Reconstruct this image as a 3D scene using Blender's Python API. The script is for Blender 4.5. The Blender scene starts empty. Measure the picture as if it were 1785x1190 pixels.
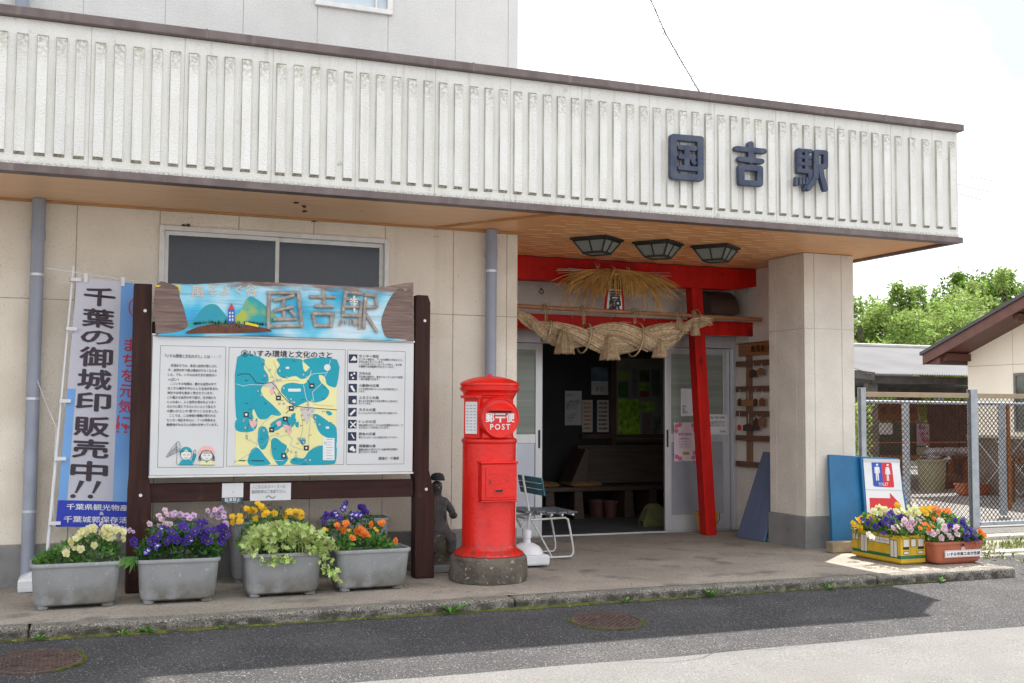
import bpy, bmesh, math, random
from mathutils import Vector, Matrix, noise as mnoise
random.seed(7)
rad = math.radians
sc = bpy.context.scene
COL = sc.collection
# ------------------------------------------------------------------ camera, sky, sun, exposure
F, CX, CY, PITCH, YAW, ROLL, EYE = 1946.7, 892.5, 595., .0611, .3737, .0057, 1.26
cd = bpy.data.cameras.new('camera'); cam = bpy.data.objects.new('camera', cd); COL.objects.link(cam)
cd.sensor_width = 36; cd.lens = F / 1785 * 36; cd.clip_start = .05; cd.clip_end = 900
cam.matrix_world = Matrix.Translation((0, 0, EYE)) @ Matrix.Rotation(-YAW, 4, 'Z') @ Matrix.Rotation(math.pi/2 + PITCH, 4, 'X') @ Matrix.Rotation(ROLL, 4, 'Z')
sc.camera = cam
SUN_DIR = Vector((.439, .362, 1.)).normalized()
sl = bpy.data.lights.new('sun', 'SUN'); so = bpy.data.objects.new('sun', sl); COL.objects.link(so)
sl.energy = 3.9; sl.angle = rad(.6); sl.color = (1, .95, .87)
so.rotation_euler = SUN_DIR.to_track_quat('Z', 'Y').to_euler(); so.location = (0, 0, 30)
world = bpy.data.worlds.new('World'); sc.world = world; world.use_nodes = True
wn, wl = world.node_tree.nodes, world.node_tree.links
wn.clear()
wo = wn.new('ShaderNodeOutputWorld'); wb = wn.new('ShaderNodeBackground'); sky = wn.new('ShaderNodeTexSky')
sky.sky_type = 'NISHITA'; sky.sun_disc = False; sky.sun_elevation = rad(60.4); sky.sun_rotation = math.atan2(.439, .362)
sky.dust_density = 3.0; sky.air_density = 1.2
# bright broken cloud cover over the sky
tc = wn.new('ShaderNodeTexCoord'); nz = wn.new('ShaderNodeTexNoise'); nz.inputs['Scale'].default_value = 2.6; nz.inputs['Detail'].default_value = 6
mp = wn.new('ShaderNodeMapping'); mp.inputs['Scale'].default_value = (1, 1, 2.2); mp.inputs['Location'].default_value = (1.1, 2.4, .6)
wl.new(tc.outputs['Generated'], mp.inputs[0]); wl.new(mp.outputs[0], nz.inputs['Vector'])
rp = wn.new('ShaderNodeValToRGB'); rp.color_ramp.elements[0].position = .40; rp.color_ramp.elements[1].position = .52
rp.color_ramp.elements[0].color = (0, 0, 0, 1); rp.color_ramp.elements[1].color = (1, 1, 1, 1)
wl.new(nz.outputs['Fac'], rp.inputs[0])
thin = wn.new('ShaderNodeMix'); thin.data_type = 'RGBA'; thin.inputs['Factor'].default_value = .9; wl.new(sky.outputs[0], thin.inputs['A']); thin.inputs['B'].default_value = (3.45, 3.6, 3.75, 1)
mx = wn.new('ShaderNodeMix'); mx.data_type = 'RGBA'
wl.new(rp.outputs[0], mx.inputs['Factor']); wl.new(thin.outputs['Result'], mx.inputs['A']); mx.inputs['B'].default_value = (8.0, 8.2, 8.5, 1)
wl.new(mx.outputs['Result'], wb.inputs[0]); wb.inputs[1].default_value = .10
wl.new(wb.outputs[0], wo.inputs[0])
sc.view_settings.view_transform = 'Standard'; sc.view_settings.look = 'None'; sc.view_settings.gamma = 1
sc.view_settings.exposure = 1.38
try:
    sc.cycles.max_bounces = 8; sc.cycles.transparent_max_bounces = 12
except Exception: pass

# ------------------------------------------------------------------ photograph pixel -> world point on a plane of the place
def ray(px, py):
    a = (px-CX)/F; b = -(py-CY)/F
    x = a*math.cos(ROLL)-b*math.sin(ROLL); u = a*math.sin(ROLL)+b*math.cos(ROLL)
    dy = math.cos(PITCH)-u*math.sin(PITCH); dz = math.sin(PITCH)+u*math.cos(PITCH)
    c, s = math.cos(YAW), math.sin(YAW)
    return Vector((x*c+dy*s, -x*s+dy*c, dz))
def W(px, py, y=None, z=None, x=None):
    d = ray(px, py)
    if y is not None: t = y/d.y
    elif z is not None: t = (z-EYE)/d.z
    else: t = x/d.x
    return Vector((d.x*t, d.y*t, EYE+d.z*t))

# ------------------------------------------------------------------ materials
MC = {}
def M(name, c1, c2=None, scale=6., rough=.75, bump=0., bscale=80., metal=0., spots=None, streak=None, island=0., stretch=None, trans=0., spec=.5, coat=0., zst=None):
    if name in MC: return MC[name]
    m = bpy.data.materials.new(name); MC[name] = m; m.use_nodes = True
    n, l = m.node_tree.nodes, m.node_tree.links
    b = n['Principled BSDF']; b.inputs['Roughness'].default_value = rough; b.inputs['Metallic'].default_value = metal
    b.inputs['Specular IOR Level'].default_value = spec
    if coat: b.inputs['Coat Weight'].default_value = coat; b.inputs['Coat Roughness'].default_value = .12
    t = n.new('ShaderNodeTexCoord'); vec = t.outputs['Object']
    if stretch:
        mpp = n.new('ShaderNodeMapping'); mpp.inputs['Scale'].default_value = stretch; l.new(vec, mpp.inputs[0]); svec = mpp.outputs[0]
    else: svec = vec
    col = None
    def mix(fac, A, B):
        x = n.new('ShaderNodeMix'); x.data_type = 'RGBA'
        if isinstance(fac, float): x.inputs['Factor'].default_value = fac
        else: l.new(fac, x.inputs['Factor'])
        for s, v in (('A', A), ('B', B)):
            if isinstance(v, tuple): x.inputs[s].default_value = (*v[:3], 1)
            else: l.new(v, x.inputs[s])
        return x.outputs['Result']
    def nse(vec, s, det=4, lo=.35, hi=.65):
        q = n.new('ShaderNodeTexNoise'); q.inputs['Scale'].default_value = s; q.inputs['Detail'].default_value = det; l.new(vec, q.inputs['Vector'])
        r = n.new('ShaderNodeMapRange'); r.inputs['From Min'].default_value = lo; r.inputs['From Max'].default_value = hi; l.new(q.outputs['Fac'], r.inputs['Value'])
        return r.outputs['Result']
    c2 = c2 or tuple(v*.82 for v in c1)
    col = mix(nse(svec, scale), tuple(c1), tuple(c2))
    if island:
        g = n.new('ShaderNodeNewGeometry'); h = n.new('ShaderNodeHueSaturation'); l.new(col, h.inputs['Color'])
        r = n.new('ShaderNodeMapRange'); r.inputs['To Min'].default_value = 1-island; r.inputs['To Max'].default_value = 1+island; l.new(g.outputs['Random Per Island'], r.inputs['Value'])
        l.new(r.outputs['Result'], h.inputs['Value'])
        r2 = n.new('ShaderNodeMapRange'); r2.inputs['To Min'].default_value = .5-island*.05; r2.inputs['To Max'].default_value = .5+island*.05
        l.new(g.outputs['Random Per Island'], r2.inputs['Value']); l.new(r2.outputs['Result'], h.inputs['Hue'])
        col = h.outputs['Color']
    if streak:     # vertical weathering runs: (colour, scale, lo, hi, max amount)
        ms = n.new('ShaderNodeMapping'); ms.inputs['Scale'].default_value = (streak[1], streak[1], streak[1]*.05); l.new(vec, ms.inputs[0])
        f = nse(ms.outputs[0], 1., 5, streak[2], streak[3])
        mm = n.new('ShaderNodeMath'); mm.operation = 'MULTIPLY'; l.new(f, mm.inputs[0]); mm.inputs[1].default_value = streak[4]
        col = mix(mm.outputs[0], col, tuple(streak[0]))
    for sp in (spots or []):   # (colour, scale, lo, hi)
        col = mix(nse(vec, sp[1], 3, sp[2], sp[3]), col, tuple(sp[0]))
    if zst:       # mildew caught on an upper or lower edge: (colour, z from, z to, noise scale)
        sx_ = n.new('ShaderNodeSeparateXYZ'); l.new(vec, sx_.inputs[0]); r = n.new('ShaderNodeMapRange'); r.inputs['From Min'].default_value = zst[1]; r.inputs['From Max'].default_value = zst[2]; l.new(sx_.outputs[2], r.inputs['Value'])
        mu = n.new('ShaderNodeMath'); mu.operation = 'MULTIPLY'; l.new(r.outputs['Result'], mu.inputs[0]); l.new(nse(vec, zst[3], 5, .38, .62), mu.inputs[1]); col = mix(mu.outputs[0], col, tuple(zst[0]))
    l.new(col, b.inputs['Base Color'])
    if bump:
        q = n.new('ShaderNodeTexNoise'); q.inputs['Scale'].default_value = bscale; q.inputs['Detail'].default_value = 4; l.new(svec, q.inputs['Vector'])
        bp = n.new('ShaderNodeBump'); bp.inputs['Strength'].default_value = 1.; bp.inputs['Distance'].default_value = bump; l.new(q.outputs['Fac'], bp.inputs['Height'])
        l.new(bp.outputs[0], b.inputs['Normal'])
    if trans:
        tr = n.new('ShaderNodeBsdfTranslucent'); l.new(col, tr.inputs[0]); ms_ = n.new('ShaderNodeMixShader'); ms_.inputs[0].default_value = trans
        l.new(b.outputs[0], ms_.inputs[1]); l.new(tr.outputs[0], ms_.inputs[2]); l.new(ms_.outputs[0], n['Material Output'].inputs[0])
    return m
def GLASS(name, tint, rough=.05, alpha=.35):
    if name in MC: return MC[name]
    m = bpy.data.materials.new(name); MC[name] = m; m.use_nodes = True
    n, l = m.node_tree.nodes, m.node_tree.links
    b = n['Principled BSDF']; b.inputs['Base Color'].default_value = (*tint, 1); b.inputs['Roughness'].default_value = rough
    b.inputs['Alpha'].default_value = alpha; b.inputs['Specular IOR Level'].default_value = .6
    return m
def flat(name, c, rough=.6): return M(name, c, tuple(v*.9 for v in c), 3., rough)

stucco = M('stucco_cream', (.79,.72,.62), (.74,.665,.565), 2.5, .9, .006, 130, spots=[((.42,.36,.28), 90, .65, .74), ((.58,.50,.40), 1.3, .55, .8)], streak=((.42,.36,.28), 6, .55, .85, .35))
stucco_up = M('stucco_upper', (.66,.65,.635), (.61,.60,.585), 2.5, .9, .006, 120, streak=((.5,.49,.47), 5, .55, .85, .3))
stucco_gray = M('stucco_pillar', (.74,.69,.62), (.66,.61,.545), 4, .92, .005, 150, spots=[((.40,.36,.30), 110, .60, .70)])
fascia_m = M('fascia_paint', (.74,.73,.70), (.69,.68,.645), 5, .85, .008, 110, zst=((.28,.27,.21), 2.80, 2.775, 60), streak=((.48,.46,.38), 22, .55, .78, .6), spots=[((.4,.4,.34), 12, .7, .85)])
rib_m = M('fascia_rib_paint', (.77,.765,.74), (.72,.71,.68), 4, .85, .011, 95, zst=((.38,.36,.29), 3.42, 3.60, 45), streak=((.50,.49,.43), 26, .56, .8, .45), island=.05)
grime = M('mildew_grime', (.16,.155,.13), (.42,.40,.35), 25, .95, .004, 90)
brown_metal = M('brown_metal', (.105,.075,.07), (.15,.115,.11), 9, .45, .001, 40, streak=((.28,.24,.23), 14, .6, .8, .5))
joint_m = M('joint_dark', (.46,.41,.34), (.34,.30,.24), 20, .95)
concrete = M('concrete_floor', (.36,.315,.265), (.26,.225,.188), 1.6, .88, .004, 120, spots=[((.33,.30,.26), 9, .58, .75), ((.11,.095,.08), 3.0, .56, .75), ((.10,.09,.075), 60, .58, .68), ((.36,.33,.29), 80, .64, .70)])
kerb_m = M('kerb_concrete', (.24,.22,.19), (.14,.125,.105), 7, .95, .012, 90, spots=[((.045,.042,.034), 90, .54, .62), ((.50,.47,.43), 110, .60, .66)], zst=((.055,.050,.036), -.012, -.035, 14))
footing = M('footing_concrete', (.26,.255,.25), (.19,.19,.185), 3, .9, .003, 70, spots=[((.12,.12,.115), 6, .62, .8)])
asphalt = M('asphalt_worn', (.056,.054,.058), (.038,.037,.041), 2.2, .95, .016, 95, spots=[((.115,.11,.11), 1.3, .5, .85), ((.021,.021,.023), 75, .52, .62), ((.24,.235,.23), 95, .60, .66), ((.40,.39,.38), 60, .70, .74)])
asphalt_light = M('asphalt_pale', (.185,.182,.178), (.150,.147,.143), 2.0, .95, .012, 90, spots=[((.11,.105,.10), 80, .54, .64), ((.30,.295,.285), 90, .60, .68), ((.165,.16,.152), 1.1, .5, .75)])
yard_m = M('yard_concrete', (.25,.24,.23), (.20,.195,.185), 1.2, .95, .004, 60)
gravel_m = M('gravel_ground', (.22,.19,.16), (.34,.31,.27), 30, .95, .02, 60, spots=[((.09,.14,.04), 7, .55, .7)])
soffit_m = M('soffit_boards', (.86,.55,.33), (.78,.49,.28), 3, .36, .0006, 30, stretch=(1, 14, 14), spots=[((.17,.11,.07), 9, .72, .8)])
soffit_red = M('soffit_boards_porch', (.84,.43,.19), (.78,.37,.14), 1.5, .36)
soffit_trim = M('soffit_trim', (.52,.27,.11), None, 5, .6)
white_alu = M('white_aluminium', (.74,.73,.71), (.64,.63,.61), 12, .45, spots=[((.2,.16,.12), 40, .72, .8)])
alu = M('aluminium', (.60,.61,.63), (.53,.54,.57), 8, .38, metal=.4, stretch=(1, 1, .2))
alu_panel = M('aluminium_panel', (.46,.48,.54), (.40,.42,.48), 3, .33, metal=.5)
pvc = M('grey_pvc', (.30,.33,.40), (.25,.27,.33), 4, .5, streak=((.19,.19,.2), 10, .55, .8, .4))
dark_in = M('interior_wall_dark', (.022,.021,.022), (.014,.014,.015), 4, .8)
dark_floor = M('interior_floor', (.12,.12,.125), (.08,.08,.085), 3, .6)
black = flat('black_ink', (.015,.015,.018)); navy = flat('navy_ink', (.012,.018,.06)); whitep = M('white_paper', (.74,.74,.76), (.66,.66,.68), 5, .7)
torii_red = M('vermilion_paint', (.62,.012,.007), (.42,.008,.005), 5, .55, .003, 45, stretch=(1.6, 1, .35), spots=[((.20,.008,.006), 7, .64, .74), ((.30,.05,.03), 40, .70, .76)], streak=((.34,.01,.008), 16, .52, .75, .6), spec=.2)
post_red = M('post_red_enamel', (.74,.010,.004), (.62,.009,.004), 4, .34, .003, 38, coat=.15, spec=.4, spots=[((.42,.014,.010), 9, .60, .78), ((.20,.02,.012), 60, .70, .75)], streak=((.50,.012,.008), 9, .52, .8, .6), zst=((.25,.03,.02), .30, .22, 30))
stone_m = M('mossy_stone', (.15,.125,.10), (.07,.06,.05), 9, .95, .012, 45, spots=[((.33,.28,.22), 30, .6, .68), ((.14,.14,.05), 8, .6, .75), ((.55,.03,.015), 20, .72, .735)])
woodbrown = M('stained_post_wood', (.050,.020,.015), (.030,.012,.010), 3, .6, .002, 40, stretch=(9, 9, .8), spec=.2, spots=[((.11,.09,.05), 7, .66, .85)])
woodbrown_h = M('stained_rail_wood', (.050,.020,.016), (.030,.012,.010), 3, .6, .002, 40, stretch=(.8, 9, 9), spec=.2, spots=[((.075,.075,.03), 5, .6, .8)])
planter_gray = M('grey_planter_plastic', (.28,.285,.29), (.22,.225,.235), 5, .6, .001, 60, spots=[((.46,.46,.45), 60, .66, .72), ((.16,.155,.12), 4, .55, .8)], streak=((.32,.31,.28), 10, .55, .8, .5), zst=((.13,.115,.09), .16, .02, 14))
soil = M('soil', (.05,.032,.02), (.09,.06,.04), 40, 1., .01, 60)
leaf_g = M('leaf_green', (.075,.20,.03), (.14,.29,.055), 14, .5, island=.45, trans=.25)
leaf_dk = M('leaf_dark_green', (.03,.11,.022), (.06,.17,.03), 14, .5, island=.45, trans=.2)
leaf_lime = M('ivy_variegated', (.34,.50,.09), (.62,.68,.33), 22, .5, island=.3, trans=.25)
leaf_tree = M('tree_leaf', (.18,.27,.06), (.27,.36,.10), .9, .6, island=.45, trans=.45, spec=.25)
leaf_tree2 = M('tree_leaf_deep', (.075,.14,.015), (.13,.21,.03), .8, .6, island=.4, trans=.35, spec=.25)
bark = M('bark', (.10,.08,.06), (.05,.04,.03), 9, .95, .01, 30)
straw = M('pale_straw', (.50,.38,.25), (.34,.24,.14), 30, .9, .006, 60, island=.45, spec=.1)
straw_gold = M('golden_straw', (.60,.36,.11), (.40,.20,.05), 8, .8, island=.35)
bamboo = M('bamboo_pole', (.42,.20,.10), (.30,.13,.06), 5, .5, stretch=(1, 8, 8))
lamp_black = M('lamp_black_metal', (.012,.016,.015), None, 5, .4)
lamp_glass = GLASS('lamp_glass', (.20,.22,.20), .3, .93)
teal_wood = M('teal_painted_wood', (.02,.16,.22), (.015,.10,.15), 8, .6, .002, 30, spots=[((.25,.28,.28), 30, .66, .72)])
white_tube = M('white_steel_tube', (.62,.62,.60), None, 8, .35, spots=[((.30,.12,.05), 30, .7, .76)])
greywood = M('weathered_seat_wood', (.16,.19,.23), (.05,.055,.06), 5, .45, .002, 40, stretch=(2, 8, 8))
white_plastic = M('white_plastic', (.74,.75,.77), (.66,.67,.70), 6, .4)

# ------------------------------------------------------------------ mesh collector
class MB:
    def __init__(s): s.v = []; s.f = []; s.mi = []
    def poly(s, pts, mi=0):
        i = len(s.v); s.v += [tuple(p) for p in pts]; s.f.append(tuple(range(i, i+len(pts)))); s.mi.append(mi)
    def box(s, x0, x1, y0, y1, z0, z1, mi=0):
        if x0 > x1: x0, x1 = x1, x0
        if y0 > y1: y0, y1 = y1, y0
        if z0 > z1: z0, z1 = z1, z0
        i = len(s.v)
        s.v += [(x0,y0,z0),(x1,y0,z0),(x1,y1,z0),(x0,y1,z0),(x0,y0,z1),(x1,y0,z1),(x1,y1,z1),(x0,y1,z1)]
        for q in ((0,3,2,1),(4,5,6,7),(0,1,5,4),(1,2,6,5),(2,3,7,6),(3,0,4,7)): s.f.append(tuple(i+k for k in q)); s.mi.append(mi)
    def obox(s, c, M3, dx, dy, dz, mi=0):      # oriented box: centre, 3x3 axes (columns), full sizes
        i = len(s.v)
        for (a, b, d) in ((-1,-1,-1),(1,-1,-1),(1,1,-1),(-1,1,-1),(-1,-1,1),(1,-1,1),(1,1,1),(-1,1,1)):
            s.v.append(tuple(Vector(c) + M3 @ Vector((a*dx/2, b*dy/2, d*dz/2))))
        for q in ((0,3,2,1),(4,5,6,7),(0,1,5,4),(1,2,6,5),(2,3,7,6),(3,0,4,7)): s.f.append(tuple(i+k for k in q)); s.mi.append(mi)
    def beam(s, p, q, w, h, mi=0, up=(0,0,1)):  # box from p to q
        p, q = Vector(p), Vector(q); d = (q-p); L = d.length; d.normalize(); u = Vector(up); a = d.cross(u)
        if a.length < 1e-4: a = d.cross(Vector((0,1,0)))
        a.normalize(); u = a.cross(d); s.obox((p+q)/2, Matrix((d, a, u)).transposed(), L, w, h, mi)
    def tube(s, pts, r, n=8, mi=0, cap=True, uvtwist=0):
        pts = [Vector(p) for p in pts]; rs = r if isinstance(r, (list, tuple)) else [r]*len(pts)
        i0 = len(s.v); prev = None
        for k, p in enumerate(pts):
            t = (pts[min(k+1, len(pts)-1)]-pts[max(k-1, 0)]).normalized()
            if prev is None:
                a = t.cross(Vector((0,0,1)));
                if a.length < .1: a = t.cross(Vector((1,0,0)))
            else: a = prev - t*prev.dot(t)
            a.normalize(); prev = a; b = t.cross(a)
            for j in range(n):
                th = 2*math.pi*j/n; s.v.append(tuple(p + (a*math.cos(th)+b*math.sin(th))*rs[k]))
        for k in range(len(pts)-1):
            for j in range(n):
                a0 = i0+k*n+j; a1 = i0+k*n+(j+1) % n; s.f.append((a0, a1, a1+n, a0+n)); s.mi.append(mi)
        if cap:
            s.f.append(tuple(i0+j for j in reversed(range(n)))); s.mi.append(mi)
            e = i0+(len(pts)-1)*n; s.f.append(tuple(e+j for j in range(n))); s.mi.append(mi)
    def lathe(s, c, prof, n=32, mi=0, M3=None):   # profile [(r,z)] about an axis; M3 turns the axis
        c = Vector(c); M3 = M3 or Matrix.Identity(3); i0 = len(s.v)
        for (r, z) in prof:
            for j in range(n):
                th = 2*math.pi*j/n; s.v.append(tuple(c + M3 @ Vector((r*math.cos(th), r*math.sin(th), z))))
        for k in range(len(prof)-1):
            for j in range(n):
                a0 = i0+k*n+j; a1 = i0+k*n+(j+1) % n; s.f.append((a0, a1, a1+n, a0+n)); s.mi.append(mi)
        s.f.append(tuple(i0+j for j in reversed(range(n)))); s.mi.append(mi)
        e = i0+(len(prof)-1)*n; s.f.append(tuple(e+j for j in range(n))); s.mi.append(mi)
    def prism(s, pts, d, mi=0):     # polygon of world points pushed by vector d into a solid
        pts = [Vector(p) for p in pts]; d = Vector(d); i = len(s.v); n = len(pts)
        s.v += [tuple(p) for p in pts]+[tuple(p+d) for p in pts]
        s.f.append(tuple(range(i, i+n))); s.f.append(tuple(reversed(range(i+n, i+2*n)))); s.mi += [mi, mi]
        for k in range(n): a, b = i+k, i+(k+1) % n; s.f.append((b, a, a+n, b+n)); s.mi.append(mi)
    def build(s, name, mat, parent=None, smooth=False, bevel=0, fixn=True, subsurf=0):
        me = bpy.data.meshes.new(name); me.from_pydata(s.v, [], s.f)
        for m in (mat if isinstance(mat, (list, tuple)) else [mat]): me.materials.append(m)
        me.polygons.foreach_set('material_index', s.mi)
        if fixn:
            bm = bmesh.new(); bm.from_mesh(me); bmesh.ops.recalc_face_normals(bm, faces=bm.faces); bm.to_mesh(me); bm.free()
        o = bpy.data.objects.new(name, me); COL.objects.link(o)
        if smooth:
            me.polygons.foreach_set('use_smooth', [True]*len(me.polygons))
            me.update()
            try: me.set_sharp_from_angle(angle=rad(38))
            except Exception: pass
        if bevel:
            bv = o.modifiers.new('bevel', 'BEVEL'); bv.width = bevel; bv.segments = 2; bv.limit_method = 'ANGLE'; bv.angle_limit = rad(40)
        if subsurf:
            ss = o.modifiers.new('sub', 'SUBSURF'); ss.levels = ss.render_levels = subsurf
        me.update(); adopt(o, parent)
        return o
def adopt(o, parent):
    if parent is None: return
    o.parent = parent
    if parent.type == 'EMPTY': o.matrix_parent_inverse = Matrix.Translation(-parent.location)
def tag(o, label=None, cat=None, group=None, kind=None):
    if label: o['label'] = label
    if cat: o['category'] = cat
    if group: o['group'] = group
    if kind: o['kind'] = kind
    return o
def thing(name, label, cat, loc=(0,0,0), group=None):
    o = bpy.data.objects.new(name, None); o.empty_display_size = .1; COL.objects.link(o); o.location = loc
    return tag(o, label, cat, group)
def copy_tree(o, parent=None):
    c = o.copy(); COL.objects.link(c)
    if parent: c.parent = parent; c.matrix_parent_inverse = o.matrix_parent_inverse.copy()
    for ch in list(o.children): copy_tree(ch, c)
    return c
def struct(o): return tag(o, kind='structure')

# ------------------------------------------------------------------ lettering as thin meshes laid on a surface
TC = {}
def glyphs(s, bold=0., spacing=1., line=1., align='LEFT'):
    k = (s, bold, spacing, line, align)
    if k in TC: return TC[k]
    cu = bpy.data.curves.new('t', 'FONT'); cu.body = s; cu.resolution_u = 2; cu.offset = bold; cu.space_character = spacing; cu.space_line = line; cu.align_x = align
    o = bpy.data.objects.new('t', cu); COL.objects.link(o)
    dg = bpy.context.evaluated_depsgraph_get(); ev = o.evaluated_get(dg); me = ev.to_mesh()
    vs = [(v.co.x, v.co.y) for v in me.vertices]; fs = [tuple(p.vertices) for p in me.polygons]
    ev.to_mesh_clear(); bpy.data.objects.remove(o); bpy.data.curves.remove(cu)
    if vs:
        x0 = min(v[0] for v in vs); x1 = max(v[0] for v in vs); y0 = min(v[1] for v in vs); y1 = max(v[1] for v in vs)
        vs = [((x-x0)/max(x1-x0, 1e-6), (y-y0)/max(y1-y0, 1e-6)) for x, y in vs]
    TC[k] = (vs, fs); return TC[k]
def text(mb, s, fn, mi=0, bold=.0, **kw):
    vs, fs = glyphs(s, 0., **kw); ln = s.split('\n'); nu = max(len(q) for q in ln); nv = len(ln)
    b = bold*1.3
    for k, (dx, dy) in enumerate(((0, 0), (b, 0), (-b, 0), (0, b), (0, -b)) if bold > .004 else ((0, 0),)):
        i = len(mb.v)
        for u, v in vs:
            p = fn(u+dx/nu, v+dy/nv); mb.v.append((p.x-(.00012*k if getattr(fn, 'xface', 0) else 0), p.y-.00012*k, p.z))
        mb.f += [tuple(i+q for q in f) for f in fs]; mb.mi += [mi]*len(fs)
def frame(x0, y0, x1, y1, Y, off=.003):    # photo box -> map on the plane y=Y, upright
    a = W(x0, (y0+y1)/2, y=Y); b = W(x1, (y0+y1)/2, y=Y); c = W((x0+x1)/2, y0, y=Y); d = W((x0+x1)/2, y1, y=Y)
    return lambda u, v: Vector((a.x+(b.x-a.x)*u, Y-off, d.z+(c.z-d.z)*v))
def wframe(x0, z0, x1, z1, Y, off=.003):
    return lambda u, v: Vector((x0+(x1-x0)*u, Y-off, z0+(z1-z0)*v))
def rectp(mb, x0, y0, x1, y1, Y, mi=0):
    mb.poly([W(x0, y0, y=Y), W(x1, y0, y=Y), W(x1, y1, y=Y), W(x0, y1, y=Y)], mi)

# ================================================================== GROUND
KY = 7.05          # kerb face
XE = 7.19          # right end of the platform
def roadz(y):
    return -.075-.045*(KY-y) if y > 3.5 else -.075-.045*3.55
mb = MB()
ys = [KY+.02, 6.6, 6.2, 5.62]
def road_sheet(y0, y1, x0, x1, mat, name, nx=40, ny=6, dz=0):
    m = MB()
    for i in range(nx):
        for j in range(ny):
            a0 = x0+(x1-x0)*i/nx; a1 = x0+(x1-x0)*(i+1)/nx
            b0 = y0+(y1-y0)*j/ny; b1 = y0+(y1-y0)*(j+1)/ny
            m.poly([(a0, b0, roadz(b0)+dz), (a1, b0, roadz(b0)+dz), (a1, b1, roadz(b1)+dz), (a0, b1, roadz(b1)+dz)])
    return struct(m.build(name, mat))
road_sheet(5.0, KY+.01, -25, 60, asphalt, 'roadside', 60, 4)
m = MB()    # the paler carriageway overlaps it with an uneven edge
xs = [-25+85*i/340 for i in range(341)]
def edge(x): return 5.66+.018*x*0+.010*math.sin(x*1.7)+.008*math.sin(x*5.1+1)+.006*math.sin(x*23)
for a, b in zip(xs[:-1], xs[1:]):
    m.poly([(a, 3.5, roadz(3.5)+.006), (b, 3.5, roadz(3.5)+.006), (b, edge(b), roadz(edge(b))+.006), (a, edge(a), roadz(edge(a))+.006)])
m.poly([(-25, -60, roadz(0)+.006), (60, -60, roadz(0)+.006), (60, 3.5, roadz(3.5)+.006), (-25, 3.5, roadz(3.5)+.006)])
struct(m.build('road', asphalt_light))
# forecourt right of the platform, yard, far ground
m = MB(); m.poly([(XE-.3, KY, -.078), (60, KY, -.078), (60, 8.15, -.078), (XE-.3, 8.15, -.078)]); struct(m.build('forecourt', asphalt))
m = MB(); m.poly([(XE-.3, 8.15, -.082), (60, 8.15, -.082), (60, 9.9, -.082), (XE-.3, 9.9, -.082)]); struct(m.build('verge', gravel_m))
m = MB(); m.poly([(XE-.3, 9.9, -.086), (80, 9.9, -.086), (80, 60, -.086), (XE-.3, 60, -.086)]); struct(m.build('yard', yard_m))
m = MB(); m.poly([(-300, -300, -.45), (400, -300, -.45), (400, 500, -.45), (-300, 500, -.45)]); struct(m.build('ground', gravel_m))
# platform slab and kerb stones
m = MB()
m.poly([(-6, 7.19, -.004), (XE-.14, 7.19, -.004), (XE-.14, 8.9, -.004), (7.75, 10.4, -.004), (7.0, 10.4, -.004), (-6, 10.4, -.004)])
m.poly([(XE-.14, 7.19, -.004), (XE-.14, 8.9, -.004), (XE-.14, 8.9, -.3), (XE-.14, 7.19, -.3)])
struct(m.build('pavement', concrete))
m = MB(); x = -6.; k = 0
while x < XE-.01:
    L = {0: 2.8, 1: 3.0, 2: 3.0}.get(k, 3.0); L = min(L, XE-x)
    m.box(x+.004, x+L-.004, KY+.004*math.sin(k*2.3), 7.19, -.3, .003*math.sin(k*1.7)); x += L; k += 1
for k in range(2): m.box(XE-.14, XE, 7.196+k*.9, 7.19+(k+1)*.9, -.3, -.001)
o = struct(m.build('kerb', kerb_m, bevel=.018))
# moss strip growing in the kerb gutter
mossm = M('moss', (.10,.115,.015), (.045,.045,.02), 16, 1., .01, 90, spots=[((.20,.21,.03), 35, .62, .72)])
m = MB(); n = 700; X0, X1 = -1.2, 6.5
def mw(x):
    a = .5+.5*mnoise.noise(Vector((x*1.1, 3, 0))); b = .5+.5*mnoise.noise(Vector((x*9, 7, 0)))
    k = 1. if x < 2.6 else max(.15, 1-(x-2.6)*.5)
    return max(.004, (a*.10-.02)*k*(.5+b))
for i in range(n):
    a = X0+(X1-X0)*i/n; b = X0+(X1-X0)*(i+1)/n
    wa, wb_ = mw(a), mw(b)
    za, zb = roadz(KY)+.012+.01*min(wa*10, 1), roadz(KY)+.012+.01*min(wb_*10, 1)
    m.poly([(a, KY+.003, za), (b, KY+.003, zb), (b, KY-wb_*.5, zb-.004), (a, KY-wa*.5, za-.004)])
    m.poly([(a, KY-wa*.5, za-.004), (b, KY-wb_*.5, zb-.004), (b, KY-wb_, roadz(KY-wb_)+.002), (a, KY-wa, roadz(KY-wa)+.002)])
tag(m.build('moss', mossm, smooth=True, fixn=False), 'yellow-green moss growing in the gutter along the kerb', 'moss', kind='stuff')

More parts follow.
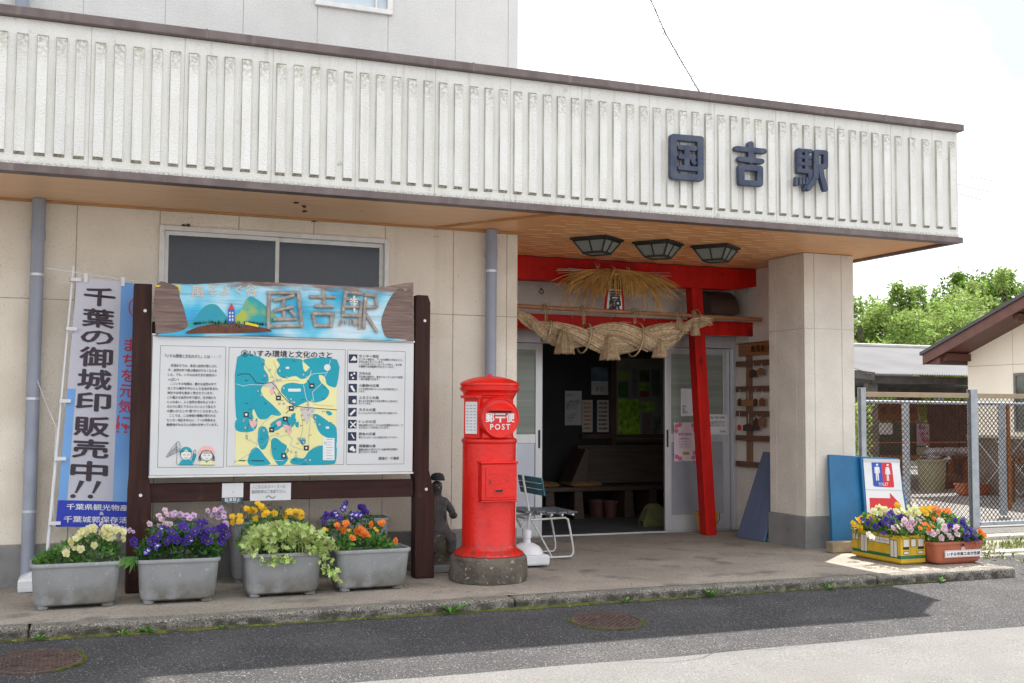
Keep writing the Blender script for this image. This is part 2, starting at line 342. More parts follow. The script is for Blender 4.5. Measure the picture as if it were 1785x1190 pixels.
# ================================================================== STATION BUILDING
YW, YF, ZS, ZT, XC, XF = 8.663, 7.534, 2.746, 3.70, 3.44, 7.113
PJ = [-.009+.577*k for k in range(-10, 6)] + [3.346]
bld = thing('station_building', 'cream station building with a ribbed white fascia over an open porch', 'building', (3, 9, 0))
def panels(mb, xs, zs, Y, hole=None, g=.003, t=.03):
    for i in range(len(xs)-1):
        for j in range(len(zs)-1):
            x0, x1, z0, z1 = xs[i], xs[i+1], zs[j], zs[j+1]
            if hole and x1 > hole[0]+.01 and x0 < hole[1]-.01 and z1 > hole[2]+.01 and z0 < hole[3]-.01:
                hx0, hx1, hz0, hz1 = hole
                if hz0 > z0: mb.box(x0+g, x1-g, Y, Y+t, z0+g, hz0)
                if hz1 < z1: mb.box(x0+g, x1-g, Y, Y+t, hz1, z1-g)
                if hx0 > x0: mb.box(x0+g, hx0, Y, Y+t, max(z0, hz0)+g, min(z1, hz1)-g)
                if hx1 < x1: mb.box(hx1, x1-g, Y, Y+t, max(z0, hz0)+g, min(z1, hz1)-g)
            else: mb.box(x0+g, x1-g, Y, Y+t, z0+g, z1-g)
WH = (.585, 2.304, 1.50, 2.60)
m = MB(); panels(m, PJ+[XC], [.29, 2.035, 2.78], YW, WH); m.build('wall', stucco, bld, bevel=.002)
m = MB(); hx0, hx1, hz0, hz1 = WH       # backing and side return
m.box(-6, hx0, YW+.005, YW+.2, -.3, 2.9); m.box(hx1, XC-.012, YW+.005, YW+.2, -.3, 2.9); m.box(hx0, hx1, YW+.005, YW+.2, -.3, hz0); m.box(hx0, hx1, YW+.005, YW+.2, hz1, 2.9)
m.box(XC-.2, XC-.003, YW+.205, 13.3, -.3, 2.9); m.build('wall_core', joint_m, bld)
m = MB(); m.box(XC-.004, XC+.004, YW+.006, 10.27, .29, 2.745); m.build('porch_side_wall', stucco, bld)
m = MB(); m.box(-6, XC+.006, YW-.012, YW+.019, -.2, .285); m.build('footing', footing, bld, bevel=.006)
# fascia
FJ = [.047+.577*k for k in range(-10, 13)]; FJ = [x for x in FJ if x < XF-.15]+[XF]
m = MB(); panels(m, FJ, [2.775, ZT], YF, g=.0018); m.build('fascia', fascia_m, bld)
m = MB(); m.box(-6, XF-.012, YF+.004, YF+.12, 2.78, ZT-.002); m.box(XF-.12, XF-.004, YF+.121, 9.9, 2.78, ZT); m.build('fascia_core', M('fascia_joint', (.55,.53,.47)), bld)
m = MB(); m.box(XF-.004, XF, YF+.004, 9.9, 2.775, ZT); m.build('fascia_end', fascia_m, bld)
ribs, gr = MB(), MB()
for i in range(len(FJ)-1):
    a, b = FJ[i], FJ[i+1]; nr = 5 if b-a > .5 else max(1, int((b-a)/.115))
    for k in range(nr):
        c = a+(b-a)*(k+.5)/nr; w = .0335; z0, z1, d = 2.835, 3.605, .019
        y = YF-.0005; z0 += random.uniform(-.003, .003); z1 += random.uniform(-.003, .003); c += random.uniform(-.0015, .0015)
        f0 = [(c-w, y, z0), (c+w, y, z0), (c+w, y, z1), (c-w, y, z1)]
        f1 = [(c-w+.004, y-d, z0+.018), (c+w-.004, y-d, z0+.018), (c+w-.004, y-d, z1-.014), (c-w+.004, y-d, z1-.014)]
        ribs.poly([f1[0], f1[1], f1[2], f1[3]])
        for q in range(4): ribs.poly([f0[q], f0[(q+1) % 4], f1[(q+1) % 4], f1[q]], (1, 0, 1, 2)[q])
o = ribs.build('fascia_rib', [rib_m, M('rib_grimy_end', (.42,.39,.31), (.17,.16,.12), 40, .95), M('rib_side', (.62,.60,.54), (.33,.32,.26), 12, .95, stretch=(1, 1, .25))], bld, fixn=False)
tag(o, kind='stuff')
cap = MB(); cap.box(-6, XF+.04, YF-.045, YF+.2, ZT+.001, ZT+.062); cap.box(XF-.16, XF+.04, YF+.2, 10.0, ZT+.001, ZT+.062)
cap.build('roof_cap', brown_metal, bld, bevel=.006)
for x in (-1.3, .75, 2.62, 4.6, 6.3):
    m = MB(); m.box(x, x+.012, YF-.048, YF-.044, ZT+.002, ZT+.064); m.build('cap_seam', M('cap_seam_metal', (.2,.165,.16)), bld)
m = MB(); m.box(-6, XF+.02, YF-.028, YF+.02, 2.722, 2.772); m.box(-6, XF+.02, YF+.02, YF+.075, 2.722, 2.735)
m.box(XF-.03, XF+.02, YF+.0755, 9.9, 2.722, 2.772); m.build('soffit_edge_trim', brown_metal, bld, bevel=.003)
m = MB(); m.box(-6, XF-.1, YF+.125, 13.3, ZT-.25, ZT-.05); m.build('roof', M('roof_sheet', (.2,.2,.2)), bld)
# soffit: boards running along the front, open joints between
mA, mB_, gl = MB(), MB(), MB()
y = YF+.076; 
while y < YW+.0: 
    mA.box(-6, 3.0, y, min(y+.1185, YW+.019), ZS, ZS+.012); y += .12
y = YF+.076; k = 0
while y < 10.25:
    x0 = 3.004; mB_.box(x0, XF-.031, y, y+.1195, ZS+.001, ZS+.013)
    y += .12
mA.build('soffit', soffit_m, bld); mB_.build('porch_ceiling', soffit_red, bld)
y = YF+.076+.1185; k = 0
while y < 10.2:
    x = 3.45+(.17 if k % 2 else 0)+(.04*(k % 3))
    while x < 6.9:
        if not (x > 6.25 and y > 8.6): gl.box(x, x+.17+.05*random.random(), y-.002, y+.002, ZS-.0015, ZS+.004)
        x += .33
    y += .12; k += 1
tag(gl.build('ceiling_joint_strip', M('joint_strip', (.80,.56,.34), None, 5, .3), bld), kind='stuff')
m = MB(); m.box(-6, 2.99, YW-.03, YW+.0, ZS-.016, ZS-.001); m.box(2.99, XC+.05, YW-.03, YW-.001, ZS-.018, ZS-.001)
m.beam((3.40, YF+.08, ZS-.008), (2.70, YW-.02, ZS-.008), .022, .014); m.build('soffit_trim', soffit_trim, bld)
m = MB(); m.box(-6, XF-.11, YF+.12, 10.3, ZS+.02, ZS+.04); m.build('soffit_deck', joint_m, bld)
# upper storey
XU = 3.44
m = MB(); UH = (1.732, 2.295, 4.49, 5.5)
panels(m, PJ+[XU], [3.71, 6.2, 7.5], YW, UH); m.build('upper_wall', stucco_up, bld, bevel=.004)
m = MB(); m.box(-6, 1.732, YW+.005, YW+.15, 3.6, 7.49); m.box(2.295, XU-.012, YW+.005, YW+.15, 3.6, 7.49); m.box(1.732, 2.295, YW+.005, YW+.15, 3.6, 4.49); m.box(1.732, 2.295, YW+.005, YW+.15, 5.5, 7.49)
m.box(XU-.2, XU-.012, YW+.151, 15, 3.6, 7.5); m.build('upper_wall_core', M('upper_joint', (.60,.59,.57)), bld)
m = MB(); m.box(XU-.006, XU+.002, YW+.04, 15, 3.6, 7.5); m.build('upper_side_wall', stucco_up, bld)
m = MB(); m.box(-6.3, XU+.3, YW-.35, 15.3, 7.5, 7.62); m.build('upper_roof', brown_metal, bld)
wf = MB(); 
wf.box(1.70, 2.33, YW-.03, YW+.03, 4.455, 4.495); wf.box(1.70, 1.735, YW-.028, YW+.03, 4.495, 5.54); wf.box(2.29, 2.33, YW-.028, YW+.03, 4.495, 5.54); wf.box(1.735, 2.29, YW-.028, YW+.03, 5.50, 5.54); wf.box(2.19,2.205,YW-.01,YW+.02,4.495,5.5)
win = wf.build('window', white_alu, bld, bevel=.003)
m = MB(); m.box(1.737, 2.288, YW+.02, YW+.028, 4.497, 5.499); m.build('pane', M('upper_pane', (.55,.62,.68), None, 3, .15), win)
# ground floor window
def bars(mb, x0, x1, z0, z1, w, y0, y1):
    mb.box(x0, x0+w, y0, y1, z0, z1); mb.box(x1-w, x1, y0, y1, z0, z1); mb.box(x0+w, x1-w, y0, y1, z0, z0+w); mb.box(x0+w, x1-w, y0, y1, z1-w, z1)
m = MB(); bars(m, hx0-.02, hx1+.02, hz0-.02, hz1+.02, .035, YW-.03, YW+.08)
win = m.build('window', white_alu, bld, bevel=.003)
m = MB(); bars(m, hx0+.018, 1.455, hz0+.018, hz1-.018, .03, YW-.008, YW+.012); m.build('sash', white_alu, win, bevel=.002)
m = MB(); bars(m, 1.42, hx1-.018, hz0+.019, hz1-.019, .03, YW+.014, YW+.034); m.build('sash', white_alu, win, bevel=.002)
wired = M('wired_glass', (.020,.024,.032), (.028,.034,.05), 1.2, .10, .0004, 220, spec=.5)
m = MB(); m.box(hx0+.048, 1.425, YW, YW+.004, hz0+.048, hz1-.048); m.box(1.45, hx1-.048, YW+.022, YW+.026, hz0+.048, hz1-.048); m.build('pane', wired, win)
m = MB()     # wire grid in the glass and the furniture showing dimly behind it
x = hx0+.06
while x < hx1-.05: m.box(x, x+.0009, YW-.0015, YW-.0003, hz0+.05, hz1-.05) if x < 1.42 else m.box(x, x+.0009, YW+.0205, YW+.0217, hz0+.05, hz1-.05); x += .016
z = hz0+.06
while z < hz1-.05: m.box(hx0+.05, 1.42, YW-.0018, YW-.0006, z, z+.0009); m.box(1.452, hx1-.05, YW+.020, YW+.0212, z, z+.0009); z += .016
tag(m.build('glass_wire', M('glass_wire', (.05,.056,.075)), win), kind='stuff')
# pillar
PX0, PX1, PY0, PY1 = 6.322, 6.885, YW, YW+.575
m = MB()
xs = [PX0, PX0+.11, PX0+.42, PX1]
for z0, z1 in ((.292, 2.028), (2.036, ZS-.003)):
    for a, b in zip(xs[:-1], xs[1:]): m.box(a+(.004 if a > PX0 else 0), b-(.004 if b < PX1 else 0), PY0, PY0+.03, z0, z1)
    ysq = [PY0+.0305, PY0+.13, PY0+.46, PY1]
    for a, b in zip(ysq[:-1], ysq[1:]): m.box(PX0, PX0+.03, a+.003, b-.003, z0, z1); m.box(PX1-.03, PX1, a+.003, b-.003, z0, z1)
m.build('pillar', stucco_gray, bld, bevel=.003)
m = MB(); m.box(PX0+.005, PX1-.005, PY0+.005, PY1-.005, .28, ZS-.004); m.build('pillar_core', M('pale_caulk', (.62,.58,.5)), bld)
m = MB(); m.box(PX0-.018, PX1+.012, PY0-.012, PY1+.012, -.1, .29); m.build('pillar_base', footing, bld, bevel=.01)
# porch side wall at right (in short bays) and the wall over the doors
XR, YD = 6.62, 10.30
m = MB()
for a, b in ((PY1-.03, 9.55), (9.556, 10.02), (10.026, 10.34)):
    for z0, z1 in ((.0, 1.975), (1.982, ZS-.003)): m.box(XR, XR+.2, a, b, z0, z1)
m.build('porch_wall', stucco_gray, bld, bevel=.003)
m = MB()
for a, b in ((XC, 4.02), (4.026, 5.18), (5.186, 6.30), (6.306, XR-.002)): m.box(a, b, YD, YD+.12, 2.06, ZS-.003)
m.build('porch_lintel_wall', stucco_gray, bld, bevel=.003)
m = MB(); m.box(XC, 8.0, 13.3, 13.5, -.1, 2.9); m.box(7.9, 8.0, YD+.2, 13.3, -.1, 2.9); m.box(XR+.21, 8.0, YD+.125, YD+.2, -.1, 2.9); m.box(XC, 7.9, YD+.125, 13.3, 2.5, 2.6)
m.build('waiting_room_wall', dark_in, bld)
m = MB(); m.box(XR+.203, 8.03, YD+.09, YD+.122, -.2, ZT-.26); m.box(8.003, 8.03, YD+.123, 13.55, -.2, ZT-.26); m.build('outer_side_wall', stucco, bld)
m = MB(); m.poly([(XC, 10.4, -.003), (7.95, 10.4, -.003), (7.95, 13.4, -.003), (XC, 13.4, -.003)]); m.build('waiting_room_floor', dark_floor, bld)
# sliding doors
dm = MB(); dm.box(XC, XR-.002, YD-.02, YD+.1, 1.93, 2.055); dm.box(6.575, XR-.002, YD-.02, YD+.1, 0, 1.93); dm.box(XC, 6.57, YD+.02, YD+.026, -.01, .008); dm.box(XC, 6.57, YD+.06, YD+.066, -.01, .008)
dm.build('door_frame', alu, bld, bevel=.004)
glass_frost = M('frosted_glass', (.28,.31,.28), (.20,.24,.20), 1.5, .3, .0008, 200, stretch=(.2, 1, 12))
def leaf(x0, x1, y, hx, lab):
    d = MB(); d.box(x0, x0+.075, y, y+.035, .01, 1.925); d.box(x1-.075, x1, y, y+.035, .01, 1.925)
    for z0, z1 in ((.01, .17), (.93, 1.02), (1.86, 1.925)): d.box(x0+.075, x1-.075, y+.001, y+.034, z0, z1)
    o = d.build('sliding_door', alu, bld, bevel=.003); o['label'] = lab
    p = MB(); p.box(x0+.076, x1-.076, y+.012, y+.02, .171, .929); p.build('door_panel', alu_panel, o)
    p = MB(); p.box(x0+.076, x1-.076, y+.012, y+.018, 1.021, 1.859); p.build('pane', glass_frost, o)
    p = MB(); p.box(hx, hx+.022, y-.003, y, .88, 1.06); p.build('handle', black, o)
    p = MB(); p.lathe((hx+.012, y+.0, .72), [(.012, 0), (.012, .006)], 12, M3=Matrix.Rotation(rad(90), 3, 'X')); p.build('lock', alu, o)
leaf(XC+.02, 4.37, YD, 4.325, 'left sliding door with striped glass')
leaf(5.785, 6.57, YD+.04, 5.80, 'right sliding door with posters on it')

# brackets and marks on the wall, ring hook
m = MB()
for px, py in ((757, 400), (762, 400), (757, 412), (762, 412)):
    p = W(px, py, y=YW); m.lathe(p, [(.006, 0), (.006, .004)], 8, M3=Matrix.Rotation(rad(90), 3, 'X'))
m.build('wall_plug', joint_m, bld)
for px, py in ((944, 508), (1142, 520)):
    m = MB(); p = W(px, py, y=YD-.02); pts = [p+Vector((.022*math.sin(t), 0, .022*math.cos(t))) for t in [2*math.pi*k/14 for k in range(15)]]
    m.tube(pts, .004, 6); m.tube([p+Vector((0, .02, .034)), p+Vector((0, 0, .034)), p+Vector((0, 0, .022))], .005, 6); m.build('ring_hook', lamp_black, bld)
# mud dabs (old nests) under the soffit
m = MB()
for px, py in ((2,343),(84,352),(185,357),(215,360),(250,361),(310,366),(350,368),(417,371),(450,375),(478,377),(548,384),(140,352),(282,362),(325,392),(516,352),(528,358),(533,367)):
    if py in (352, 358, 367) and px > 500: p = W(px, py, z=ZS)
    else: p = W(px, py, y=YW-.01)
    for _ in range(3):
        q = p+Vector((random.uniform(-.02,.02), 0, random.uniform(-.006,.006))); r = random.uniform(.008,.016)
        m.lathe(q-Vector((0,0,r*.6)), [(r*.2, -r*.3), (r*.9, 0), (r, r*.5), (r*.4, r)], 8)
m.build('mud_dab', M('mud', (.10,.055,.03), None, 30, 1.), bld, smooth=True)

# name letters on the fascia
def stroke_pts(p, q, w, n=6):
    p, q = Vector(p), Vector(q); d = (q-p).normalized(); a = math.atan2(d.y, d.x); o = []
    for k in range(n+1): t = a-math.pi/2+math.pi*k/n; o.append((q.x+w/2*math.cos(t), q.y+w/2*math.sin(t)))
    for k in range(n+1): t = a+math.pi/2+math.pi*k/n; o.append((p.x+w/2*math.cos(t), p.y+w/2*math.sin(t)))
    return o
def Z6(x, y, Y): return W(1140+x/5.25, 210+y/5.25, y=Y)
nm = thing('station_name_sign', 'three dark blue raised characters on the white ribbed fascia', 'sign', (4.98, 7.49, 3.2))
letter_m = M('dark_blue_letter', (.022,.032,.075), (.05,.065,.10), 12, .5, .001, 40)
chars = [
 [((182,148),(430,170),60),((182,148),(182,505),60),((430,170),(430,525),60),((182,505),(430,525),60),((243,243),(375,255),50),((248,328),(368,338),46),((243,428),(388,442),48),((305,245),(305,432),50),((362,368),(374,388),40)],
 [((762,254),(1014,279),50),((890,212),(890,370),52),((792,350),(990,372),50),((803,425),(975,438),56),((803,425),(805,565),56),((975,438),(975,577),56),((805,565),(975,577),52)],
 [((1335,272),(1335,460),48),((1335,270),(1440,278),36),((1338,330),(1435,338),34),((1338,392),(1435,400),34),((1335,456),(1442,466),44),((1400,275),(1402,460),34),((1440,466),(1436,560),44),((1436,560),(1392,622),44),
  ((1312,520),(1308,585),26),((1345,522),(1345,575),24),((1374,525),(1376,575),24),((1402,528),(1404,575),22),((1492,286),(1572,292),46),((1575,292),(1575,420),44),((1500,412),(1570,420),40),((1492,286),(1486,520),48),((1486,520),(1420,620),46),((1530,425),(1545,520),46),((1545,520),(1574,625),48)]]
for ci, ch in enumerate(chars):
    m = MB(); dp = 0
    for p, q, w in ch:
        dp += .0012
        m.prism([Z6(x, y, 7.463-dp) for x, y in stroke_pts(p, q, w)], (0, .04, 0))
    m.build('letter', letter_m, nm, bevel=.005)

# ceiling lanterns
def lantern():
    r = thing('ceiling_lantern', 'x', 'lamp', (0, 0, ZS), 'porch ceiling lanterns')
    m = MB(); m.box(-.175, .175, -.175, .175, ZS-.02, ZS-.001); m.box(-.158, .158, -.158, .158, ZS-.034, ZS-.0201)
    T, B, zt, zb = .15, .09, ZS-.034, ZS-.130
    for sx in (-1, 1):
        for sy in (-1, 1): m.beam((sx*T, sy*T, zt), (sx*B, sy*B, zb), .012, .012)
    for k in range(4):
        R = Matrix.Rotation(k*math.pi/2, 3, 'Z'); m.beam(R @ Vector((0, -T, zt)), R @ Vector((0, -B, zb)), .008, .008); m.beam(R @ Vector((-B, -B, zb)), R @ Vector((B, -B, zb)), .016, .016)
    m.build('lamp_frame', lamp_black, r)
    g = MB(); T, B = .145, .085
    for k in range(4):
        R = Matrix.Rotation(k*math.pi/2, 3, 'Z'); g.poly([R @ Vector(v) for v in ((-T, -T, zt), (T, -T, zt), (B, -B, zb), (-B, -B, zb))])
    g.poly([(-B, -B, zb), (B, -B, zb), (B, B, zb), (-B, B, zb)]); g.build('lamp_glass', lamp_glass, r)
    return r
L0 = lantern()
for i, (x, lb) in enumerate(((4.19, 'black ceiling lantern above the straw fan, nearest the cream wall'), (4.79, 'black ceiling lantern between the other two porch lanterns'), (5.38, 'black ceiling lantern nearest the square pillar'))):
    o = L0 if i == 0 else copy_tree(L0)
    o.location = (x, 8.68, ZS); o.rotation_euler = (0, 0, rad(38)); o['label'] = lb
# downpipes
def downpipe(x, z0, z1, joints, label, clamp, Y=YW-.075, r=.046):
    t = thing('downpipe', label, 'pipe', (x, Y, z0), 'grey downpipes')
    m = MB(); m.tube([(x, Y, z0), (x, Y, z1)], r, 20)
    for z in joints: m.tube([(x, Y, z-.05), (x, Y, z+.02)], r+.005, 20)
    m.build('pipe', pvc, t, smooth=True)
    m = MB()
    for z in clamp: m.tube([(x, Y, z-.009), (x, Y, z+.009)], r+.004, 18); m.box(x-.012, x+.012, Y+.04, YW-.002, z-.012, z+.012)
    m.build('clamp', alu, t)
downpipe(-.265, .02, ZS-.003, (2.5,), 'grey downpipe on the wall beside the banner', (1.32, .53, 2.2))
downpipe(3.18, .02, ZS-.003, (2.56,), 'grey downpipe behind the red post box', (2.4, 1.1))
downpipe(-.42, 3.77, 7.4, (5.5,), 'pale grey pipe on the upper wall above the roof edge', (5.,))

# ================================================================== TORII, POLE, ROPE, STRAW FAN
YT = 9.92
tor = thing('torii_gate', 'vermilion wooden gate frame standing inside the porch', 'torii gate', (5.2, YT, 0))
m = MB()
def slant(cx0, cx1, w0, w1, z0, z1, y0, y1):
    m.v += [(cx0-w0, y0, z0), (cx0+w0, y0, z0), (cx0+w0, y1, z0), (cx0-w0, y1, z0), (cx1-w1, y0, z1), (cx1+w1, y0, z1), (cx1+w1, y1, z1), (cx1-w1, y1, z1)]
    i = len(m.v)-8
    for q in ((0,3,2,1),(4,5,6,7),(0,1,5,4),(1,2,6,5),(2,3,7,6),(3,0,4,7)): m.f.append(tuple(i+k for k in q)); m.mi.append(0)
slant(6.085, 5.925, .062, .062, 0, 2.53, YT, YT+.13); m.build('post', torii_red, tor, bevel=.006)
m = MB(); slant(3.50, 3.66, .055, .062, 0, 2.53, YT, YT+.13); m.build('post', torii_red, tor, bevel=.006)
m = MB(); top, bot = [], []
for k in range(17):
    t = k/16; x = 3.45+(6.70-3.45)*t; c = (t-.42)
    bot.append((x, YT-.03, 2.515+.06*max(0, (t-.86)/.14)**1.5)); top.append((x, YT-.03, 2.738))
m.prism(bot+top[::-1], (0, .16, 0)); m.build('top_beam', torii_red, tor, bevel=.005)
m = MB(); m.box(3.5, 6.66, YT+.04, YT+.09, 2.045, 2.19); m.build('tie_beam', torii_red, tor, bevel=.004)
m = MB(); m.box(3.45, XR-.01, YT-.022, YT+.145, 2.7385, 2.7445); m.build('shadow_gap_strip', black, tor)  # black strip stands in for the shadowed gap between beam and ceiling
# name plaque behind the straw
pl = thing('name_plaque', 'small white station name plaque in a red frame hanging under the gate beam', 'plaque', (4.9, 9.8, 2.2))
YP = 9.80
m = MB(); a = W(1054, 545, y=YP); b = W(1089, 545, y=YP); c = W(1064, 478, y=YP); d = W(1083, 478, y=YP)
m.prism([a, b, W(1086, 478, y=YP), W(1060, 478, y=YP)], (0, .02, 0)); m.build('frame', torii_red, pl)
m = MB(); m.prism([W(1057, 545, y=YP-.004), W(1085, 545, y=YP-.004), W(1082, 480, y=YP-.004), W(1063, 480, y=YP-.004)], (0, .0035, 0)); m.build('face', whitep, pl)
m = MB()
for ch, y0 in (('国', 486), ('吉', 505), ('駅', 524)): text(m, ch, frame(1061, y0, 1082, y0+18, YP, .0055), bold=.035)
m.build('lettering', black, pl)
# bamboo pole
pole = thing('bamboo_pole', 'long brown bamboo pole the rope hangs from', 'pole', (5.2, 9.74, 2.2))
m = MB(); pts = []; rs = []
for k in range(61):
    t = k/60; pts.append((3.55+(6.585-3.55)*t, 9.76, 2.243-.04*t)); rs.append(.021+(.0025 if k % 9 == 0 else 0))
m.tube(pts, rs, 12); m.build('pole', bamboo, pole, smooth=True)
# twisted rope
YR = 9.70
rope = thing('straw_rope', 'thick twisted straw rope with tassels sagging across the porch', 'rope', (4.9, YR, 2.1))
ctrl = [(902,545,.028),(918,556,.055),(945,574,.085),(985,586,.115),(1030,590,.135),(1075,590,.145),(1120,592,.15),(1160,586,.118),(1195,571,.075),(1218,562,.05),(1233,559,.045)]
def ipol(t):
    f = t*(len(ctrl)-1); i = min(int(f), len(ctrl)-2); u = f-i
    def g(k): 
        c = ctrl[max(0, min(len(ctrl)-1, k))]; p = W(c[0], c[1], y=YR); return Vector((p.x, p.z, c[2]))
    p0, p1, p2, p3 = g(i-1), g(i), g(i+1), g(i+2)
    return .5*((2*p1)+(-p0+p2)*u+(2*p0-5*p1+4*p2-p3)*u*u+(-p0+3*p1-3*p2+p3)*u**3)
def strand_pos(t, ph, k, rr=.50):
    c = ipol(t); r = c.z; th = ph+t*2*math.pi*2.3
    return Vector((c.x, YR+math.cos(th)*r*rr*.8, c.y+math.sin(th)*r*rr)), r
for s_ in range(2):
    ph = s_*math.pi+.9
    N = 150; body = MB(); nfib = 30
    path = [strand_pos(k/N, ph, k) for k in range(N+1)]
    body.tube([p for p, r in path], [r*.53+.005 for p, r in path], 16)
    # straw fibres winding round the strand
    for j in range(nfib*9):
        a0 = random.random()*2*math.pi; t0 = random.random()*.8; t1 = min(1, t0+random.uniform(.15, .45)); pts = []
        for k in range(22):
            t = t0+(t1-t0)*k/21; p, r = strand_pos(t, ph, k); a = a0+t*5
            q, _ = strand_pos(min(t+.01, 1.001), ph, k); tg = (q-p).normalized() if (q-p).length > 1e-6 else Vector((1,0,0))
            e1 = tg.cross(Vector((0,1,0))).normalized(); e2 = tg.cross(e1); R = r*.53+.005+random.uniform(-.001,.0025)
            pts.append(p+(e1*math.cos(a)+e2*math.sin(a))*R)
        if j % 7 == 0: pts[-3:] = [pts[-3]+(pts[-2]-pts[-3])*.9+Vector((0, -.008, -.004)), pts[-3]+(pts[-2]-pts[-3])*2.2+Vector((random.uniform(-.01,.02), -.02, random.uniform(-.02,.006))), pts[-3]+(pts[-2]-pts[-3])*3.4+Vector((random.uniform(-.01,.03), -.03, random.uniform(-.05,.01)))]
        body.tube(pts, random.uniform(.002, .0045), 4, 1, cap=False)
    body.build('strand', [straw, M('straw_fibre', (.70,.55,.38), (.44,.31,.19), 40, .85, island=.5, spec=.15)], rope, smooth=True, fixn=False)
def tassel(px, py0, py1, w, name='tassel', Y=YR-.12):
    m = MB(); p0 = W(px, py0, y=Y); p1 = W(px, py1, y=Y); h = p0.z-p1.z; R = w/2/F*10.5
    m.lathe((p0.x, Y, p1.z), [(R*.92, 0), (R, h*.05), (R*.86, h*.3), (R*.62, h*.6), (R*.38, h*.85), (R*.3, h*.93), (R*.12, h)], 20)
    for k in range(110):
        a = random.random()*2*math.pi; r0 = R*.3; r1 = R*random.uniform(.85, 1.06)
        m.tube([(p0.x+r0*math.cos(a), Y+r0*math.sin(a), p1.z+h*.93), (p0.x+(r0+r1)*.56*math.cos(a), Y+(r0+r1)*.56*math.sin(a), p1.z+h*.5), (p0.x+r1*math.cos(a), Y+r1*math.sin(a), p1.z-h*random.uniform(0, .05))], .0035, 4)
    m.tube([(p0.x+R*.42*math.cos(t), Y+R*.42*math.sin(t), p1.z+h*.82) for t in [2*math.pi*k/14 for k in range(15)]], .006, 6)
    m.build(name, straw, rope, smooth=True, fixn=False)
tassel(984, 570, 615, 34); tassel(1063, 585, 626, 35); tassel(1150, 590, 622, 28)
tassel(1184, 553, 574, 15, Y=YR-.09); tassel(1212, 560, 584, 16, Y=YR-.1)
# bindings from the pole round the rope
for px in (952, 1018, 1107, 1182, 1213):
    x = W(px, 560, y=YR).x; tt = min((abs(ipol(k/200).x-x), k/200) for k in range(201))[1]; c = ipol(tt); rr = c.z*1.03+.008; m = MB()
    for dx in (0, .011): m.tube([(x+dx+.03*math.sin(t), YR+rr*math.cos(t), c.y+rr*math.sin(t)) for t in [2*math.pi*k/24 for k in range(25)]], .0055, 6)
    for dy in (-.02, .02): m.tube([(x, YR+dy, c.y+rr*.95), (x+.01, YR+.03+dy, 2.225), (x+.012, YR+.05+dy, 2.262)], .006, 6)
    for q in range(3): m.tube([(x-.014+.014*q, YR+.038, 2.20), (x-.014+.014*q, YR+.032, 2.235), (x-.014+.014*q, YR+.06, 2.262)], .006, 6)
    for s in (-1, 1):
        for q in range(5): m.tube([(x, YR+.03, 2.25), (x+s*.02, YR+.0, 2.275), (x+s*(.03+.008*q), YR-.02, 2.25-.014*q)], .003, 4)
    m.build('binding', straw, rope, smooth=True, fixn=False)
m = MB()
for px in (992, 1060, 1118, 1138):
    a = W(px, 470, y=YR+.04); b = W(px, 560, y=YR+.04); m.tube([(a.x, YR+.04, 2.23), (b.x+.004, YR-.02, 2.14)], .003, 5)
    for q in range(4): m.tube([(a.x, YR+.01, 2.26), (a.x+random.uniform(-.03,.03), YR-.02, 2.29)], .003, 4)
m.build('string', straw, rope)
# straw fan
fan = thing('straw_fan', 'golden straw ornament fanned out below the red gate beam', 'straw ornament', (4.9, 9.72, 2.55))
m = MB(); c = W(1073, 474, y=9.72)
for k in range(330):
    s = random.choice((-1, 1)); sp = random.random()**.8*.62; dr = random.uniform(.03, .2)+.12*sp
    y0 = random.uniform(-.03, .03); d1 = sp*.55; x0 = random.uniform(-.22, .22)*min(1, sp*3)
    st = Vector((c.x+x0*.6, 9.72+y0, c.z+random.uniform(-.02, .02)-abs(x0)*.05))
    pts = [st+Vector((s*sp*u, -.05*u+y0*u, .015*math.sin(u*3)-dr*u**2.4)) for u in (0, .25, .5, .75, 1)]
    m.tube(pts, [.0042, .0042, .0035, .003, .0018], 4, cap=False)
for k in range(330):
    x = random.gauss(0, .16); 
    if abs(x) > .5: continue
    if -.10 < x < .08: 
        if random.random() < .75: continue
    ln = random.uniform(.10, .25)*(1.1 if abs(x) < .3 else .8)
    st = Vector((c.x+x, 9.70+random.uniform(-.03, .03), c.z-x*x*.25)); 
    pts = [st+Vector((x*.12*u+random.uniform(-.006,.006), random.uniform(-.01,.01)*u, -ln*u)) for u in (0, .35, .7, 1)]
    m.tube(pts, [.004, .0038, .003, .002], 4, cap=False)
for x in (-.62, -.5, -.38, -.3, .36, .5, .53, .56):       # long wisps
    for q in range(5):
        st = Vector((c.x+x*.75, 9.69, c.z-.06)); ln = random.uniform(.25, .36)
        m.tube([st+Vector((x*.2*u*u+random.uniform(-.012,.012), 0, -ln*u)) for u in (0, .4, .8, 1)], [.0035, .003, .0025, .0015], 4, cap=False)
m.build('straw_bundle', straw_gold, fan, smooth=True, fixn=False)
m = MB()
for px in (1043, 1073, 1098):
    p = W(px, 476, y=9.72); q = Vector((p.x, 9.73, 2.66)); m.tube([q, p], .0025, 5)
    for _ in range(4): m.tube([q+Vector((0,0,-.03)), q+Vector((random.uniform(-.05,.05), -.01, random.uniform(-.03,.03)))], .002, 4)
for _ in range(12):
    s = random.choice((-1, 1)); y = random.uniform(0, .03); m.tube([(c.x+s*.3, 9.7, c.z-.02+y), (c.x+s*random.uniform(.5,.65), 9.7, c.z-.03+y+random.uniform(-.03,.03))], .0018, 4)
m.build('string', M('pale_string', (.6,.5,.4)), fan)
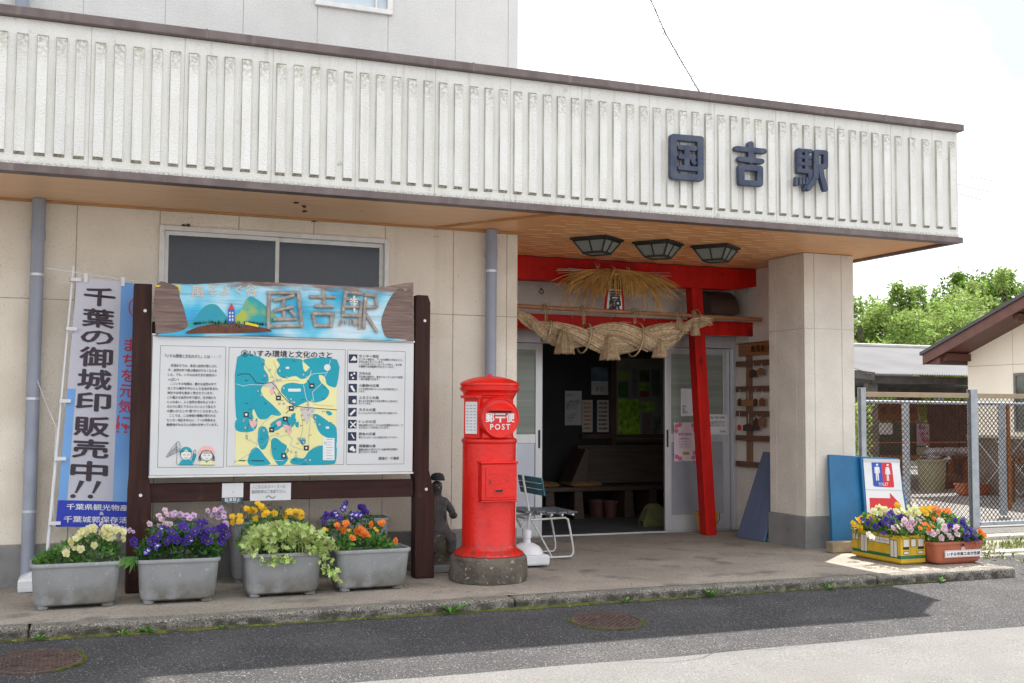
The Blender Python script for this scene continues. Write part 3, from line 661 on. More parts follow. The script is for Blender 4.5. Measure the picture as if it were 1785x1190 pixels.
# ventilator hood
vh = thing('vent_hood', 'brown quarter-round ventilator hood on the wall above the right door', 'vent hood', (6.4, YD, 2.3))
m = MB(); a = W(1224, 507, y=YD-.02); b = W(1286, 557, y=YD-.02)
prof = [(YD-.004, a.z)]+[(YD-.004-.28*math.sin(t), a.z-.25*(1-math.cos(t))) for t in [k*math.pi/2/8 for k in range(9)]]+[(YD-.004, b.z)]
x0_, x1_ = 6.16, 6.50
m.prism([(x0_, y, z) for y, z in prof], (x1_-x0_, 0, 0)); m.build('hood', M('hood_brown', (.085,.055,.045), None, 5, .4), vh, bevel=.004)
m = MB(); m.box(x0_-.03, x1_+.03, YD-.012, YD-.003, a.z-.3, a.z+.02); m.build('flange', white_alu, vh)
#@@PART2
# ================================================================== NOTICE BOARD
YB = 8.10
bd = thing('information_board', 'large area map board between brown wooden posts behind the planters', 'notice board', (1.45, 8.12, 0))
def postprof(pts): return [W(px, py, y=YB) for px, py in pts]
def setz(ps, zs): return [Vector((p.x, p.y, z)) for p, z in zip(ps, zs)]
for L, prof in ((0, [(.366, .0), (.520, .0), (.520, .60), (.512, .70), (.495, .80), (.490, 2.118), (.372, 2.118), (.372, .80), (.366, .70)]),
                (1, [(2.41, .0), (2.560, .0), (2.556, .62), (2.53, .74), (2.512, .80), (2.510, 2.07), (2.49, 2.125), (2.40, 2.125), (2.39, 2.07), (2.39, .80), (2.405, .70)])):
    m = MB(); m.prism([(x, YB, z) for x, z in prof], (0, .115, 0)); o = m.build('post', woodbrown, bd, bevel=.007)
    for z, x in ((1.93, (prof[3][0]+prof[-2][0])/2), (.66, sum(p[0] for p in prof[:2])/2)):
        c = MB(); c.lathe((x+.005, YB-.001, z), [(.010, 0), (.012, .002), (.010, .006)], 12, M3=Matrix.Rotation(rad(90), 3, 'X'))
        c.build('bolt_cap', white_alu, o, smooth=True)
m = MB(); m.box(.50, 2.40, YB+.03, YB+.09, .605, .735); m.build('rail', woodbrown_h, bd, bevel=.006)
m = MB(); m.box(.50, 2.395, YB+.03, YB+.09, 1.765, 1.86); m.build('rail', woodbrown_h, bd, bevel=.006)
BX0, BX1, BZ0, BZ1 = .50, 2.372, .795, 1.758
YBP = YB-.035
m = MB(); m.box(BX0, BX1, YBP, YBP+.045, BZ0, BZ1)
board = m.build('map_panel', M('board_white', (.64,.645,.65), (.60,.605,.615), 3, .4), bd, bevel=.006)
for z in (BZ1+.001, BZ0-.014):
    m = MB(); m.box(BX0-.004, BX1+.004, YBP-.006, YBP+.048, z, z+.013); m.build('board_frame', white_alu, board)
Bp = lambda x, y, o=.0: W(270+x/3.88, 580+y/3.88, y=YBP-.0012-o)
def bpoly(mb, pts, o, mi=0): mb.poly([Bp(x, y, o) for x, y in pts], mi)
def bline(mb, pts, w, o, mi=0):
    P = [Bp(x, y, o) for x, y in pts]
    for a, b in zip(P[:-1], P[1:]):
        d = (b-a); n = Vector((-d.z, 0, d.x)).normalized()*w/2; mb.poly([a-n, b-n, b+n, a+n], mi)
def smooth_pts(pts, n=4):
    o = []; L = len(pts)
    for i in range(L):
        p0, p1, p2, p3 = [Vector(pts[(i+k) % L]) for k in (-1, 0, 1, 2)]
        for j in range(n):
            u = j/n; q = .5*((2*p1)+(-p0+p2)*u+(2*p0-5*p1+4*p2-p3)*u*u+(-p0+3*p1-3*p2+p3)*u**3); o.append((q.x, q.y))
    return o
def bf(x0, y0, x1, y1, o=.004): return frame(270+x0/3.88, 580+y0/3.88, 270+x1/3.88, 580+y1/3.88, YBP, o)
board_blk = flat('print_black', (.03,.03,.035))
m = MB()
for q in (((38,85),(480,95),(464,908),(18,910)), ((502,97),(1288,113),(1277,890),(484,902)), ((1304,115),(1694,126),(1684,886),(1294,890))):
    bline(m, list(q)+[q[0]], .0022, .0)
m.build('printed_border', board_blk, board, fixn=False)
m = MB(); bpoly(m, [(557,163),(1233,179),(1225,890),(543,893)], .0004); m.build('map_ground', flat('map_yellow', (.80,.75,.36)), board, fixn=False)
T_ = [
 [(557,163),(725,170),(742,205),(738,240),(765,285),(768,330),(738,352),(718,385),(735,430),(790,480),(830,520),(855,550),(830,562),(790,555),(760,580),(720,585),(695,570),(668,515),(660,545),(667,580),(640,585),(600,582),(549,570)],
 [(828,172),(985,176),(998,205),(1005,245),(1020,262),(1045,236),(1055,262),(1035,300),(990,312),(950,292),(880,305),(838,290),(822,255),(845,215)],
 [(1008,178),(1232,181),(1231,350),(1200,366),(1162,345),(1150,300),(1112,284),(1118,325),(1165,372),(1180,405),(1150,450),(1080,472),(1040,462),(990,482),(955,497),(920,480),(885,435),(852,395),(870,352),(930,336),(1010,345),(1045,300),(1058,262),(1045,232)],
 [(548,590),(600,585),(645,590),(655,635),(688,575),(692,620),(668,662),(600,672),(547,655)],
 [(702,645),(738,632),(762,660),(770,722),(748,780),(716,786),(697,735)],
 [(780,620),(815,590),(860,570),(930,568),(958,590),(925,640),(870,632),(835,655),(800,662)],
 [(1060,558),(1100,550),(1175,600),(1227,640),(1226,762),(1190,722),(1130,690),(1100,650),(1085,600)],
 [(790,722),(820,710),(860,742),(893,765),(882,805),(902,850),(872,891),(832,892),(795,832),(786,772)],
 [(632,840),(662,782),(700,780),(742,832),(772,868),(772,891),(640,892)],
 [(1040,802),(1095,770),(1150,758),(1224,752),(1223,868),(1180,889),(930,889),(940,842),(1005,848)],
 [(975,720),(1015,712),(1018,748),(992,752)], [(1155,530),(1185,530),(1200,550),(1175,558)], [(950,610),(972,600),(970,640),(952,632)], [(920,560),(950,540),(945,585)]]
m = MB()
for k, p in enumerate(T_): bpoly(m, smooth_pts(p, 3) if k else smooth_pts(p, 3), .0008+.00005*k)
m.build('map_hills', flat('map_teal', (.0,.33,.43)), board, fixn=False)
m = MB()
for p in ([(640,590),(690,600),(678,630),(655,640)], [(780,380),(805,375),(800,410),(785,420)], [(870,620),(925,640),(912,690),(880,650)], [(822,605),(850,595),(850,625),(828,630)]): bpoly(m, smooth_pts(p), .0018)
m.build('map_pink_area', flat('map_pink', (.85,.45,.42)), board, fixn=False)
m = MB()
for p in ([(985,505),(1060,500),(1085,520),(1050,560),(1030,620),(1005,560)], [(760,335),(810,335),(830,380),(790,370),(740,360)]): bpoly(m, smooth_pts(p), .0017)
m.build('map_town', flat('map_town_grey', (.62,.56,.54)), board, fixn=False)
MS = [(778,250),(742,291),(845,256),(830,318),(850,318),(803,328),(742,350),(697,392),(720,420),(893,302),(1005,282),(802,374),(871,374),(838,410),(842,478),(872,478),(920,448),(926,468),(942,468),(1035,465),(1062,458),(1035,485),(898,505),(952,504),(993,520),(1034,520),(1066,530),(995,556),(1066,560),(1005,588),(1040,553),(600,597),(612,641),(621,698),(736,660),(917,627),(914,650),(889,664),(1086,572),(1085,600),(1113,620),(972,716),(990,716),(1008,716),(1006,740),(897,787),(922,803),(954,808),(955,832),(1019,860),(1050,860),(655,590),(1152,745)]
m = MB()
for p, w in (([(550,345),(600,360),(640,350),(740,352)], .003), ([(1188,182),(1165,270),(1080,275),(1020,300)], .003), ([(1160,275),(1120,350),(1065,400),(1075,470)], .003), ([(1005,350),(1020,430),(1035,470)], .003), ([(545,808),(640,800),(690,760),(690,700),(650,610)], .003), ([(800,860),(870,865)], .003)):
    bline(m, p, w, .0022)
for x0, y0, x1, y1 in ((902,377,987,397),(885,229,908,244),(1156,633,1178,648),(1136,711,1215,861)): bpoly(m, [(x0,y0),(x1,y0),(x1,y1),(x0,y1)], .0024)
bpoly(m, [(1166+22*math.cos(t), 234+22*math.sin(t)) for t in [k*math.pi/12 for k in range(24)]], .0024)
for x, y in MS: bpoly(m, [(x-6,y-7),(x+6,y-7),(x+6,y+7),(x-6,y+7)], .0025)
m.build('map_road', flat('print_white', (.74,.75,.76)), board, fixn=False)
m = MB()
for p in ([(650,720),(720,760),(760,720),(800,690),(850,700),(900,690),(930,720),(920,760),(990,790)], [(720,170),(760,240),(800,300),(830,330)], [(545,860),(620,830),(680,780),(700,700),(740,600),(850,560)]): bline(m, smooth_pts(p)[:-4], .0028, .0021)
m.build('map_river', flat('map_river_grey', (.30,.45,.48)), board, fixn=False)
m = MB()
bline(m, [(556,288),(590,276),(640,278),(660,300),(685,338),(740,342),(790,335),(820,365),(850,410),(900,465),(950,495),(1030,505),(1230,520)], .0045, .003)
for x, y in ((836,440),(923,510),(618,552),(882,582),(790,655),(872,832),(1024,778),(1062,358)): bpoly(m, [(x-17,y-17),(x+17,y-17),(x+17,y+17),(x-17,y+17)], .003)
for x, y, x2, y2 in ((820,422,805,395),(905,525,885,545),(635,570,655,590),(895,600,912,625),(805,640,828,620),(885,815,905,795),(1005,760,985,740),(1048,340,1030,320)): bline(m, [(x,y),(x2,y2)], .004, .003)
bline(m, [(568,863),(612,864)], .007, .003); bline(m, [(655,864),(740,866)], .007, .003); bline(m, [(612,861),(655,862)], .0015, .003)
for k, (x, y) in enumerate(MS):      # tiny symbols in the white squares
    bline(m, [(x-6,y-7),(x+6,y-7),(x+6,y+7),(x-6,y+7),(x-6,y-7)], .0011, .0035); bline(m, [(x-3,y+4),(x+3,y-4)], .0022, .0035)
    if k % 2: bline(m, [(x-3,y-4),(x+3,y+4)], .0018, .0037)
for q in ([(800,190),(820,240),(812,290),(850,330)], [(860,330),(930,320),(985,330)], [(1070,480),(1130,490),(1228,495)], [(985,560),(1000,620),(990,690),(960,740)], [(1045,560),(1050,620),(1040,700),(1045,790)], [(640,600),(620,690),(640,730)], [(740,690),(790,740),(780,800),(800,850)], [(820,860),(900,850),(960,870),(1010,850)], [(1060,800),(1080,770),(1130,762)]): bline(m, smooth_pts(q, 3)[:-3], .0012, .0024)
for x, y in ((620,320),(735,315),(620,475),(745,475),(1000,450),(1145,368),(645,515),(1140,445),(1140,530),(790,298),(870,300),(990,625),(1050,690),(620,714),(725,715),(812,783),(945,855),(1010,885),(830,680),(735,210),(940,190),(1190,605),(860,455),(965,748)):
    text(m, '・・', bf(x-9, y-3, x+9, y+3, .0034)); bline(m, [(x-9,y),(x+9,y)], .0012, .0034); bline(m, [(x-8,y+4),(x+8,y+4)], .0010, .0034)
for k in range(8): text(m, '□', bf(1141, 714+k*18.3, 1152, 726+k*18.3, .0034)); bline(m, [(1160, 720+k*18.3), (1205-(k % 3)*6, 721+k*18.3)], .002, .0034)
for c in ((1010, 516), (1040, 516)): bline(m, [(c[0]-6,c[1]+6),(c[0]+6,c[1]-6)], .002, .0034)
m.build('map_symbols', board_blk, board, fixn=False)
m = MB()
text(m, 'いすみ環境と文化のさと', bf(640, 121, 1196, 166), bold=.012)
bline(m, [(608+23*math.cos(t), 139+22*math.sin(t)) for t in [k*math.pi/12 for k in range(25)]], .003, .003); text(m, '里', bf(596, 126, 620, 152), bold=.01)
text(m, '「いすみ環境と文化のさと」とは・・・？', bf(68, 146, 444, 170), bold=.005)
para = ['　近頃まちでは、身近に自然が感じられ','ず、自然の中で遊ぶ機会が少なくなりま','した。でも、いすみはまだまだ自然がい','っぱい！','　ここいすみ地域は、豊かな自然の中で','古くから稲作を中心とした生活が営まれ、','神社やお寺も数多く残されています。','この豊かな自然の中で遊び、生き物たち','とふれあい、人と自然の営みをより多く','の人々に感じてもらいたいという私たち','の願いからこの“里”がつくられました。','　ここでは、この地域の情報が得られる','センター地区を中心に、７つの特色ある','観察地がみなさんの訪れを待っています。']
for k, s_ in enumerate(para):
    x0 = 90-.8*k; y0 = 213+k*30.6
    if s_[0] == '　': s_ = s_[1:]; x0 += 18
    text(m, s_, bf(x0, y0, x0+len(s_)*18.2, y0+19), bold=.008)
rt = [('センター地区','センター地区は、「いすみ環境と文化のさと」\nの中心地となっています。\nここにはネイチャーセンターがあり、生き物\nの観察や自然観察が行われています。',145,135,64),('万木の丘','万木城の跡地で、高台になっているので岩熊\n一帯が眺望できます。',262,80,32),('小動物の広場','小さな湿地の中にたくさんの生き物が住んで\nいます。',344,134,32),('ふるさとの森','森と水の池の連なりが生き物のよい住みかと\nなっています。',425,134,32),('ホタルの里','たくさんのホタルが飛び交う湿地です。',507,112,14),('トンボの沼','湧水湿地にはたくさんの水生植物がみられ、さ\nまざまなトンボが住んでいます。',588,112,32),('昆虫の広場','草むらにはたくさんの昆虫が住んでいます。',671,110,14),('照葉樹の森','農園山林から見られている樹木群が四季を\n感じさせてくれます。',752,112,32)]
for h, b_, y, w, dh in rt:
    text(m, h, bf(1380, y+2, 1380+w, y+22), bold=.01); text(m, b_, bf(1378, y+28, 1378+(296 if len(b_) > 30 else 262), y+28+dh), bold=.006)
text(m, '環境庁・千葉県', bf(1512, 838, 1650, 858), bold=.008)
# two children, drawn in outline, and the net
def circ(x, y, r, r2=None, n=20, a0=0, a1=2*math.pi): return [(x+r*math.cos(a0+(a1-a0)*k/n), y+(r2 or r)*math.sin(a0+(a1-a0)*k/n)) for k in range(n+1)]
for p in (circ(211,825,38,34), circ(350,828,42,36), [(76,840),(118,775),(150,740)], [(80,841),(140,812),(166,780)], circ(157,770,14,36), [(150,805),(145,890)], [(258,840),(262,800),(275,790),(278,830),(255,860)], [(150,893),(405,893)],
          [(190,828),(198,822),(206,828)], [(218,828),(226,822),(234,828)], [(200,842),(212,850),(224,842)], [(330,832),(338,826),(346,832)], [(358,832),(366,826),(374,832)], [(342,848),(350,853),(358,848)]): bline(m, p, .0025, .0045)
for k in range(6): bline(m, [(84+k*12, 838-k*5),(118+k*8, 790-k*8)], .0014, .0045); bline(m, [(88+k*10,822-k*10),(110+k*10,828-k*10)], .0014, .0045)
for k in range(9): bline(m, [(318+k*8, 798-(4-abs(k-4))*2),(316+k*8.4, 818)], .003, .0046)
for s in (-1, 1):
    for k in range(4): bline(m, [(350+s*36, 812),(350+s*(44+k*3), 840),(350+s*(36+k*6), 866)], .0028, .0046)
    for k in range(4): bline(m, [(211+s*(k*4+20), 798),(211+s*(k*5+20), 808)], .0022, .0046)
m.build('lettering', board_blk, board, fixn=False)
m = MB(); bpoly(m, circ(211,804,40,34,16,math.pi,2*math.pi), .0042); bpoly(m, [(160,893),(178,862),(211,850),(246,862),(262,893)], .0036); bpoly(m, [(246,862),(262,810),(282,826),(262,880)], .0035); bpoly(m, [(166,800),(176,790),(184,840),(170,832)], .0037); bpoly(m, [(334,862),(350,868),(366,862),(350,880)], .0040)
m.build('printed_shirt_blue', MC['map_teal'], board, fixn=False)
m = MB(); bpoly(m, circ(350,812,54,48,18,math.pi*.95,math.pi*2.05), .0034); bpoly(m, circ(350,800,34,34,16,math.pi,2*math.pi), .0042); m.build('printed_hat_pink', MC['map_pink'], board, fixn=False)
m = MB(); bpoly(m, [(298,893),(310,870),(350,862),(392,870),(404,893)], .0037); bpoly(m, [(196,800),(226,800),(211,785)], .0044); m.build('printed_dress_yellow', MC['map_yellow'], board, fixn=False)
m = MB(); bpoly(m, circ(211,826,36,32), .0038); bpoly(m, circ(350,829,40,34), .0038); m.build('printed_faces', flat('print_face', (.74,.73,.71)), board, fixn=False)
m = MB()
for k, y in enumerate((145,262,344,425,507,588,671,752)): bpoly(m, [(1312-k*1,y),(1369-k,y),(1368-k,y+58),(1311-k,y+58)], .001)
m.build('printed_icon', navy, board, fixn=False)
m = MB()
for p, o in ((circ(1350,178,16,10),0), ([(1322,190),(1345,155),(1360,165),(1340,185)],.0002), (circ(1330,285,7),0), (circ(1348,275,7),0), (circ(1340,305,7),0), ([(1320,360),(1335,355),(1356,395),(1345,398),(1330,380)],0), (circ(1348,462,13),0), ([(1316,550),(1350,515),(1360,525),(1326,560)],0),
             ([(1318,602),(1324,598),(1362,636),(1356,642)],0), ([(1356,598),(1362,604),(1324,642),(1318,636)],.0002), ([(1325,680),(1335,685),(1352,715),(1342,715)],0), (circ(1328,785,11),0), (circ(1346,792,11),.0002), (circ(1336,775,10),.0004), (circ(836,440,9,5),.003), (circ(923,510,9,5),.003), (circ(618,552,9),.003), (circ(882,582,6),.003), (circ(790,655,8,4),.003), (circ(872,832,8),.003), (circ(1024,778,7),.003), (circ(1062,358,10,5),.003)):
    bpoly(m, p, .0018+o)
m.build('printed_icon_shape', MC['print_white'], board, fixn=False)
# notices on the rail
def notice(name, label, x0, y0, x1, y1, Y, lines, ink=black, th=.003, group=None, paper=whitep, cat='notice', extra=None):
    a = W(x0, (y0+y1)/2, y=Y); b = W(x1, (y0+y1)/2, y=Y); c = W((x0+x1)/2, y0, y=Y); d = W((x0+x1)/2, y1, y=Y)
    t = thing(name, label, cat, ((a.x+b.x)/2, Y, d.z), group)
    m = MB(); m.box(a.x, b.x, Y, Y+th, d.z, c.z); m.build('sheet', paper, t)
    m = MB()
    for s_, u0, v0, u1, v1 in lines: text(m, s_, wframe(a.x+(b.x-a.x)*u0, d.z+(c.z-d.z)*v0, a.x+(b.x-a.x)*u1, d.z+(c.z-d.z)*v1, Y, .0012), bold=.006)
    if lines: m.build('lettering', ink, t, fixn=False)
    if extra: extra(t, a.x, b.x, d.z, c.z, Y)
    return t
def ex_np(t, x0, x1, z0, z1, Y):
    m = MB(); m.poly([(x0, Y-.0014, z0), (x1, Y-.0014, z0), (x1, Y-.0014, z0+.045), (x0, Y-.0014, z0+.045)]); m.build('dark_strip', flat('dark_teal_strip', (.03,.06,.08)), t, fixn=False)
    m = MB(); text(m, '駐車禁止', wframe(x0+.02, z0+.016, x1-.02, z0+.042, Y, .0022), bold=.02); text(m, 'No Parking', wframe(x0+.035, z0+.004, x1-.035, z0+.013, Y, .0022)); m.build('lettering', whitep, t, fixn=False)
notice('notice_plate', 'small pale plate with a dark no parking strip on the board rail', 387, 842, 424, 878, YB+.024, [('・', .5, .55, .54, .6)], extra=ex_np)
grey_ink = flat('faded_ink', (.25,.25,.27))
notice('notice_plate', 'wide white weathered notice screwed to the board rail', 436, 842, 507, 872, YB+.024, [('♪ こちらのスペースへの', .06, .70, .86, .88), ('臨時駐車はご遠慮下さい。', .04, .42, .88, .62), ('〜', .38, .1, .62, .3)], ink=grey_ink)
# painted name plank
YS = 8.035
sg = thing('painted_name_plank', 'weathered wooden plank painted with blue sky, hills and log characters', 'sign', (1.43, YS, 1.94))
topx = [(270,495),(300,494),(340,495),(380,493),(420,490),(460,491),(500,493),(540,495),(580,497),(620,499),(650,500),(672,499),(690,496),(706,493),(721,492)]
botx = [(722,594),(690,594),(660,593),(630,591),(600,590),(560,589),(520,588),(480,586),(430,585),(390,585),(350,586),(310,586),(272,585)]
gm = bpy.data.materials.new('painted_plank'); gm.use_nodes = True; MC['painted_plank'] = gm
n_, l_ = gm.node_tree.nodes, gm.node_tree.links; b_ = n_['Principled BSDF']; b_.inputs['Roughness'].default_value = .45
def nd(t, **kw):
    q = n_.new(t)
    for k, v in kw.items(): setattr(q, k, v)
    return q
tcn = nd('ShaderNodeTexCoord'); sp_ = nd('ShaderNodeSeparateXYZ'); l_.new(tcn.outputs['Object'], sp_.inputs[0])
def noise_(scale, det=4, st=None):
    q = nd('ShaderNodeTexNoise'); q.inputs['Scale'].default_value = scale; q.inputs['Detail'].default_value = det
    if st: mm = nd('ShaderNodeMapping'); mm.inputs['Scale'].default_value = st; l_.new(tcn.outputs['Object'], mm.inputs[0]); l_.new(mm.outputs[0], q.inputs['Vector'])
    else: l_.new(tcn.outputs['Object'], q.inputs['Vector'])
    return q.outputs['Fac']
def ramp(fac, *st):
    r = nd('ShaderNodeValToRGB'); e = r.color_ramp.elements
    while len(e) < len(st): e.new(.5)
    for k, (p, c) in enumerate(st): e[k].position = p; e[k].color = (*c, 1)
    l_.new(fac, r.inputs[0]); return r.outputs[0]
sky_c = ramp(noise_(3.4, 2), (.30, (.02,.26,.52)), (.44, (.04,.44,.68)), (.58, (.30,.62,.78)), (.70, (.58,.72,.80)))
wood_c = ramp(noise_(6, 5, (.6, 4, 9)), (.3, (.11,.06,.05)), (.5, (.22,.14,.12)), (.7, (.34,.25,.22)))
# bare wood at both ends with a ragged border
ad = nd('ShaderNodeMath', operation='SUBTRACT'); l_.new(sp_.outputs[0], ad.inputs[0]); ad.inputs[1].default_value = 1.40
ab = nd('ShaderNodeMath', operation='ABSOLUTE'); l_.new(ad.outputs[0], ab.inputs[0])
n2 = nd('ShaderNodeMath', operation='MULTIPLY_ADD'); l_.new(noise_(9, 5), n2.inputs[0]); n2.inputs[1].default_value = .25; l_.new(ab.outputs[0], n2.inputs[2])
mr = nd('ShaderNodeMapRange'); mr.inputs['From Min'].default_value = 1.0; mr.inputs['From Max'].default_value = 1.05; l_.new(n2.outputs[0], mr.inputs['Value'])
mxn = nd('ShaderNodeMix', data_type='RGBA'); l_.new(mr.outputs[0], mxn.inputs['Factor']); l_.new(sky_c, mxn.inputs['A']); l_.new(wood_c, mxn.inputs['B'])
# worn grain showing through along the top edge
tz = nd('ShaderNodeMath', operation='MULTIPLY_ADD'); l_.new(noise_(4, 4, (2, 1, 10)), tz.inputs[0]); tz.inputs[1].default_value = .12; l_.new(sp_.outputs[2], tz.inputs[2])
mr2 = nd('ShaderNodeMapRange'); mr2.inputs['From Min'].default_value = 2.165; mr2.inputs['From Max'].default_value = 2.21; l_.new(tz.outputs[0], mr2.inputs['Value'])
mx2 = nd('ShaderNodeMix', data_type='RGBA'); l_.new(mr2.outputs[0], mx2.inputs['Factor']); l_.new(mxn.outputs['Result'], mx2.inputs['A']); l_.new(wood_c, mx2.inputs['B'])
gr_ = ramp(noise_(40, 3, (.06, 1, 1)), (.3, (.6,.6,.6)), (.45, (1,1,1)))
ml = nd('ShaderNodeMix', data_type='RGBA', blend_type='MULTIPLY'); ml.inputs['Factor'].default_value = .7; l_.new(mx2.outputs['Result'], ml.inputs['A']); l_.new(gr_, ml.inputs['B'])
l_.new(ml.outputs['Result'], b_.inputs['Base Color'])
bp_ = nd('ShaderNodeBump'); bp_.inputs['Distance'].default_value = .004; l_.new(noise_(50, 3, (.08, 1, 1)), bp_.inputs['Height']); l_.new(bp_.outputs[0], b_.inputs['Normal'])
m = MB(); m.prism([W(x, y, y=YS) for x, y in topx+botx], (0, .04, 0)); m.build('plank', gm, sg, bevel=.004)
S4 = lambda x, y, o=0.: W(260+x/3.4, 480+y/3.4, y=YS-.001-o)
def spoly(mb, pts, o, mi=0): mb.poly([S4(x, y, o) for x, y in pts], mi)
hill = M('painted_hill', (.01,.27,.42), (.02,.36,.30), 5, .5, spots=[((.40,.46,.05), 5, .56, .70)])
m = MB(); spoly(m, smooth_pts([(190,312),(260,268),(310,200),(350,172),(395,172),(430,205),(470,262),(440,288),(330,292),(250,310)]), .0004)
spoly(m, smooth_pts([(480,275),(540,215),(570,150),(600,125),(640,142),(690,180),(740,230),(765,262),(720,285),(600,290)]), .0008); m.build('painted_hill', hill, sg, fixn=False)
m = MB(); m.prism([S4(x, y, .001) for x, y in smooth_pts([(215,342),(280,308),(380,285),(440,278),(520,285),(600,300),(690,312),(725,328),(700,332),(600,338),(480,342),(330,342)], 3)], (0, -.006, 0)); m.build('earth_relief', M('sign_earth', (.16,.05,.025), (.10,.03,.018), 20, .7, .002, 60), sg)
m = MB()
for k in range(90):
    rnd = random.Random(k); x = rnd.choice((rnd.uniform(250,470), rnd.uniform(510,700), rnd.uniform(390,550))); yb = 300-20*math.sin((x-215)/510*math.pi)-(4 if x < 470 else 0)+rnd.uniform(0,30)*(1 if 380 < x < 560 else 0)
    w, h = 5, rnd.uniform(10, 20); m.prism([S4(x-w, yb, .007), S4(x+w, yb, .007), S4(x, yb-h, .007)], (0, -.002, 0))
m.build('painted_shrub', flat('sign_green', (.01,.16,.09)), sg)
m = MB(); m.prism([S4(x, y, .002) for x, y in ((470,205),(503,205),(508,280),(466,280))], (0, -.012, 0)); tw = m.build('tower', flat('sign_blue', (.02,.10,.50)), sg)
m = MB(); m.prism([S4(x, y, .002) for x, y in ((466,205),(507,205),(487,165))], (0, -.014, 0)); m.build('tower_roof', flat('sign_red', (.55,.05,.05)), tw)
m = MB()
for yy in (215, 235, 255):
    for xx in (474, 490): m.poly([S4(a, b, .0155) for a, b in ((xx,yy),(xx+9,yy),(xx+9,yy+13),(xx,yy+13))])
m.build('tower_window', whitep, tw, fixn=False)
m = MB(); m.prism([S4(x, y, .002) for x, y in ((568,275),(646,293),(646,307),(568,290))], (0, -.012, 0)); m.build('little_train', flat('sign_yellow', (.75,.55,.01)), sg)
log = M('log_stick', (.42,.38,.35), (.27,.23,.21), 25, .85, .004, 50, spots=[((.5,.48,.45), 30, .62, .7)])
m = MB()
LG = [((712,92),(706,315)),((700,105),(895,100)),((885,95),(906,310)),((700,302),(900,300)),((735,150),(860,118)),((738,210),(852,185)),((795,140),(800,255)),((738,262),(875,258)),((835,205),(862,240)),
 ((948,125),(1102,130)),((1032,92),(1036,190)),((978,182),(1092,184)),((968,222),(986,305)),((968,228),(1100,230)),((1088,225),(1076,305)),((986,298),(1082,296)),
 ((1168,98),(1145,225)),((1160,100),(1262,108)),((1158,140),(1240,142)),((1152,185),(1242,186)),((1140,235),(1255,240)),((1256,150),(1246,318)),((1140,262),(1128,300)),((1168,262),(1160,290)),((1195,262),(1190,292)),((1214,262),(1220,300)),
 ((1275,112),(1350,120)),((1284,112),(1270,315)),((1342,118),(1350,190)),((1284,188),(1345,186)),((1282,225),(1350,338))]
for k, (p, q) in enumerate(LG):
    a, b = S4(*p, .008+(k % 3)*.006), S4(*q, .008+(k % 3)*.006); rr = .0145 if k not in (24, 23, 22) else .009
    m.tube([a+(b-a)*t+Vector((random.uniform(-.002,.002), 0, random.uniform(-.002,.002))) for t in (0, .3, .6, 1)], [rr*.95, rr, rr*.97, rr*.9], 10)
m.build('log_character', log, sg, smooth=True)
m = MB(); m.tube([S4(1216, 215, .016), S4(1214, 120, .016)], .009, 8)
for k in range(8): t = k*math.pi/4; m.prism([S4(1213+26*math.cos(t+d)*r, 155+26*math.sin(t+d)*r, .024) for d, r in ((-.12,.2),(-.25,1),(0,.85),(.25,1),(.12,.2))], (0, .006, 0))
m.build('white_flower', flat('sign_white', (.72,.72,.70)), sg)
m = MB(); 
for s_, x0, y0, x1, y1 in (('風',250,62,325,130),('そ',345,62,400,122),('よ',425,58,480,118),('ぐ',508,60,560,112),('谷',570,58,640,122)):
    a = S4(x0, (y0+y1)/2); b = S4(x1, (y0+y1)/2); c = S4((x0+x1)/2, y0); d = S4((x0+x1)/2, y1)
    text(m, s_, wframe(a.x, d.z, b.x, c.z, YS, .004), bold=.015)
m.build('cut_lettering', flat('sign_beige', (.66,.56,.46)), sg, fixn=False)
m = MB(); spoly(m, smooth_pts([(1390,340),(1375,270),(1400,190),(1430,130),(1470,80),(1500,70),(1520,95),(1545,60),(1558,85),(1562,180),(1566,300),(1560,375),(1470,375),(1410,368)], 3), .0009); m.build('bare_wood_patch', M('plank_bare', (.25,.17,.145), (.14,.095,.085), 9, .8, .004, 50, stretch=(.6, 4, 8)), sg, fixn=False); m = MB(); spoly(m, smooth_pts([(36,56),(150,56),(185,80),(180,120),(205,190),(222,260),(230,300),(180,330),(60,345),(40,345)], 3), .0009)
m.build('bare_wood_patch', M('plank_bare', (.25,.17,.145), (.14,.095,.085), 9, .8, .004, 50, stretch=(.6, 4, 8)), sg, fixn=False)
m = MB(); spoly(m, [(38,56),(70,57),(60,66),(38,68)], .0015); spoly(m, [(148,55),(182,58),(188,85),(180,100),(172,70)], .0015); m.build('yellow_paint_patch', MC['sign_yellow'], sg, fixn=False)

# ================================================================== BANNER
YN = 8.42
fl = thing('banner_flag', 'tall white and blue vertical banner on a leaning white pole', 'banner', (-.13, YN, 0))
m = MB(); a = W(128, 468, y=YN); b = W(84, 948, y=YN); b2 = b+(b-a)*.14
m.tube([b2, b+(a-b)*.05], .013, 12); m.tube([b+(a-b)*.05, b+(a-b)*.42], .0115, 12); m.tube([b+(a-b)*.42, a], .008, 12); m.lathe(a, [(.011, 0), (.013, .01), (.006, .022)], 10)
p0, p1 = W(81, 467, y=YN), W(270, 495, y=YN); m.tube([p0, p1], [.0045, .0035], 8)
m.build('pole', white_plastic, fl, smooth=True)
CR = [(133,482),(232,487),(232,918),(100,918)]
CTL, CTR, CBR, CBL = [W(x, y, y=YN-.03) for x, y in ((134,483),(262,497),(258,920),(97,918))]
def cl(u, v, o=0.):     # cloth surface, u to the right, v upwards
    p = (CBL*(1-u)+CBR*u)*(1-v)+(CTL*(1-u)+CTR*u)*v
    return Vector((p.x, YN-.03-o+.010*math.sin(u*5+v*3.)+.006*math.sin(v*9+u*2), p.z))
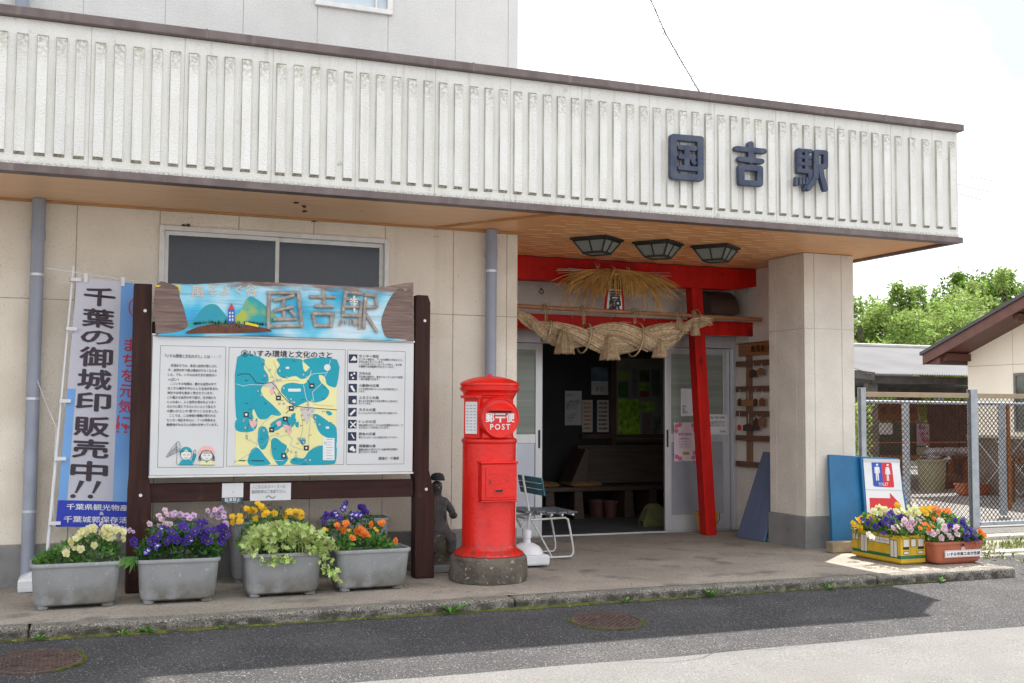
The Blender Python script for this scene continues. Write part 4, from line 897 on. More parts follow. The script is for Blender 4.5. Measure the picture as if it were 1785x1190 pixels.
def cgrid(mb, u0, u1, v0, v1, o=0., nu=14, nv=50, mi=0):
    i0 = len(mb.v)
    for j in range(nv+1):
        for i in range(nu+1): mb.v.append(tuple(cl(u0+(u1-u0)*i/nu, v0+(v1-v0)*j/nv, o)))
    for j in range(nv):
        for i in range(nu): a = i0+j*(nu+1)+i; mb.f.append((a, a+1, a+nu+2, a+nu+1)); mb.mi.append(mi)
cloth_w = M('banner_white_cloth', (.66,.66,.74), (.60,.60,.70), 3, .8, trans=.25)
m = MB(); cgrid(m, 0, 1, 0, 1); cloth = m.build('cloth', cloth_w, fl, smooth=True, fixn=False)
m = MB(); cgrid(m, .0, 1, 0, .105, .0015, 14, 10); m.build('royal_blue_band', M('banner_royal', (.03,.05,.42), (.025,.04,.36), 3, .8), cloth, smooth=True, fixn=False)
m = MB(); cgrid(m, .60, 1, .106, 1, .0015); cgrid(m, .0, .10, .106, .55, .0012, 4, 20); m.build('light_blue_strip', M('banner_sky', (.15,.33,.68), (.2,.4,.72), 2, .8), cloth, smooth=True, fixn=False)
def ctext(mb, s, u0, v0, u1, v1, bold=.0): text(mb, s, lambda u, v: cl(u0+(u1-u0)*u, v0+(v1-v0)*v, .0042), bold=bold)
m = MB(); ys_ = [(496,532),(534,570),(572,600),(602,640),(641,680),(682,718),(724,762),(764,800),(802,840)]
for ch, (y0, y1) in zip('千葉の御城印販売中', ys_):
    v1_ = (918-y0)/435; v0_ = (918-y1)/435; ctext(m, ch, .12, v0_+.006, .52, v1_-.004, bold=.022)
for u in (.14, .33):
    def ex(a, b, w): 
        pts = [(a, b), (a+w*.55, b), (a+w*1.25, b+.05), (a+w*.85, b+.052)]
    m.poly([cl(u+.035, .135, .004), cl(u+.06, .135, .004), cl(u+.135, .182, .004), cl(u+.08, .186, .004)])
    m.poly([cl(u+.02+.03*math.cos(t), .122+.008*math.sin(t), .004) for t in [k*math.pi/8 for k in range(16)]])
m.build('main_lettering', M('banner_ink', (.05,.035,.05)), cloth, fixn=False)
m = MB(); ctext(m, '千葉県観光物産協会', .10, .068, .97, .092, .01); ctext(m, '&', .46, .049, .51, .062); ctext(m, '千葉城郭保存活用会', .08, .018, .97, .043, .01); m.build('white_lettering', MC['print_white'], cloth, fixn=False)
m = MB()
for k, ch in enumerate('まちを元気に'): 
    y0 = 583+k*27.5; ctext(m, ch, .67-.012*k, (918-y0-22)/435, .83-.012*k, (918-y0)/435, .012)
ctext(m, '!!', .60, .385, .74, .42, .015)
cgrid_r = [(.84+.13*math.cos(t), .90+.045*math.sin(t)) for t in [k*math.pi/16 for k in range(33)]]
for (u, v), (u2, v2) in zip(cgrid_r[:-1], cgrid_r[1:]):
    s = .88; m.poly([cl(u, v, .004), cl(u2, v2, .004), cl(.84+(u2-.84)*s, .90+(v2-.90)*s, .004), cl(.84+(u-.84)*s, .90+(v-.90)*s, .004)])
ctext(m, '集印', .76, .885, .92, .915, .02)
m.build('red_lettering', flat('banner_red', (.55,.03,.05)), cloth, fixn=False)
m = MB()
for v in (.99, .79, .50, .27, .015):
    c = cl(0, v); t = W(128, 468, y=YN); bq = W(84, 948, y=YN); f = (c.z-bq.z)/(t.z-bq.z); px_ = bq.x+(t.x-bq.x)*f
    m.box(px_-.016, c.x+.03, YN-.036-.012, YN-.0325-.01, c.z-.012, c.z+.012); m.box(px_-.016, px_-.013, YN-.048, YN+.014, c.z-.012, c.z+.012); m.box(px_-.016, c.x, YN+.012, YN+.0145, c.z-.012, c.z+.012)
for u in (.12, .62): c = cl(u, 1.0); m.box(c.x-.012, c.x+.012, YN-.048, YN-.044, c.z-.03, c.z+.035)
m.build('fastening_loop', whitep, fl)
m = MB(); q0 = W(62, 655, y=YW-.1); q1 = W(98, 745, y=YN); m.tube([q0, (q0+q1)/2+Vector((0,0,-.01)), q1, q1+Vector((-.01,-.01,-.3)), q1+Vector((.0,-.01,-.62))], .0022, 5); m.build('cord', whitep, fl)
m = MB(); bx, by = -.20, 8.47
m.lathe((bx, by, 0), [(.16, .0), (.165, .03), (.165, .075), (.15, .09), (.09, .11), (.05, .125), (.03, .13), (.028, .20)], 4, M3=Matrix.Rotation(rad(45), 3, 'Z'))
m.build('water_base', white_plastic, fl, bevel=.008)
# ================================================================== POST BOX
PXc, PYc = 2.915, 7.89
pb = thing('post_box', 'old round red cast iron post box on a mossy stone base', 'post box', (PXc, PYc, 0))
C0 = (PXc, PYc, 0)
m = MB()
prof = [(.285, 0), (.292, .03), (.290, .10), (.285, .17), (.27, .185), (.20, .188)]
m.lathe(C0, prof, 48); i = 0
for k, v in enumerate(m.v):
    d = Vector((v[0]-PXc, v[1]-PYc, 0)); nn = 1+.05*mnoise.noise(Vector((v[0]*7, v[1]*7, v[2]*9))); m.v[k] = (PXc+d.x*nn, PYc+d.y*nn, v[2])
m.build('stone_base', stone_m, pb, smooth=True)
m = MB()
m.lathe(C0, [(.262, .186), (.266, .192), (.255, .207), (.225, .225), (.204, .245), (.200, .26), (.2, .60), (.2, 1.008), (.206, 1.015), (.209, 1.027), (.206, 1.04), (.196, 1.048), (.183, 1.055), (.179, 1.07), (.178, 1.34), (.185, 1.348), (.186, 1.36), (.198, 1.368), (.200, 1.385), (.206, 1.392), (.222, 1.405), (.224, 1.425), (.216, 1.43), (.214, 1.437), (.224, 1.443), (.223, 1.455), (.205, 1.47), (.15, 1.492), (.08, 1.508), (.02, 1.513), (.018, 1.52), (.010, 1.53)], 64)
m.build('body', post_red, pb, smooth=True)
m = MB(); a, b, hh = -.19, -.02, 0     # side notice frame on the left flank
Rz = Matrix.Rotation(rad(-62), 3, 'Z')
cz = Vector((PXc, PYc, 1.20)); m.obox(cz+Rz @ Vector((0, -.175, 0)), Rz, .155, .05, .30); m.obox(cz+Rz @ Vector((0, -.20, .155)), Rz, .17, .06, .022); m.build('notice_frame', post_red, pb, bevel=.004)
m = MB(); m.obox(cz+Rz @ Vector((0, -.2012, 0)), Rz, .115, .003, .235); o = m.build('notice_sheet', whitep, pb)
m = MB()
for r_ in range(9):
    z = .09-r_*.0225
    for c_ in range(3): m.obox(cz+Rz @ Vector((-.036+c_*.036, -.2032, z)), Rz, .022, .001, .005)
m.build('notice_lettering', grey_ink, o)
# mouth drum
Rm = Matrix.Rotation(rad(90), 3, 'X')      # local z -> -y
zc = 1.200; m = MB()
m.lathe((PXc, PYc, zc), [(.15, .10), (.15, .222), (.147, .232), (.142, .236), (.137, .234), (.135, .228)], 56, M3=Rm)
dr = m.build('mouth_drum', post_red, pb, smooth=True)
yf = PYc-.228
m = MB(); m.box(PXc-.085, PXc+.085, yf-.012, yf+.0, zc+.040, zc+.066); m.build('slot', black, dr)
m = MB(); pts = []   # hood over the slot
for k in range(15):
    t = k/14; x = -.112+.224*t; zt_ = .062+.052*math.sin(math.pi*t)**.8
    pts.append((x, zt_))
for k in range(14):
    (xa, za), (xb, zb_) = pts[k], pts[k+1]; ya = yf-.05*math.sin(math.pi*(k/14)); yb_ = yf-.05*math.sin(math.pi*((k+1)/14))
    m.poly([(PXc+xa, yf+.004, zc+za), (PXc+xb, yf+.004, zc+zb_), (PXc+xb, yb_-.006, zc+.060), (PXc+xa, ya-.006, zc+.060)])
    m.poly([(PXc+xa, ya-.006, zc+.060), (PXc+xb, yb_-.006, zc+.060), (PXc+xb, yb_-.006, zc+.054), (PXc+xa, ya-.006, zc+.054)])
    m.poly([(PXc+xa, ya-.006, zc+.054), (PXc+xb, yb_-.006, zc+.054), (PXc+xb, yf+.002, zc+.056), (PXc+xa, yf+.002, zc+.056)])
m.build('slot_hood', post_red, dr, smooth=True)
m = MB()
text(m, '郵', wframe(PXc-.112, zc-.030, PXc-.048, zc+.034, yf, .003), bold=.025); text(m, '便', wframe(PXc+.048, zc-.030, PXc+.110, zc+.034, yf, .003), bold=.025)
for x0, x1, z0, z1 in ((-.040, .040, .022, .034), (-.040, .040, -.002, .010), (-.007, .007, -.032, -.002)): m.poly([(PXc+x0, yf-.003, zc+z0), (PXc+x1, yf-.003, zc+z0), (PXc+x1, yf-.003, zc+z1), (PXc+x0, yf-.003, zc+z1)])
text(m, 'POST', wframe(PXc-.078, zc-.085, PXc+.078, zc-.045, yf, .003), bold=.015, spacing=1.25)
m.build('lettering', MC['print_white'], dr, fixn=False)
# collection door
m = MB(); m.box(PXc-.138, PXc+.138, PYc-.222, PYc-.10, .600, .865); m.box(PXc-.147, PXc+.147, PYc-.232, PYc-.10, .8655, .882); m.box(PXc-.143, PXc+.143, PYc-.228, PYc-.11, .588, .5995)
dr = m.build('collection_box', post_red, pb, bevel=.006)
m = MB(); m.box(PXc-.108, PXc+.122, PYc-.228, PYc-.2222, .620, .842); m.build('door', post_red, dr, bevel=.003)
m = MB(); m.box(PXc-.085, PXc-.063, PYc-.232, PYc-.2285, .715, .760); m.build('lock', post_red, dr, bevel=.002)
m = MB(); m.box(PXc-.077, PXc-.071, PYc-.2335, PYc-.2322, .725, .748); m.box(PXc-.033, PXc+.021, PYc-.2335, PYc-.2315, .660, .677); m.build('keyhole', black, dr)
m = MB(); bars(m, PXc-.042, PXc+.030, .652, .685, .008, PYc-.233, PYc-.2285); m.build('plate_frame', post_red, dr)

# ================================================================== CHAIR, STAND BASE, STATUE
chr_ = thing('garden_chair', 'folding garden chair with white tube frame and worn slats behind the post box', 'chair', (3.8, 8.95, 0))
YC0, YC1 = 8.80, 9.18
def cz_(px, py): p = W(px, py, y=YC0); return (p.x, p.z)
front = [cz_(900, 893), cz_(935, 905), cz_(985, 899)]; 
def frame_side(y):
    m = MB()
    a = [cz_(x_, y_) for x_, y_ in ((911,828),(917,862),(923,895),(921,915),(917,945))]
    m.tube([(x, y, z) for x, z in a]+[(a[-1][0]-.02, y, .02)], .0095, 10)
    b = [cz_(x_, y_) for x_, y_ in ((925,906),(985,902),(990,905),(994,925),(999,955))]
    m.tube([(x, y, z) for x, z in b]+[(b[-1][0]+.0, y, .035), (b[-1][0]-.02, y, .012), (b[-1][0]-.06, y, .010), (b[-1][0]-.28, y, .010)], .0095, 10)
    c = [cz_(929, 908), cz_(963, 968)]; m.tube([(c[0][0], y+.015, c[0][1]), (c[1][0], y+.015, .012)], .008, 10)
    c = [cz_(922, 900), cz_(905, 930)]; m.tube([(c[0][0], y+.02, c[0][1]), (c[1][0], y+.02, c[1][1])], .007, 10)
    return m
frame_side(YC0).build('side_frame', white_tube, chr_, smooth=True); frame_side(YC1).build('side_frame', white_tube, chr_, smooth=True)
m = MB(); x, z = cz_(999, 955); m.tube([(x-.28, YC0, .010), (x-.28, YC1, .010)], .008, 8); m.tube([(cz_(925,906)[0], YC0, cz_(925,906)[1]), (cz_(925,906)[0], YC1, cz_(925,906)[1])], .008, 8); m.build('cross_tube', white_tube, chr_, smooth=True)
s0, s1 = cz_(893, 893), cz_(1000, 894); sz = .415
for k in range(5):
    x = 3.56+k*.099; m = MB(); zz = cz_(985, 897)[1]+.012+.003*math.sin(k*2)+.012*(4-k)*.3
    m.box(x, x+.088, YC0-.05, YC1+.05, zz, zz+.016); o = m.build('seat_slat', greywood, chr_, bevel=.003)
    m = MB(); m.tube([(x+.044, YC0-.056, zz-.009), (x+.044, YC1+.056, zz-.009)], .009, 10); m.build('slat_tube', MC['white_steel_tube'] if k else white_tube, o)
for k in range(3):
    za = cz_(911, 833)[1]-k*.052; xa = 3.635+.010*k; m = MB(); Rb = Matrix.Rotation(rad(-82), 3, 'Y')
    m.obox((xa+.055, (YC0+YC1)/2-.03, za-.02), Matrix.Rotation(rad(-12), 3, 'Y'), .014, YC1-YC0+.16, .047); m.build('back_slat', teal_wood, chr_, bevel=.003)
bs = thing('stand_base', 'white plastic water-filled stand base beside the post box', 'stand base', (3.45, 8.45, 0))
pbx = W(918, 985, z=0); bx, by = pbx.x, pbx.y
m = MB(); R45 = Matrix.Rotation(rad(45), 3, 'Z')
m.lathe((bx, by, 0), [(.20, .012), (.205, .03), (.205, .085), (.195, .095), (.16, .10)], 4, M3=R45); m.build('tank', white_plastic, bs, bevel=.012)
m = MB(); m.lathe((bx, by, .098), [(.135, .0), (.13, .02), (.105, .055), (.06, .08), (.032, .085), (.030, .12), (.036, .125), (.038, .17), (.036, .185), (.028, .188)], 28); m.build('socket', white_plastic, bs, smooth=True)

st = thing('carved_figure', 'dark carved seated figure with a cap, half hidden between board post and post box', 'statue', (2.95, 8.52, 0))
def skin(name, verts, edges, radii, mat, parent, sub=2):
    me = bpy.data.meshes.new(name); me.from_pydata(verts, edges, []); o = bpy.data.objects.new(name, me); COL.objects.link(o)
    me.materials.append(mat); md = o.modifiers.new('skin', 'SKIN'); md.use_smooth_shade = True
    for k, v in enumerate(me.skin_vertices[0].data): r = radii[k]; v.radius = (r, r) if not isinstance(r, tuple) else r; v.use_root = (k == 0)
    s_ = o.modifiers.new('s', 'SUBSURF'); s_.levels = s_.render_levels = sub; adopt(o, parent); return o
carv = M('carved_dark_wood', (.035,.032,.033), (.08,.07,.068), 14, .6, .008, 30, spots=[((.18,.16,.15), 12, .62, .75)])
sx, sy = 2.695, 8.50
V = [(0,0,.30),(0,0,.40),(0,-.01,.50),(0,-.01,.575),(0,-.02,.645),(0,-.03,.70),  (.075,-.01,.53),(.125,-.04,.45),(.10,-.10,.42),(.14,-.12,.44),  (-.075,-.01,.53),(-.12,-.03,.44),(-.09,-.10,.36),  (.06,-.08,.27),(.08,-.16,.25),(.075,-.17,.13),(-.06,-.08,.27),(-.08,-.16,.25),(-.075,-.17,.13)]
V = [(sx+x, sy+y, z) for x, y, z in V]
E_ = [(0,1),(1,2),(2,3),(3,4),(4,5),(2,6),(6,7),(7,8),(8,9),(2,10),(10,11),(11,12),(0,13),(13,14),(14,15),(0,16),(16,17),(17,18)]
Rr = [.085,.085,.075,.032,.05,.042,.038,.030,.026,.030,.038,.03,.028,.055,.045,.035,.055,.045,.035]
fg = skin('body', V, E_, Rr, carv, st)
m = MB(); m.lathe((sx, sy-.03, .705), [(.056, 0), (.056, .02), (.045, .045), (.02, .055)], 20); m.prism([(sx+.05*math.cos(t), sy-.06-.05*math.sin(t), .703) for t in [k*math.pi/10 for k in range(11)]], (0, 0, .012)); m.build('cap', flat('cap_black', (.015,.015,.017)), fg, smooth=True)
m = MB()
for s in (-1, 1): m.lathe((sx+s*.018, sy-.068, .665), [(.006, 0), (.007, .004), (.003, .009)], 8, M3=Rm)
m.lathe((sx, sy-.072, .645), [(.010, 0), (.008, .008), (.004, .014)], 8, M3=Rm); m.build('face_relief', M('face_wash', (.30,.26,.25)), fg, smooth=True)
m = MB(); m.lathe((sx, sy, .0), [(.15, .055), (.155, .10), (.15, .16), (.17, .22), (.15, .28), (.1, .30)], 12)
for k, v in enumerate(m.v): nn = mnoise.noise(Vector(v)*9)*.03; m.v[k] = (v[0]+nn, v[1]+nn, v[2])
m.build('rock_seat', stone_m, st, smooth=True)
m = MB(); m.box(sx-.2, sx+.17, sy-.19, sy+.14, 0.0, .055); m.build('slab', footing, st, bevel=.008)
#@@PART3
# ================================================================== PLANTERS AND FLOWERS
def rrect(hw, hd, r, z, n=5):
    o = []
    for cx, cy, a0 in ((hw-r, hd-r, 0), (-hw+r, hd-r, math.pi/2), (-hw+r, -hd+r, math.pi), (hw-r, -hd+r, 1.5*math.pi)):
        for k in range(n): a = a0+math.pi/2*k/(n-1); o.append((cx+r*math.cos(a), cy+r*math.sin(a), z))
    return o
def loft(mb, rings, cap0=True, cap1=False, mi=0):
    i0 = len(mb.v); n = len(rings[0])
    for r in rings: mb.v += r
    for k in range(len(rings)-1):
        for j in range(n): a = i0+k*n+j; b = i0+k*n+(j+1) % n; mb.f.append((a, b, b+n, a+n)); mb.mi.append(mi)
    if cap0: mb.f.append(tuple(i0+j for j in reversed(range(n)))); mb.mi.append(mi)
    if cap1: e = i0+(len(rings)-1)*n; mb.f.append(tuple(e+j for j in range(n))); mb.mi.append(mi)
def planter(name, label, x, y, w, d, h, mat, group, foot=True, rot=0., bw=.90, r=.05, z0=0.):
    t = thing(name, label, 'planter', (x, y, z0), group)
    m = MB(); f = .028 if foot else .012; W2, D2 = w/2, d/2
    rg = [rrect(W2*bw*.80, D2*.66, r, f-.012), rrect(W2*bw*.95, D2*.78, r, f), rrect(W2*bw, D2*.82, r, f+.02), rrect(W2*.955, D2*.93, r, h-.035), rrect(W2*.96, D2*.94, r, h-.026), rrect(W2*.995, D2*.99, r, h-.024), rrect(W2, D2, r, h-.018), rrect(W2, D2, r, h-.004), rrect(W2*.99, D2*.985, r, h), rrect(W2*.95, D2*.91, r, h), rrect(W2*.94, D2*.90, r, h-.05)]
    loft(m, rg, True, False); o = m.build('body', mat, t, smooth=True)
    o.matrix_parent_inverse = Matrix.Identity(4)
    m = MB(); loft(m, [rrect(W2*.945, D2*.905, r, h-.045)], False, True); o = m.build('soil', soil, t); o.matrix_parent_inverse = Matrix.Identity(4)
    if foot:
        for sx in (-1, 1):
            for sy in (-1, 1):
                m = MB(); c = Vector((sx*(W2*bw-.055), sy*(D2*.78-.05), 0)); n = 24; rr = .034
                def ring(z, s): return [(c.x+rr*s*(1+.06*(k % 2))*math.cos(2*math.pi*k/n), c.y+rr*s*(1+.06*(k % 2))*math.sin(2*math.pi*k/n), z) for k in range(n)]
                loft(m, [ring(0, 1), ring(.045, 1.03)], True, True); o = m.build('foot', mat, t); o.matrix_parent_inverse = Matrix.Identity(4)
    t.rotation_euler = (0, 0, rot)
    return t
GP = 'grey planter boxes in a row along the kerb'
planter('planter_box', 'grey planter box of cream pansies, nearest the banner', .045, 7.735, .545, .32, .285, planter_gray, GP, rot=.03)
planter('planter_box', 'grey planter box of dark purple pansies in front of the left board post', .672, 7.72, .525, .31, .285, planter_gray, GP, rot=-.02)
planter('planter_box', 'grey planter box with trailing variegated ivy', 1.352, 7.75, .535, .31, .29, planter_gray, GP, rot=.0)
planter('planter_box', 'speckled grey planter box of orange pansies, nearest the post box', 1.978, 7.80, .545, .32, .285, planter_gray, GP, rot=.03)
GB = 'taller grey planter boxes against the wall'
for x, lb in ((.62, 'grey planter box against the wall behind the purple pansies'), (1.33, 'grey planter box in the shade behind the ivy planter'), (2.02, 'grey planter box behind the orange pansies, its rim showing at the right board post')):
    planter('planter_box', lb, x, 8.40, .50, .26, .44, planter_gray, GB, foot=True)
def petal(mb, cx, cz, rx, rz, y, ang, mi, cup=.25, n=10):
    i = len(mb.v); mb.v.append((cx*.9, y+.001, cz*.9))
    for k in range(n):
        a = 2*math.pi*k/n; rr = 1+.07*math.cos(3*a+ang); px, pz = rx*math.cos(a)*rr, rz*math.sin(a)*rr
        x = cx+px*math.cos(ang)-pz*math.sin(ang); z = cz+px*math.sin(ang)+pz*math.cos(ang); d = math.hypot(x, z)
        mb.v.append((x, y-cup*d*d*18+.0015*math.cos(k*2.5), z))
    for k in range(n): mb.f.append((i, i+1+k, i+1+(k+1) % n)); mb.mi.append(mi)
FM = {}
def pansy_mesh(kind):
    if kind in FM: return FM[kind]
    cols = {'cream': ((.80,.78,.46),(.74,.66,.18)), 'purple': ((.055,.018,.30),(.006,.003,.03)), 'lilac': ((.68,.50,.70),(.38,.10,.42)), 'pink': ((.78,.58,.66),(.60,.25,.42)), 'yellow': ((.82,.50,.012),(.80,.42,.01)),
            'orange': ((.84,.20,.012),(.70,.12,.01)), 'white': ((.78,.78,.70),(.75,.70,.30)), 'violet': ((.09,.05,.42),(.60,.60,.72))}[kind]
    pm = M('petal_'+kind, cols[0], tuple(v*.82 for v in cols[0]), 40, .65, trans=.2, island=.12); bm_ = flat('blotch_'+kind, cols[1]); em = flat('flower_eye', (.80,.55,.02))
    m = MB(); s = .0115
    petal(m, -s*.75, s*.95, s*1.05, s*1.0, .003, .3, 0); petal(m, s*.75, s*.95, s*1.05, s*1.0, .002, -.3, 0)
    petal(m, -s*1.15, -s*.15, s*.95, s*.9, 0., .2, 0); petal(m, s*1.15, -s*.15, s*.95, s*.9, -.0005, -.2, 0); petal(m, 0, -s*1.05, s*1.15, s*1.0, -.002, 0, 0)
    for x, z in ((-s*.6, -s*.1), (s*.6, -s*.1), (0, -s*.6)): petal(m, x, z, s*.45, s*.5, -.0055, 0, 1, .1, 8)
    petal(m, 0, -s*.12, s*.2, s*.2, -.0075, 0, 2, 0, 6)
    m.tube([(0, .004, 0), (0, .02, -.012), (0, .03, -.05)], [.0022, .0018, .0012], 5, 3, cap=False)
    me = bpy.data.meshes.new('flower'); me.from_pydata(m.v, [], m.f)
    for q in (pm, bm_, em, leaf_g): me.materials.append(q)
    me.polygons.foreach_set('material_index', m.mi); me.polygons.foreach_set('use_smooth', [True]*len(me.polygons)); me.update()
    FM[kind] = me; return me
def add_flowers(root, kind, pts, Y, spread=.05, scale=1., lean=0.):
    me = pansy_mesh(kind); pts = list(pts)
    pts += [(x+random.uniform(-7, 7), y+random.uniform(-5, 6)) for x, y in pts if random.random() < .55]; scale *= .80
    for (px, py) in pts:
        y = Y+random.uniform(-spread, spread); p = W(px, py, y=y)
        o = bpy.data.objects.new('flower', me); COL.objects.link(o); o.parent = root; o.location = p-root.location
        s = scale*random.uniform(.85, 1.15); o.scale = (s, s, s)
        o.rotation_euler = (rad(random.uniform(-45, 8)), rad(random.uniform(-35, 35)), rad(random.uniform(-35, 45)))
def leaves(mb, n, fn, size, kind='oval', mi=0, upb=.5):
    for _ in range(n):
        p = fn()
        if p is None: continue
        p = Vector(p); s = size*random.uniform(.6, 1.3)
        d = Vector((random.gauss(0, 1), random.gauss(0, 1)-.3, random.gauss(0, .8)+upb)).normalized(); a = d.cross(Vector((random.gauss(0,1), random.gauss(0,1), random.gauss(0,1)))).normalized(); nn = d.cross(a)
        if kind == 'oval':
            pts = [p, p+d*s*.35+a*s*.24, p+d*s*.75+a*s*.18-nn*s*.06, p+d*s-nn*s*.12, p+d*s*.75-a*s*.18-nn*s*.06, p+d*s*.35-a*s*.24]
            mb.poly([pts[0], pts[1], pts[2], pts[3]], mi); mb.poly([pts[0], pts[3], pts[4], pts[5]], mi)
        elif kind == 'thin':
            mb.poly([p, p+d*s*.5+a*s*.09, p+d*s-nn*s*.1, p+d*s*.5-a*s*.09], mi)
        elif kind == 'ivy':
            prof = [(0,0),(-.15,.42),(.25,.28),(.42,.50),(.62,.20),(1.,0),(.62,-.20),(.42,-.50),(.25,-.28),(-.15,-.42)]
            mb.poly([p+d*s*u+a*s*v-nn*s*.25*abs(v) for u, v in prof], mi)
def box_fn(x0, x1, y0, y1, z0, top, bulge=0., front=0.):
    def f():
        u = random.random(); x = x0+(x1-x0)*u; y = random.uniform(y0, y1); zt = top(u) if callable(top) else top
        q = random.random()**.6; z = z0+(zt-z0)*q
        e = 1-abs(2*u-1)**3
        return (x, y-front*q*random.random(), z0+(z-z0)*(.35+.65*e))
    return f
def stems(mb, n, x0, x1, y0, y1, z0, z1):
    for _ in range(n):
        x = random.uniform(x0, x1); y = random.uniform(y0, y1); mb.tube([(x, y, z0), (x+random.uniform(-.03,.03), y+random.uniform(-.02,.02), random.uniform(z0+.02, z1))], .0018, 4, cap=False)
def plant(name, label, x0, x1, y0, y1, z0, top, n, size, mat, kind='oval', front=.03, group=None, cat='plant', st=25, extra=None):
    t = thing(name, label, cat, ((x0+x1)/2, (y0+y1)/2, z0), group); m = MB()
    leaves(m, n, box_fn(x0, x1, y0, y1, z0, top, front=front), size, kind); stems(m, st, x0, x1, y0, y1, z0, (top(.5) if callable(top) else top)*.95)
    if extra: extra(m)
    m.build('foliage', mat, t, fixn=False); return t
A5 = lambda L: [(x/3.052, 800+y/3.052) for x, y in L]
A6 = lambda L: [(380+x/3.9675, 800+y/3.9675) for x, y in L]
A7 = lambda L: [(1460+x/5.492, 860+y/5.492) for x, y in L]
# box 1: cream pansies
t = plant('pansy_plant', 'cream pansies over fine green leaves in the first planter', -.19, .29, 7.62, 7.84, .27, lambda u: .33+.13*min(1, u*1.6), 900, .032, leaf_g, 'oval')
m = MB(); leaves(m, 1500, box_fn(-.20, .06, 7.60, 7.86, .265, lambda u: .34+.05*u), .022, 'thin'); m.build('fine_foliage', leaf_g, t, fixn=False)
add_flowers(t, 'cream', A5([(352,482),(376,440),(398,466),(412,424),(430,478),(440,388),(460,380),(497,369),(502,458),(560,370),(562,405),(590,380),(595,415),(620,375),(655,385),(655,425),(430,390),(545,395),(580,365)]), 7.60, .03, 1.4)
add_flowers(t, 'pink', A5([(590,360),(535,350),(660,400),(500,490)]), 7.7, .04, .6)
t = plant('pansy_plant', 'few magenta violas behind the cream pansies', .0, .33, 7.84, 7.90, .27, .42, 160, .03, leaf_dk)
add_flowers(t, 'lilac', A5([(395,410),(530,385),(620,355),(650,365),(685,385),(600,352),(690,375)]), 7.82, .02, .75)
# box 2: purple pansies
t = plant('pansy_plant', 'dark purple pansies crowding the second planter', .42, .93, 7.60, 7.80, .27, lambda u: .41+.06*math.sin(u*3), 1500, .036, leaf_dk, front=.03)
add_flowers(t, 'purple', A5([(710,437),(805,437),(845,410),(910,388),(895,430),(940,430),(973,355),(1010,412),(1030,385),(1065,345),(1092,335),(1140,378),(1170,370),(1185,410),(1087,428),(985,438),(880,365),(1110,380),(1195,380),(1180,425),(1070,395)]), 7.55, .02, 1.45)
add_flowers(t, 'violet', A5([(790,485),(840,460),(1000,440),(830,465),(860,370)]), 7.55, .02, .9)
m = MB(); c = W(228, 975, y=7.62)
for dx, dz, L in ((-.02,.0,.06),(.0,-.02,.07),(-.05,.01,.06),(.03,.01,.05),(.02,-.03,.05)): m.poly([c+Vector((.03,0,.02)), c+Vector((dx,-.02,dz+.01)), c+Vector((dx*1.6-.01,-.03,dz-L)), c+Vector((dx*.4+.015,-.02,dz-.02))])
m.build('low_leaf', leaf_g, t, fixn=False)
t = plant('pansy_plant', 'lilac and pink violas behind the dark purple pansies', .44, .93, 7.80, 7.92, .27, lambda u: .49+.02*math.sin(u*9), 600, .032, leaf_g)
add_flowers(t, 'lilac', A5([(990,300),(1010,315),(960,295),(1030,300),(1105,275),(1160,275),(1165,310),(1190,290),(1200,340),(1130,300),(925,300),(1175,265)]), 7.80, .03, 1.1)
add_flowers(t, 'pink', A5([(877,272),(860,320),(845,300),(900,295),(905,345),(845,355),(795,345),(880,345),(1145,270)]), 7.80, .03, 1.1)
# box 3: ivy and yellow pansies
def trail(m):
    for px, pts in ((0, [(555,930),(562,955),(575,985),(585,1005),(592,1012)]), (1, [(470,950),(480,975),(500,968),(510,975)]), (2, [(545,950),(560,970),(568,1000)]), (3, [(440,955),(460,980),(490,972)])):
        for k in range(len(pts)-1):
            for j in range(14):
                u = random.random(); p = W(pts[k][0]+(pts[k+1][0]-pts[k][0])*u, pts[k][1]+(pts[k+1][1]-pts[k][1])*u, y=7.57); s0 = len(m.v)
                leaves(m, 1, lambda: p+Vector((random.uniform(-.02,.02), random.uniform(-.02,.02), random.uniform(-.02,.02))), .036, 'ivy', 0, -.6)
t = plant('ivy_plant', 'trailing ivy with lime and cream leaves spilling over its planter', 1.09, 1.68, 7.56, 7.84, .275, lambda u: .50-.05*u, 620, .046, leaf_lime, 'ivy', front=.07, cat='ivy', extra=trail)
m = MB(); leaves(m, 500, box_fn(1.1, 1.62, 7.66, 7.84, .26, .40), .03, 'oval'); m.build('dark_foliage', leaf_dk, t, fixn=False)
t = plant('pansy_plant', 'yellow pansies behind the trailing ivy', 1.08, 1.62, 7.84, 7.95, .27, lambda u: .52, 700, .032, leaf_g)
add_flowers(t, 'yellow', A6([(296,324),(100,398),(150,394),(215,358),(253,355),(150,428),(320,385),(262,412),(390,375),(500,365),(540,360),(585,375),(530,393),(575,400),(465,395),(100,438),(300,330),(232,352)]), 7.82, .03, 1.25)
